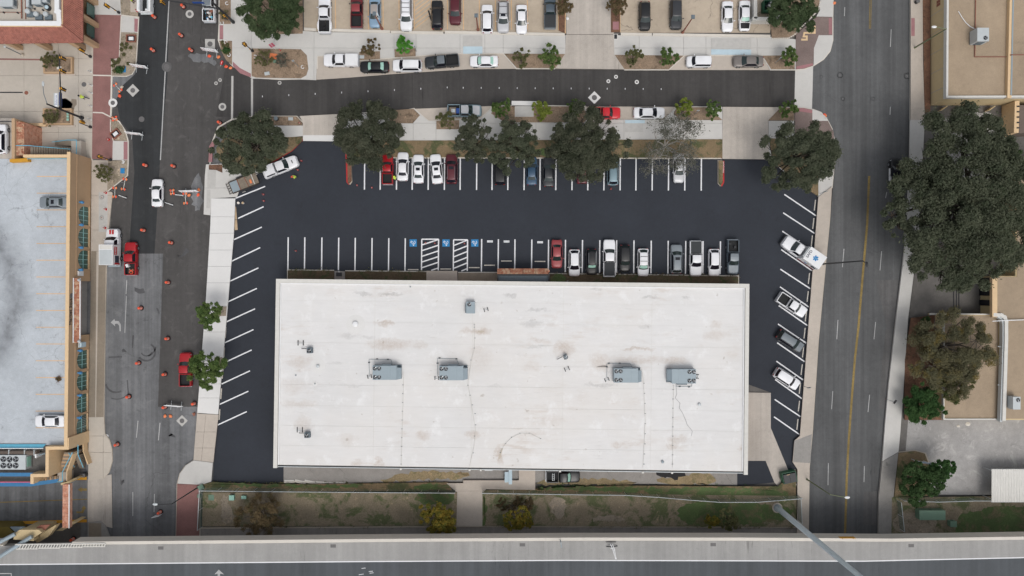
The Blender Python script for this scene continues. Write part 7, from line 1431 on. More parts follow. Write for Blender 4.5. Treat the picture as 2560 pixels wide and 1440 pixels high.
for x, y, l in dl: drum_at(x, y, l, drum)
t = thing('warning_board', 'yellow warning board in a white frame leaning on a drum', 'sign', tuple(W(399,1285,.03)), R(12)); MB().box(-.6,-.05,.45,.6,.0,1.55).build('frame', MT['white'], t); MB().box(-.45,-.07,.62,.45,-.051,1.45).build('plate', MT['yellow'], t); MB().tube((-.2,-.075,.9),(.2,-.075,.9),.05).build('arrow_mark', MT['black'], t); MB().tube((0,-.075,.85),(0,-.075,1.3),.05).build('arrow_mark', MT['black'], t); [MB().tube((x,.0,.0),(x,-.02,.5),.04).build('leg', MT['galv'], t) for x in (-.5,.5)]
# cones
p = W(754,402,.03); cone = thing('traffic_cone', 'red cone ahead of the white camper pickup', 'traffic cone', tuple(p), 0, 'small red cones in the striped lot'); MB().cbox(0,0,0,.36,.36,.04).build('foot', MT['red'], cone); MB().lathe(0,0,[(.15,.04),(.10,.28)],12).build('body', MT['red'], cone); MB().lathe(0,0,[(.10,.28),(.075,.42)],12).build('collar', MT['reflW'], cone); MB().lathe(0,0,[(.075,.42),(.035,.7),(.01,.71)],12).build('tip', MT['red'], cone)
for x, y, l in ((745,425,'red cone near the worker in yellow'),(659,486,'red cone off the trailer bay line, upper of two'),(660,502,'red cone off the trailer bay line, lower of two'),(893,463,'red cone beside the red kerb island'),(930,469,'red cone between two empty bays beside the island'),(740,627,'red cone lying in the first empty bay by the building'),(1527,472,'red cone behind the blue grey suv'),(1064,607,'red cone in the first hatched aisle, nearer the wheelchair bay'),(1087,608,'red cone in the first hatched aisle, on the far side'),(1161,608.5,'red cone in the second hatched aisle'),(2553,0,'x')):
    if x < 2500: copy_tree(cone, None, tuple(W(x,y,.03)), x*.1, l)
for x, y, l in ((265,482,'faded pink cone, top one along the grey kerb slab'),(265,523,'faded pink cone in the middle of the grey kerb slab'),(263,570,'faded pink cone near the box truck nose'),(343,27,'orange cone behind the service truck step'),(272,349,'small orange cone at the edge of the brick pavement'),(701,126,'red orange cone in the big corner bed'),(750,308,'orange cone at the tip of the lower kerb bed')): copy_tree(cone, None, tuple(W(x,y,.17)), x*.2, l)
# sandbag stands
def bag(mb, x, y, z=.02, r=0.0): mb.blob((x,y,z+.09),(.24,.17,.1),10,6)
def stand(label, a, b, z=.04):
    pa, pb = W(*a, z), W(*b, z); d = pb-pa; t = thing('sign_stand', label, 'sign stand', (pa.x,pa.y,z), math.atan2(d.y,d.x), 'orange weighted sign stands'); l = d.length
    MB().box(-.1,-.04,.02,l+.1,.04,.08).build('base_bar', MT['capW'], t)
    for x in (0, l):
        MB().box(x-.03,-.45,.025,x+.03,.45,.075).build('cross_foot', MT['galv'], t)
        for y in (-.24,.24): m = MB(); bag(m, x, y, .06); m.build('sandbag', MT['orange' if (x > 0) == (y > 0) else 'orange2'], t, smooth=60)
    MB().tube((l*.4,0,.05),(l*.4,0,1.1),.025).build('upright', MT['galv'], t)
stand('weighted stand just under the kerb bed with the blue mat', (313.5,448), (309,473)); stand('weighted stand beside the grey kerb slab', (288,470), (287.5,492)); stand('weighted stand right of the driven white sedan', (431,476), (432,484)); stand('weighted stand below the long barricade in the brown lane', (463,484), (465,508)); stand('weighted stand at the orange heap on the brick crossing edge', (289,212), (302,227)); stand('weighted stand on the corner beside the east street', (2041,288), (2060,290)); stand('weighted stand at the edge of the corner paving, lower one', (2060,290), (2064,309)); stand('weighted stand by the round drum curb on the left crossing', (283,298), (292,296))
for x, y, l in ((497,475,'loose orange sandbag at the barricade end, upper'),(496,487,'loose orange sandbag at the barricade end, lower'),(473,488,'loose orange sandbag under the long barricade'),(305,218,'tan sandbag on the brick crossing edge'),(300,240,'yellowish bag on the brick crossing edge'),(413,1040,'orange sandbag below the lower barricade, first'),(427,1040,'orange sandbag below the lower barricade, second'),(486,1035,'dark red bag against the lower pavement'),(524,141,'orange sandbag at the red striped barricade, first'),(547,143,'orange sandbag at the red striped barricade, second'),(566,167,'orange sandbag at the curved kerb, first'),(577,170,'orange sandbag at the curved kerb, second'),(2085,8,'orange bag at the top of the east street kerb'),(2281,9,'orange bag beside the dark bin across the east street')):
    p = W(x,y,.05); t = thing('sandbag', l, 'sandbag', tuple(p), x*.3, 'loose sandbags of the work zone'); m = MB(); m.blob((0,0,.1),(.32,.24,.12),12,6); m.build('bag', MT['orange2' if x % 2 else 'orange'] if 'tan' not in l and 'dark red' not in l else MT['oldkerb' if 'tan' in l else 'rust'], t, smooth=60); MB().cbox(0,.22,.12,.16,.1,.04).build('tied_end', MT['orange2'], t)
# barricades
def barricade(label, x, y, L, rot, m2='orange', rails=3, z=.03, lean=.14):
    b = W(x, y, z); t = thing('barricade', label, 'barricade', tuple(b), R(rot), 'striped road barricades')
    for s in (-.32*L, .32*L): MB().box(s-.03,-.75,0,s+.03,.75,.06).build('foot', MT['galv'], t); MB().box(s-.03,-.03,.06,s+.03,.03,1.55).build('upright', MT['galv'], t)
    for k in range(rails):
        z0 = .45+k*.42; r = MB().box(-L/2,.03+k*lean*.3,z0,L/2,.06+k*lean*.3,z0+.22).build('rail', MT['white'], t); n = int(L/.4)
        for i in range(n): MB().add([(-L/2+i*.4,.025+k*lean*.3,z0+.005),(-L/2+i*.4+.12,.025+k*lean*.3,z0+.005),(-L/2+i*.4+.22,.025+k*lean*.3,z0+.215),(-L/2+i*.4+.12,.025+k*lean*.3,z0+.215)], [(0,1,2,3)]).build('stripe', MT[m2], r)
        MB().box(-L/2,.03+k*lean*.3,z0+.222,L/2,.13+k*lean*.3,z0+.24).build('rail_edge', MT['white'], r)
barricade('white barricade across the dark lane beside the left kerb bed', 355,172, 2.7, -8); barricade('white barricade across the dark lane below the curved planter', 343,339, 2.7, -6); barricade('red striped barricade in front of the rounded manhole pad', 530,132, 2.6, -8, 'red'); barricade('long white barricade across the brown lane', 479,482, 2.9, 2); barricade('white barricade at the end of the brown lane', 441,1014, 2.7, -5)
for x, y, l, r in ((449,488,'fallen white board in the brown lane beside the driven sedan',-6),(424,510,'small white plate on a dark foot below the driven sedan',-18),(308,492,'small white plate on a dark foot by the left kerb',-20)):
    t = thing('sign_board', l, 'sign', tuple(W(x,y,.04)), R(r)); MB().box(-.7,-.05,.12,.7,.05,.2).build('board', MT['white'], t); MB().box(.45,-.3,0,.6,.3,.12).build('foot', MT['black'], t); MB().box(-.6,-.2,0,-.5,.2,.12).build('foot', MT['black'], t)
t = thing('stop_paddle', 'small red and white paddle sign at the curved kerb', 'sign', tuple(W(556,158,.1)), R(70)); MB().box(-.35,-.2,.25,.35,.2,.29).build('plate', MT['red'], t); MB().box(-.2,-.03,.292,.2,.03,.297).build('white_bar', MT['white'], t); MB().tube((-.6,0,.2),(-.3,0,.27),.04).build('handle', MT['galv'], t)
# wheel stops
p = W(2036.7,513,.03); ws = thing('wheel_stop', 'x', 'wheel stop', tuple(p), 0, 'wheel stops of the angled bays by the east street'); MB().add([(-.9,-.11,0),(.9,-.11,0),(.9,.11,0),(-.9,.11,0),(-.88,-.06,.13),(.88,-.06,.13),(.88,.06,.13),(-.88,.06,.13)],[(3,2,1,0),(4,5,6,7),(0,1,5,4),(1,2,6,5),(2,3,7,6),(3,0,4,7)]).build('block', MT['kerb'], ws); [MB().cyl(x,0,.12,.14,.03,8).build('bolt', MT['iron'], ws) for x in (-.6,.6)]
es = [(2036.7,513),(2032.8,558.6),(2029,602),(2021.7,696),(2018.6,741),(2014,790),(2010.8,832.8),(2007,880),(2003.6,924),(1999,971),(1996.7,1015),(1993,1060.6)]
for i, (x, y) in enumerate(es):
    lb = f'pale wheel stop in the angled east bays, {ORD[i]} from the top'
    if i == 0: ws['label'] = lb; ws.rotation_euler = (0,0,R(83.5))
    else: copy_tree(ws, None, tuple(W(x,y,.03)), R(83.5), lb)
for i, (x, y) in enumerate([(578.6,627),(575,678),(571,729),(567.5,780),(564,831),(560,882),(556.5,933),(553,984),(549,1036)]):
    o = copy_tree(ws, None, tuple(W(x,y,.05)), R(86), f'white block along the west pavement of the lot, {ORD[i]} from the top'); o['group'] = 'wheel stops along the west pavement'
for x, y, l in ((1033,674,'wheel stop of the first wheelchair bay'),(1114.5,672.5,'wheel stop between the two hatched aisles'),(1185.6,669,'wheel stop of the third wheelchair bay'),(1224,663,'wheel stop of the first reserved bay'),(1266,652.5,'wheel stop of the reserved bay before the tiled awning'),(1350,653.5,'wheel stop of the reserved bay beside the faded red car')):
    o = copy_tree(ws, None, tuple(W(x,y,.03)), 0, l); o['group'] = 'wheel stops in front of the building'
t = thing('timber_board', 'tan timber board lying along the white pavement of the lot', 'board', tuple(W(589,546,.03)), R(-86+180)); MB().box(-1.95,-.24,0,1.95,.24,.1).build('board', MT['ply'], t); MB().box(-.3,-.3,.1,-.2,.3,.16).build('batten', MT['wood'], t)
# concrete blocks and beams behind the building
for i, (x, y, L, r, c) in enumerate([(724,1204.5,1.75,0,0),(751,1205.5,1.9,-12,1),(775,1206,1.9,-12,2),(803,1208.5,1.85,-2,0),(829,1210,1.85,-4,1),(854,1210,1.75,-3,2),(883,1212,1.9,-4,0)]):
    t = thing('parking_block', f'whitish parking block in the row near the lower left lot corner, {ORD[i]} along it', 'parking block', tuple(W(x,y,.05)), R(r), 'parking blocks stored behind the building'); MB().box(-L/2,-.13,0,L/2,.13,.2).build('block', MT['kerb'], t); MB().box(-L/2+.05,.14,0,L/2-.1,.36,.17).build('second_block', MT['capW'], t)
for i, (x, y, L, r, m) in enumerate([(1607,1219,1.75,-1,'redK'),(1634,1219,1.75,-1,'kerb'),(1661,1220,1.75,-2,'oldkerb'),(1689,1220,1.75,2,'kerb'),(1715,1221,1.7,-3,'kerb'),(1744,1223,1.75,-12,'capW'),(1772,1223,1.75,-3,'kerb'),(1797,1226,1.5,-2,'oldkerb')]):
    t = thing('parking_block', ('red painted parking block' if m == 'redK' else f'pale parking block in the long row behind the building, {ORD[i-1]} after the red one') + (' at the start of the row behind the building' if m == 'redK' else ''), 'parking block', tuple(W(x,y,.17)), R(r), 'parking blocks stored behind the building'); MB().box(-L/2,-.16,0,L/2,.14,.2).build('block', MT[m], t); MB().box(-L/2+.05,.15,0,L/2-.05,.34,.17).build('second_block', MT['kerb'], t)
for i, (x, y, L, r, l) in enumerate([(1980,1214,1.4,20,'short pale beam beside the dumpster'),(1975,1231,1.7,78,'pale beam leaning in the grass below the dumpster'),(1972,1254,.8,90,'stub of pale beam past the fence end')]): t = thing('concrete_beam', l, 'beam', tuple(W(x,y,.17)), R(r)); MB().box(-L/2,-.1,0,L/2,.1,.18).build('beam', MT['capW'], t); MB().box(-L/2+.1,-.02,.18,L/2-.1,.02,.19).build('groove', MT['oldkerb'], t)
# fences
def fence(label, pts, h, z=.15, step=2.8, net='netting', gates=()):
    q = [W(x, y, z) for x, y in pts]; t = thing('chain_link_fence', label, 'fence', tuple(q[0])); 
    for a, b in zip(q, q[1:]):
        n = max(1, round((b-a).length/step))
        for i in range(n):
            p, r = a.lerp(b, i/n), a.lerp(b, (i+1)/n); MB().tube(p-Vector((0,0,.1)), p+Vector((0,0,h)), .035, n=6).build('post', MT['galv'], t, world=True)
            d = (r-p)*.02; MB().add([p+d+Vector((0,0,.04)), r-d+Vector((0,0,.04)), r-d+Vector((0,0,h-.03)), p+d+Vector((0,0,h-.03))], [(0,1,2,3)]).build('mesh_panel', MT[net], t, world=True)
            MB().tube(p+Vector((0,0,h)), r+Vector((0,0,h)), .055, n=6).build('top_rail', MT['galv'], t, world=True)
    MB().tube(q[-1]-Vector((0,0,.1)), q[-1]+Vector((0,0,h)), .035).build('post', MT['galv'], t, world=True)
fence('long fence with green mesh behind the building, part before the path', [(512,1217),(690,1219),(930,1221),(1140,1222.5)], 2.3); fence('long fence with green mesh behind the building, part after the path', [(1206,1223),(1400,1226),(1560,1228),(1640,1233),(1720,1240),(1790,1245),(1880,1245),(1992,1236)], 2.3)
fence('short fence along the red brick pavement', [(512,1219),(507,1316)], 2.0); fence('fence between the back lot and the grass on the right', [(2244,1243),(2330,1246),(2420,1243),(2620,1244)], 2.0); fence('short fence post line beside the utility box', [(2238,1248),(2246,1320)], 1.8); fence('short fence at the far pavement end of the field', [(1990,1240),(1993,1300)], 2.0)
# utility cabinets, bins, dumpsters
def cabinet(label, x, y, lx, ly, h, m, z=.15, rot=0, pad=True, name='utility_cabinet'):
    t = thing(name, label, 'utility box', tuple(W(x,y,z)), R(rot)); 
    if pad: MB().box(-lx/2-.15,-ly/2-.15,-.05,lx/2+.15,ly/2+.15,.06).build('pad', MT['capW'], t)
    MB().box(-lx/2,-ly/2,.06,lx/2,ly/2,h).build('casing', MT[m], t); MB().box(-lx/2-.04,-ly/2-.04,h,lx/2+.04,ly/2+.04,h+.05).build('lid', MT[m], t); MB().box(-.03,ly/2,.2,.03,ly/2+.02,h-.1).build('door_seam', MT['black'], t); MB().box(.1,ly/2,.5*h,.2,ly/2+.04,.5*h+.1).build('handle', MT['iron'], t)
cabinet('green flat cabinet in the fenced corner by the brick pavement', 531,1242,.85,.85,.4,'cabgreen'); cabinet('pale mint cabinet with a white pad in the fenced corner', 585,1240,.75,.75,1.0,'palegreen'); cabinet('smaller pale mint cabinet next to the first mint one', 614,1240,.7,.45,.8,'palegreen'); cabinet('green rounded box at the end of the red brick pavement', 507,1216,.8,.8,.7,'cabgreen',rot=30); cabinet('bright green short box beside the red brick pavement', 501,1238,.45,.5,.5,'cabgreen')
cabinet('long teal green switch box on the grass under the dark green tree', 2316,1280,4.2,1.5,1.6,'cabgreen'); cabinet('green box with a dark front on the grass beside the long switch box', 2372,1304,1.0,.9,1.2,'cabgreen'); cabinet('white framed meter pad on the grass', 2414,1310,.75,.6,.15,'galv'); cabinet('square grate box set in the grass near the far pavement', 2261,1295,1.1,.8,.12,'iron'); cabinet('pale box beside the entry of the striped lot in the lower kerb bed', 728,298,.7,.45,.25,'galv'); cabinet('grey stone box in the big corner bed', 669,185,.75,.45,.25,'galv',rot=10); cabinet('orange board lying in the big corner bed', 684,141,1.1,.8,.1,'orange2',rot=-8,pad=False); cabinet('green round topped meter in the big corner bed', 689,155,.45,.4,.35,'cabgreen',pad=False); cabinet('small pale box in the first tree pit', 905,143,.7,.45,.12,'galv'); cabinet('pale metal box beside the white roofed building, rear slab', 1222,1169,1.2,.5,.9,'galv',z=.05); cabinet('blue mat like cover in the kerb bed with the grey shrub', 307,427,.6,.8,.06,'blueP',pad=False); cabinet('blue cover in the left kerb bed corner', 310,174,.6,.9,.06,'blueP',pad=False); cabinet('dark meter lid on the pavement by the entrance', 1539,92,.4,.65,.03,'black'); cabinet('orange plate at the far kerb', 2228,947,.6,.9,.02,'orange2',pad=False); cabinet('dark grate on the far pavement above the orange plate', 2234,934,.9,.55,.02,'iron',pad=False); cabinet('oblong grey lid in the pale corner pavement', 491,1182,.55,.95,.03,'hvac',pad=True)
for x, y, r, l in ((329,97,0,'white topped box in a brown frame in the upper kerb bed'),(290,335,38,'white topped box in a brown frame turned in the lower kerb bed')):
    t = thing('framed_vault', l, 'utility box', tuple(W(x,y,.16)), R(r)); 
    for a in (-.55,.55): MB().box(-.8,a-.06,0,.8,a+.06,.3).build('frame_side', MT['rust'], t); MB().box(a*1.33-.06,-.485,0,a*1.33+.06,.485,.29).build('frame_side', MT['rust'], t)
    MB().box(-.66,-.48,-.02,.66,.48,.02).build('pit', MT['dark'], t); MB().box(-.38,-.27,.02,.38,.27,.2).build('vault_lid', MT['white'], t)
def dumpster(label, x, y, rot, lids=True, z=.05):
    t = thing('dumpster', label, 'dumpster', tuple(W(x,y,z+.6)-Vector((0,0,.6))), R(rot)); m = MB(); L, D = 2.3, 1.8
    for a in ((-L/2,-D/2,L/2,-D/2+.08),(-L/2,D/2-.08,L/2,D/2),(-L/2,-D/2+.081,-L/2+.08,D/2-.081),(L/2-.08,-D/2+.081,L/2,D/2-.081)): m.box(a[0],a[1],.1,a[2],a[3],1.35)
    m.box(-L/2+.081,-D/2+.081,.1,L/2-.081,D/2-.081,.2); m.build('bin', MT['dump'], t)
    for s in (-1,1):
        MB().box(s*L/2+(-.12 if s < 0 else .001),-.5,.7,s*L/2+(-.001 if s < 0 else .12),.5,.9).build('fork_pocket', MT['dump'], t)
        if lids: MB().box(s*.52-.5,-D/2+.05,1.36,s*.52+.5,D/2-.25,1.42).build('lid', MT['black'], t)
        MB().box(s*.9-.1,-.6,0,s*.9+.1,.6,.1).build('skid', MT['black'], t)
    if not lids:
        r = random.Random(3)
        for k in range(9): MB().cbox(r.uniform(-.9,.9),r.uniform(-.6,.6),.2,r.uniform(.3,.6),r.uniform(.3,.5),r.uniform(.5,.95),r.uniform(0,3)).build('rubbish_bag', MT[r.choice(['black','white','dark','capW'])], t)
    else: MB().cbox(-.2,.55,1.43,.5,.12,.05).build('wooden_stick', MT['ply'], t)
dumpster('green dumpster with two black lids at the end of the east pad', 1970,1191, 12); dumpster('open green dumpster full of rubbish inside the white enclosure', 1923,18, 0, False)
t = thing('dumpster_enclosure', 'white walled enclosure around the open green dumpster', 'enclosure', tuple(W(1920,20,0)))
for pts in ([(1889,-60),(1889,42)],[(1951,-60),(1951,42)],[(1886,46.5),(1954,46.5)]): b = MB(); wpath(b, pts, 1.8, .55, 0, 1.8); b.build('wall', MT['capW'], t, world=True)
b = MB(); prism_w(b, [(1893,-60),(1947,-60),(1947,43),(1893,43)], 0, .03, .06); b.build('floor', MT['dark_lot'], t, world=True)
t = thing('plaza_planter', 'tan walled planter in the plaza, upper one', 'planter', tuple(W(149,165,.15)))
def planter(t):
    for a in ((-2.4,-1.35,2.4,-1.1),(-2.4,1.1,2.4,1.35),(-2.4,-1.099,-2.15,1.099),(2.15,-1.099,2.4,1.099)): MB().box(a[0],a[1],0,a[2],a[3],.5).build('wall', MT['stucco'], t)
    MB().box(-2.15,-1.1,0,2.15,1.1,.4).build('earth', MT['soil'], t); MB().box(-2.7,-1.65,0,2.7,-1.36,.08).build('footing', MT['old_conc'], t)
planter(t); t2 = copy_tree(t, None, tuple(W(148,293,.15)), 0, 'tan walled planter in the plaza, lower one'); [MB().cbox(1.7,.5-.5*k,.41,.35,.38,.06).build('green_lid', MT['palegreen'], t2) for k in range(3)]; MB().cbox(.25,-.45,.41,.75,.45,.12).build('white_lid', MT['capW'], t)
t = thing('slot_drain', 'long dark slot drain in the plaza', 'drain', tuple(W(0,231,.16))); MB().box(-3,-.09,.0,3.8,.09,.02).build('grate', MT['black'], t)
t = thing('plaza_lamp', 'grey lamp post with a thin arm in the upper plaza', 'street lamp', tuple(W(57,138,.15))); MB().lathe(0,0,[(.3,0),(.3,.15),(.1,.4)],12).build('base', MT['oldkerb'], t); MB().tube((0,0,.3),(0,0,4.0),.07,n=8).build('pole', MT['hvac_dark'], t); MB().blob((0,0,4.05),(.2,.2,.12),10,5).build('lamp_head', MT['galv'], t)
t = thing('plaza_bench', 'low cream wall bench below the lower plaza planter', 'bench', tuple(W(91,313,.15))); MB().box(-1.9,-.25,0,1.9,.25,.5).build('seat', MT['cap'], t); MB().box(-1.8,-.2,-.02,1.8,.2,.01).build('plinth', MT['stucco'], t)
for i, (x, y) in enumerate([(226,179),(228,213),(228,232),(227,265),(226,298)]): t = thing('bollard', f'slim grey bollard at the plaza edge, {ORD[i]} from the top', 'bollard', tuple(W(x+2,y+1,.15)), 0, 'bollards along the brick pavement'); MB().tube((0,0,0),(0,0,1.0),.06,n=8).build('post', MT['galv'], t); MB().cyl(0,0,0,.03,.18,12).build('foot', MT['capW'], t)
for x, y, l in ((568,9,'white hook shaped bike rack at the top kerb bed'),(556,58,'white bike hoop beside the upper signal mast'),(565,106,'white bike hoop in the triangular bed, upper'),(573,138,'white bike hoop in the triangular bed, lower'),(638,142,'white bike hoop beside the white signal footing'),(757,168,'white ring at the foot of the grey signpost'),(308,405,'white ring in the kerb bed above the blue mat'),(742,308,'white ring at the lower kerb bed tip')):
    t = thing('bike_hoop', l, 'bike rack', tuple(W(x,y,.16)), x*.4, 'white hoops in the kerb beds'); m = MB(); m.path([(.25*math.cos(R(a)),.25*math.sin(R(a)),.12) for a in range(0,300,30)], .055, 6); m.build('ring', MT['white'], t); MB().cyl(.0,.0,-.02,.03,.16,10).build('footing', MT['capW'], t)
for x, y, l, c in ((598,508,'white paint bucket beside the white pavement','reflW'),(609,508,'tan paint bucket beside the white one','ply')): t = thing('paint_bucket', l, 'bucket', tuple(W(x,y,.03))); MB().lathe(0,0,[(.16,0),(.19,.4)],14).build('pail', MT['white'], t); MB().cyl(0,0,.4,.43,.2,14).build('lid', MT[c], t)
t = thing('litter_bin', 'dark round litter bin beside the pale box in the lower kerb bed', 'bin', tuple(W(694,299,.15))); MB().lathe(0,0,[(.28,0),(.34,.9)],14).build('body', MT['black'], t); MB().lathe(0,0,[(.36,.9),(.3,1.05),(.1,1.1)],14).build('lid', MT['steel'], t)
t = thing('litter_bin', 'dark round bin at the top of the far pavement', 'bin', tuple(W(2287,8,.15))); MB().lathe(0,0,[(.28,0),(.34,.9)],14).build('body', MT['black'], t); MB().lathe(0,0,[(.36,.9),(.3,1.0),(.1,1.02)],14).build('lid', MT['iron'], t)
for x, y, l in ((1075,40,'long black scooter lying on the hatched strip'),(1418,47,'white sack in the planted strip beside the slate pickup')):
    t = thing('scooter' if x < 1100 else 'sack', l, 'scooter' if x < 1100 else 'sack', tuple(W(x,y,.06 if x < 1100 else .17)), R(-72))
    if x < 1100: MB().path([(-.8,0,.1),(-.2,.03,.14),(.3,-.03,.12),(.85,0,.1)],.12).build('deck', MT['black'], t); MB().path([(.15,-.28,.2),(.15,.28,.2)],.05).build('handlebar', MT['black'], t); [MB().tube((x_,-.05,.16),(x_,.05,.16),.16,n=12).build('wheel', MT['dark'], t) for x_ in (-.85,.9)]
    else: MB().blob((0,0,.15),(.3,.25,.2),10,6).build('bag', MT['white'], t); MB().cbox(.0,.2,.25,.15,.1,.1).build('tied_top', MT['capW'], t)
t = thing('grey_cart', 'grey cart with a black box on the door slab of the building', 'cart', tuple(W(849,686,.15))); MB().box(-.45,-.3,0,.45,.3,.5).build('box', MT['black'], t); MB().blob((.0,.45,.4),(.14,.14,.3),8,5).build('white_sack', MT['white'], t)
t = thing('standby_generator', 'pale blue grey generator in two boxes on the rear slab', 'generator', tuple(W(1271,1187,.05))); MB().box(-.6,-.9,.1,.05,.85,1.3).build('enclosure', MT['ltblueP'], t); MB().box(.06,-1.15,.1,.62,1.2,1.5).build('enclosure', MT['ltblueP'], t); MB().box(-.7,-1.2,0,.75,1.25,.1).build('plinth', MT['oldkerb'], t)
t = thing('red_pipe_rail', 'red painted rail across the rear loading slab', 'rail', tuple(W(1250,1212,.2))); MB().box(-.07,-.75,0,.07,.75,.12).build('bar', MT['redK'], t); MB().box(-.1,-.8,-.02,.1,-.7,.1).build('foot', MT['iron'], t)
t = thing('pipe_trap', 'white pipe fitting in the fenced rough field', 'pipe', tuple(W(588,1282,.2))); MB().path([(-.2,-.4,.2),(0,0,.3),(.5,.5,.2)],.07).build('pipe', MT['capW'], t); MB().path([(-.1,-.1,.2),(.4,.2,.2)],.05).build('branch', MT['galv'], t)
for x, y, r, l in ((524,1267,.35,'grey stone in the fenced rough field, upper'),(528,1281,.3,'grey stone in the fenced rough field, lower'),(1793,352,.28,'round pale stone at the red kerb, upper'),(1791,379,.32,'round pale stone at the red kerb, lower'),(2395,1065,.3,'white rag on the pale back lot, first'),(2419,1060,.45,'white rag on the pale back lot, second')): t = thing('stone' if 'stone' in l else 'rag', l, 'stone' if 'stone' in l else 'rag', tuple(W(x,y,.1))); MB().blob((0,0,.04),(r,r*.8,.14),9,5).build('body', MT['oldkerb' if 'grey' in l else 'kerb'], t, smooth=50); MB().blob((.2*r,.1*r,.1),(r*.5,r*.4,.1),7,4).build('lump', MT['kerb'], t, smooth=50)
# sign structure at the lower left corner
t = thing('sign_gantry', 'cream concrete pier head with two grey pipes at the lower left corner', 'gantry', tuple(W(60,1335,0)))
b = MB(); prism_w(b, [(35,1334),(50,1324),(98,1324),(106,1331),(86,1343),(86,1352),(35,1348)], 6.5, 5.6, 6.6); b.build('pier_head', MT['cream'], t, world=True); b = MB(); prism_w(b, [(86,1347),(110,1330),(140,1312),(138,1318),(120,1342),(92,1358)], 5.2, 4.2, 5.2); b.build('pier_arm', MT['cream'], t, world=True); b = MB(); prism_w(b, [(84,1325),(100,1313),(126,1311),(112,1325)], 5.8, 5.6, 5.9); b.build('brick_infill', MT['rust'], t, world=True); b = MB(); prism_w(b, [(45,1328),(90,1328),(90,1345),(45,1345)], 5, -.05, 5.6); b.build('pier', MT['cream'], t, world=True)
for a, c in (((80,1341),(-30,1410)),((38,1335),(-40,1375))): MB().tube(W(*a,7.2), W(*c,8.6), .32, .30, n=12).build('pipe', MT['hvac'], t, world=True)
t = thing('yellow_kiosk', 'olive yellow roof under the lower left gantry', 'kiosk', tuple(W(10,1330,0))); b = MB(); prism_w(b, [(-40,1318),(22,1318),(34,1332),(10,1350),(-40,1356)], 3.2, 0, 3.2); b.build('body', MT['kioskY'], t, world=True); b = MB(); prism_w(b, [(24,1318),(58,1318),(62,1322),(38,1331)], 3.3, 2.9, 3.25); b.build('side_roof', MT['hvac'], t, world=True)
# sign lattice folded over the highway barrier, and one lamp bracket
t = thing('sign_lattice', 'white lattice arm reaching over the highway barrier', 'sign arm', tuple(W(1524,1358,7.0))); b = MB(); zz = .9; b.path([(0,.2,zz),(.35,-.6,zz+.1),(.8,-2.1,zz+.15)],.06); b.path([(.3,.2,zz),(.6,-.6,zz+.1),(.9,-2.1,zz+.15)],.05); b.path([(.0,-.5,zz),(.7,-.45,zz)],.05); b.path([(.4,-.7,zz),(.75,-.7,zz)],.05); b.build('lattice', MT['white'], t); MB().box(-.6,.15,0,1.0,.3,.12).build('bracket', MT['iron'], t); MB().path([(-.5,-.5,.1),(.2,-.35,.5),(1.2,-.4,.12)],.07).build('stay', MT['black'], t)
t = thing('conduit_bracket', 'small grey upright bracket on the highway barrier', 'bracket', tuple(W(1401,1350,7.9))); MB().tube((0,0,-.4),(.0,-.1,1.0),.09).build('post', MT['hvac'], t); MB().tube((0,-.1,.9),(.15,-.9,.7),.06).build('arm', MT['hvac'], t)
for x, y, l in ((2088,2,'x'),):
    pass
# loose branch on the garage deck
t = thing('dead_branch', 'brown dead branch lying on the garage deck', 'branch', tuple(W(148,947,4.31))); rng = np.random.default_rng(4); mb = MB(); [limbs(mb, Vector((0,0,.1)), Vector((math.cos(a),math.sin(a),.1)), .04, .35, 2, rng, .5, 0) for a in (0,1.5,3,4.5)]; mb.build('twig', MT['rust'], t); foliage('leaves', [((0,0,.15),.4)], 120, .14, 'brown', t, rng)
t = thing('stone_lump', 'stone lump at the foot of the upper garage stair', 'stone', tuple(W(93,352,.15))); MB().blob((0,0,.3),(.7,.5,.5),10,6).build('body', MT['oldkerb'], t, smooth=50); MB().blob((-.4,.1,.5),(.3,.25,.3),8,5).build('lump', MT['hvac_dark'], t, smooth=50)

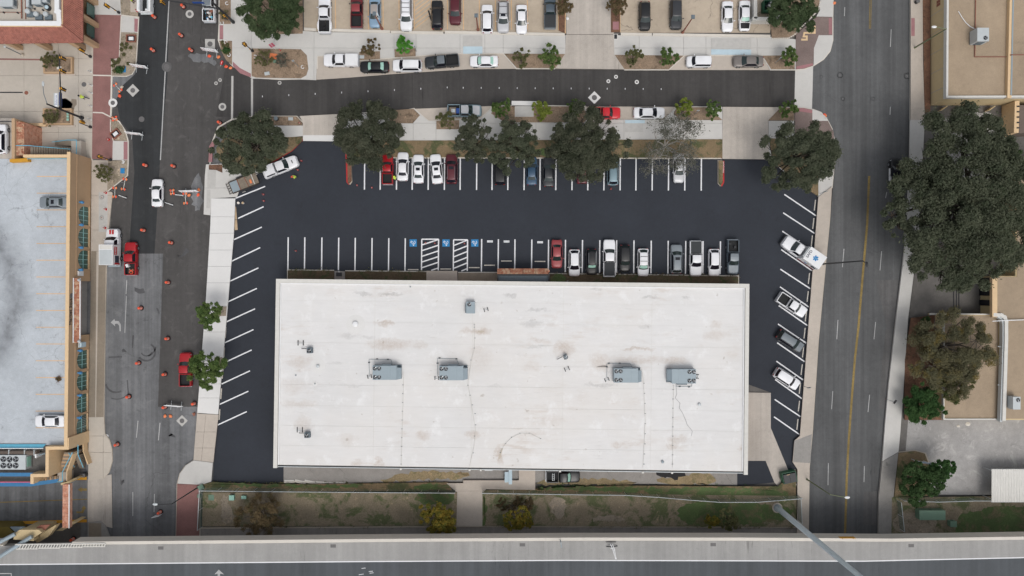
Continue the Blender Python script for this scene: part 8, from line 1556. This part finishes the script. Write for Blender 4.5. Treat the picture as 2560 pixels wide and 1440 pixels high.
# people at work
def worker(label, x, y, rot, stride=.28, bend=.15, z=.04, helmet='dark', arms=.2):
    t = thing('person', label, 'person', tuple(W(x,y,z)), R(rot))
    J = {'pel':(0,0,.95,.15,.11),'wst':(.03+bend*.1,0,1.1,.14,.10),'chs':(.06+bend*.5,0,1.34,.17,.12),'nck':(.08+bend*.8,0,1.5,.06,.06),'hed':(.12+bend,0,1.62,.085,.085),'top':(.12+bend,0,1.75,.07,.07)}
    E = [('pel','wst'),('wst','chs'),('chs','nck'),('nck','hed'),('hed','top')]
    for s, n in ((1,'l'),(-1,'r')):
        f = s*stride; J.update({n+'hip':(0,s*.10,.90,.095,.095),n+'kne':(f*.55+.05,s*.11,.50,.065,.065),n+'ank':(f-.06,s*.11,.09,.045,.045),n+'toe':(f+.12,s*.12,.04,.035,.03),n+'sho':(.06+bend*.6,s*.20,1.42,.06,.06),n+'elb':(.06+bend*.6-s*arms*.4,s*.29,1.15,.045,.045),n+'wri':(.18+bend*.6-s*arms*.6,s*.27,.94,.032,.032),n+'pal':(.22+bend*.6-s*arms*.6,s*.26,.88,.034,.022)})
        E += [('pel',n+'hip'),(n+'hip',n+'kne'),(n+'kne',n+'ank'),(n+'ank',n+'toe'),('chs',n+'sho'),(n+'sho',n+'elb'),(n+'elb',n+'wri'),(n+'wri',n+'pal')]
        pa = J[n+'pal']
        for k, (dy, l) in enumerate(((-.03,.065),(-.01,.075),(.012,.07),(.032,.055))):
            a, b2 = f'{n}f{k}a', f'{n}f{k}b'; J[a] = (pa[0]+.02,pa[1]+dy,pa[2]-l*.5,.009,.009); J[b2] = (pa[0]+.005,pa[1]+dy,pa[2]-l,.008,.008); E += [(n+'pal',a),(a,b2)]
        J[n+'tha'] = (pa[0]+.045,pa[1]-s*.03,pa[2]-.01,.011,.011); J[n+'thb'] = (pa[0]+.06,pa[1]-s*.035,pa[2]-.04,.009,.009); E += [(n+'pal',n+'tha'),(n+'tha',n+'thb')]
    ks = list(J); me = bpy.data.meshes.new('body'); me.from_pydata([J[k][:3] for k in ks], [(ks.index(a),ks.index(b)) for a, b in E], []); me.materials.append(MT['skin'])
    o = link('body', me, t); sk = o.modifiers.new('skin','SKIN'); sk.use_smooth_shade = True; o.modifiers.new('sub','SUBSURF').levels = 1
    for k, v in zip(ks, me.skin_vertices[0].data): v.radius = J[k][3:]; v.use_root = (k == 'pel'); v.use_loose = False
    # clothing follows the body
    def sleeve(nm, chain, m, r=1.25):
        b = MB()
        for a, c in zip(chain, chain[1:]): b.tube(J[a][:3], J[c][:3], J[a][3]*r, J[c][3]*r, n=10); b.blob(J[c][:3], J[c][3]*r, 8, 5)
        b.build(nm, MT[m], t, smooth=60)
    for n in 'lr':
        sleeve('trouser_leg', [n+'hip',n+'kne',n+'ank'], 'navy'); sleeve('sleeve', [n+'sho',n+'elb'], 'hivis'); b = MB(); q = J[n+'ank']; b.blob((q[0]+.07,q[1],.05),(.15,.055,.055),10,5); b.build('boot', MT['black'], t, smooth=60)
    b = MB(); rowsv = []
    for k, rx, ry in (('pel',.14,.19),('wst',.145,.19),('chs',.17,.225),('nck',.09,.12)):
        q = J[k]; rowsv.append([(q[0]+rx*math.cos(a*.5236), q[1]+ry*math.sin(a*.5236), q[2]+(.06 if k == 'chs' else 0)) for a in range(13)])
    b.grid(rowsv); b.build('vest', MT['hivis'], t, smooth=70); b = MB()
    rs = [[(x_*1.03-.0*1, y_*1.03, z_+dz) for x_, y_, z_ in rowsv[1]] for dz in (.02,.07)]; b.grid(rs); b.build('reflective_band', MT['reflW'], t, smooth=70)
    q = J['hed']; b = MB(); b.blob((q[0]+.02,0,q[2]),(.095,.08,.125),12,8); hd = b.build('head', MT['skin'], t, smooth=70)
    b = MB(); b.blob((q[0]+.115,0,q[2]-.01),(.022,.014,.025),8,5); b.build('nose', MT['skin'], hd)
    for s in (1,-1): MB().blob((q[0]+.098,s*.032,q[2]+.02),(.012,.014,.010),8,5).build('eye', MT['black'], hd); MB().blob((q[0],s*.085,q[2]),(.03,.012,.035),8,5).build('ear', MT['skin'], hd)
    MB().box(q[0]+.1,-.025,q[2]-.058,q[0]+.108,.025,q[2]-.05).build('mouth', MT['redK'], hd)
    b = MB(); b.lathe(q[0]+.01,0,[(.165,q[2]+.055),(.165,q[2]+.07),(.12,q[2]+.08),(.11,q[2]+.15),(.06,q[2]+.19),(.005,q[2]+.2)],16); b.build('hard_hat', MT[helmet], t, smooth=50)
    return t
worker('person in a hi-vis vest and dark trousers striding across the plaza', 217,247, 170, .36, .2, .16); worker('person in a yellow hi-vis jacket and orange hat standing beside the red cones', 743,444, 200, .12, .25, .03, 'orange'); worker('person in a hi-vis vest between the red pickup and the white sedan', 990,449, 100, .1, .1, .03, 'hivis'); worker('person in a hi-vis vest beside the white service truck at the top edge', 336,6, 10, .1, .1, .16, 'dark')
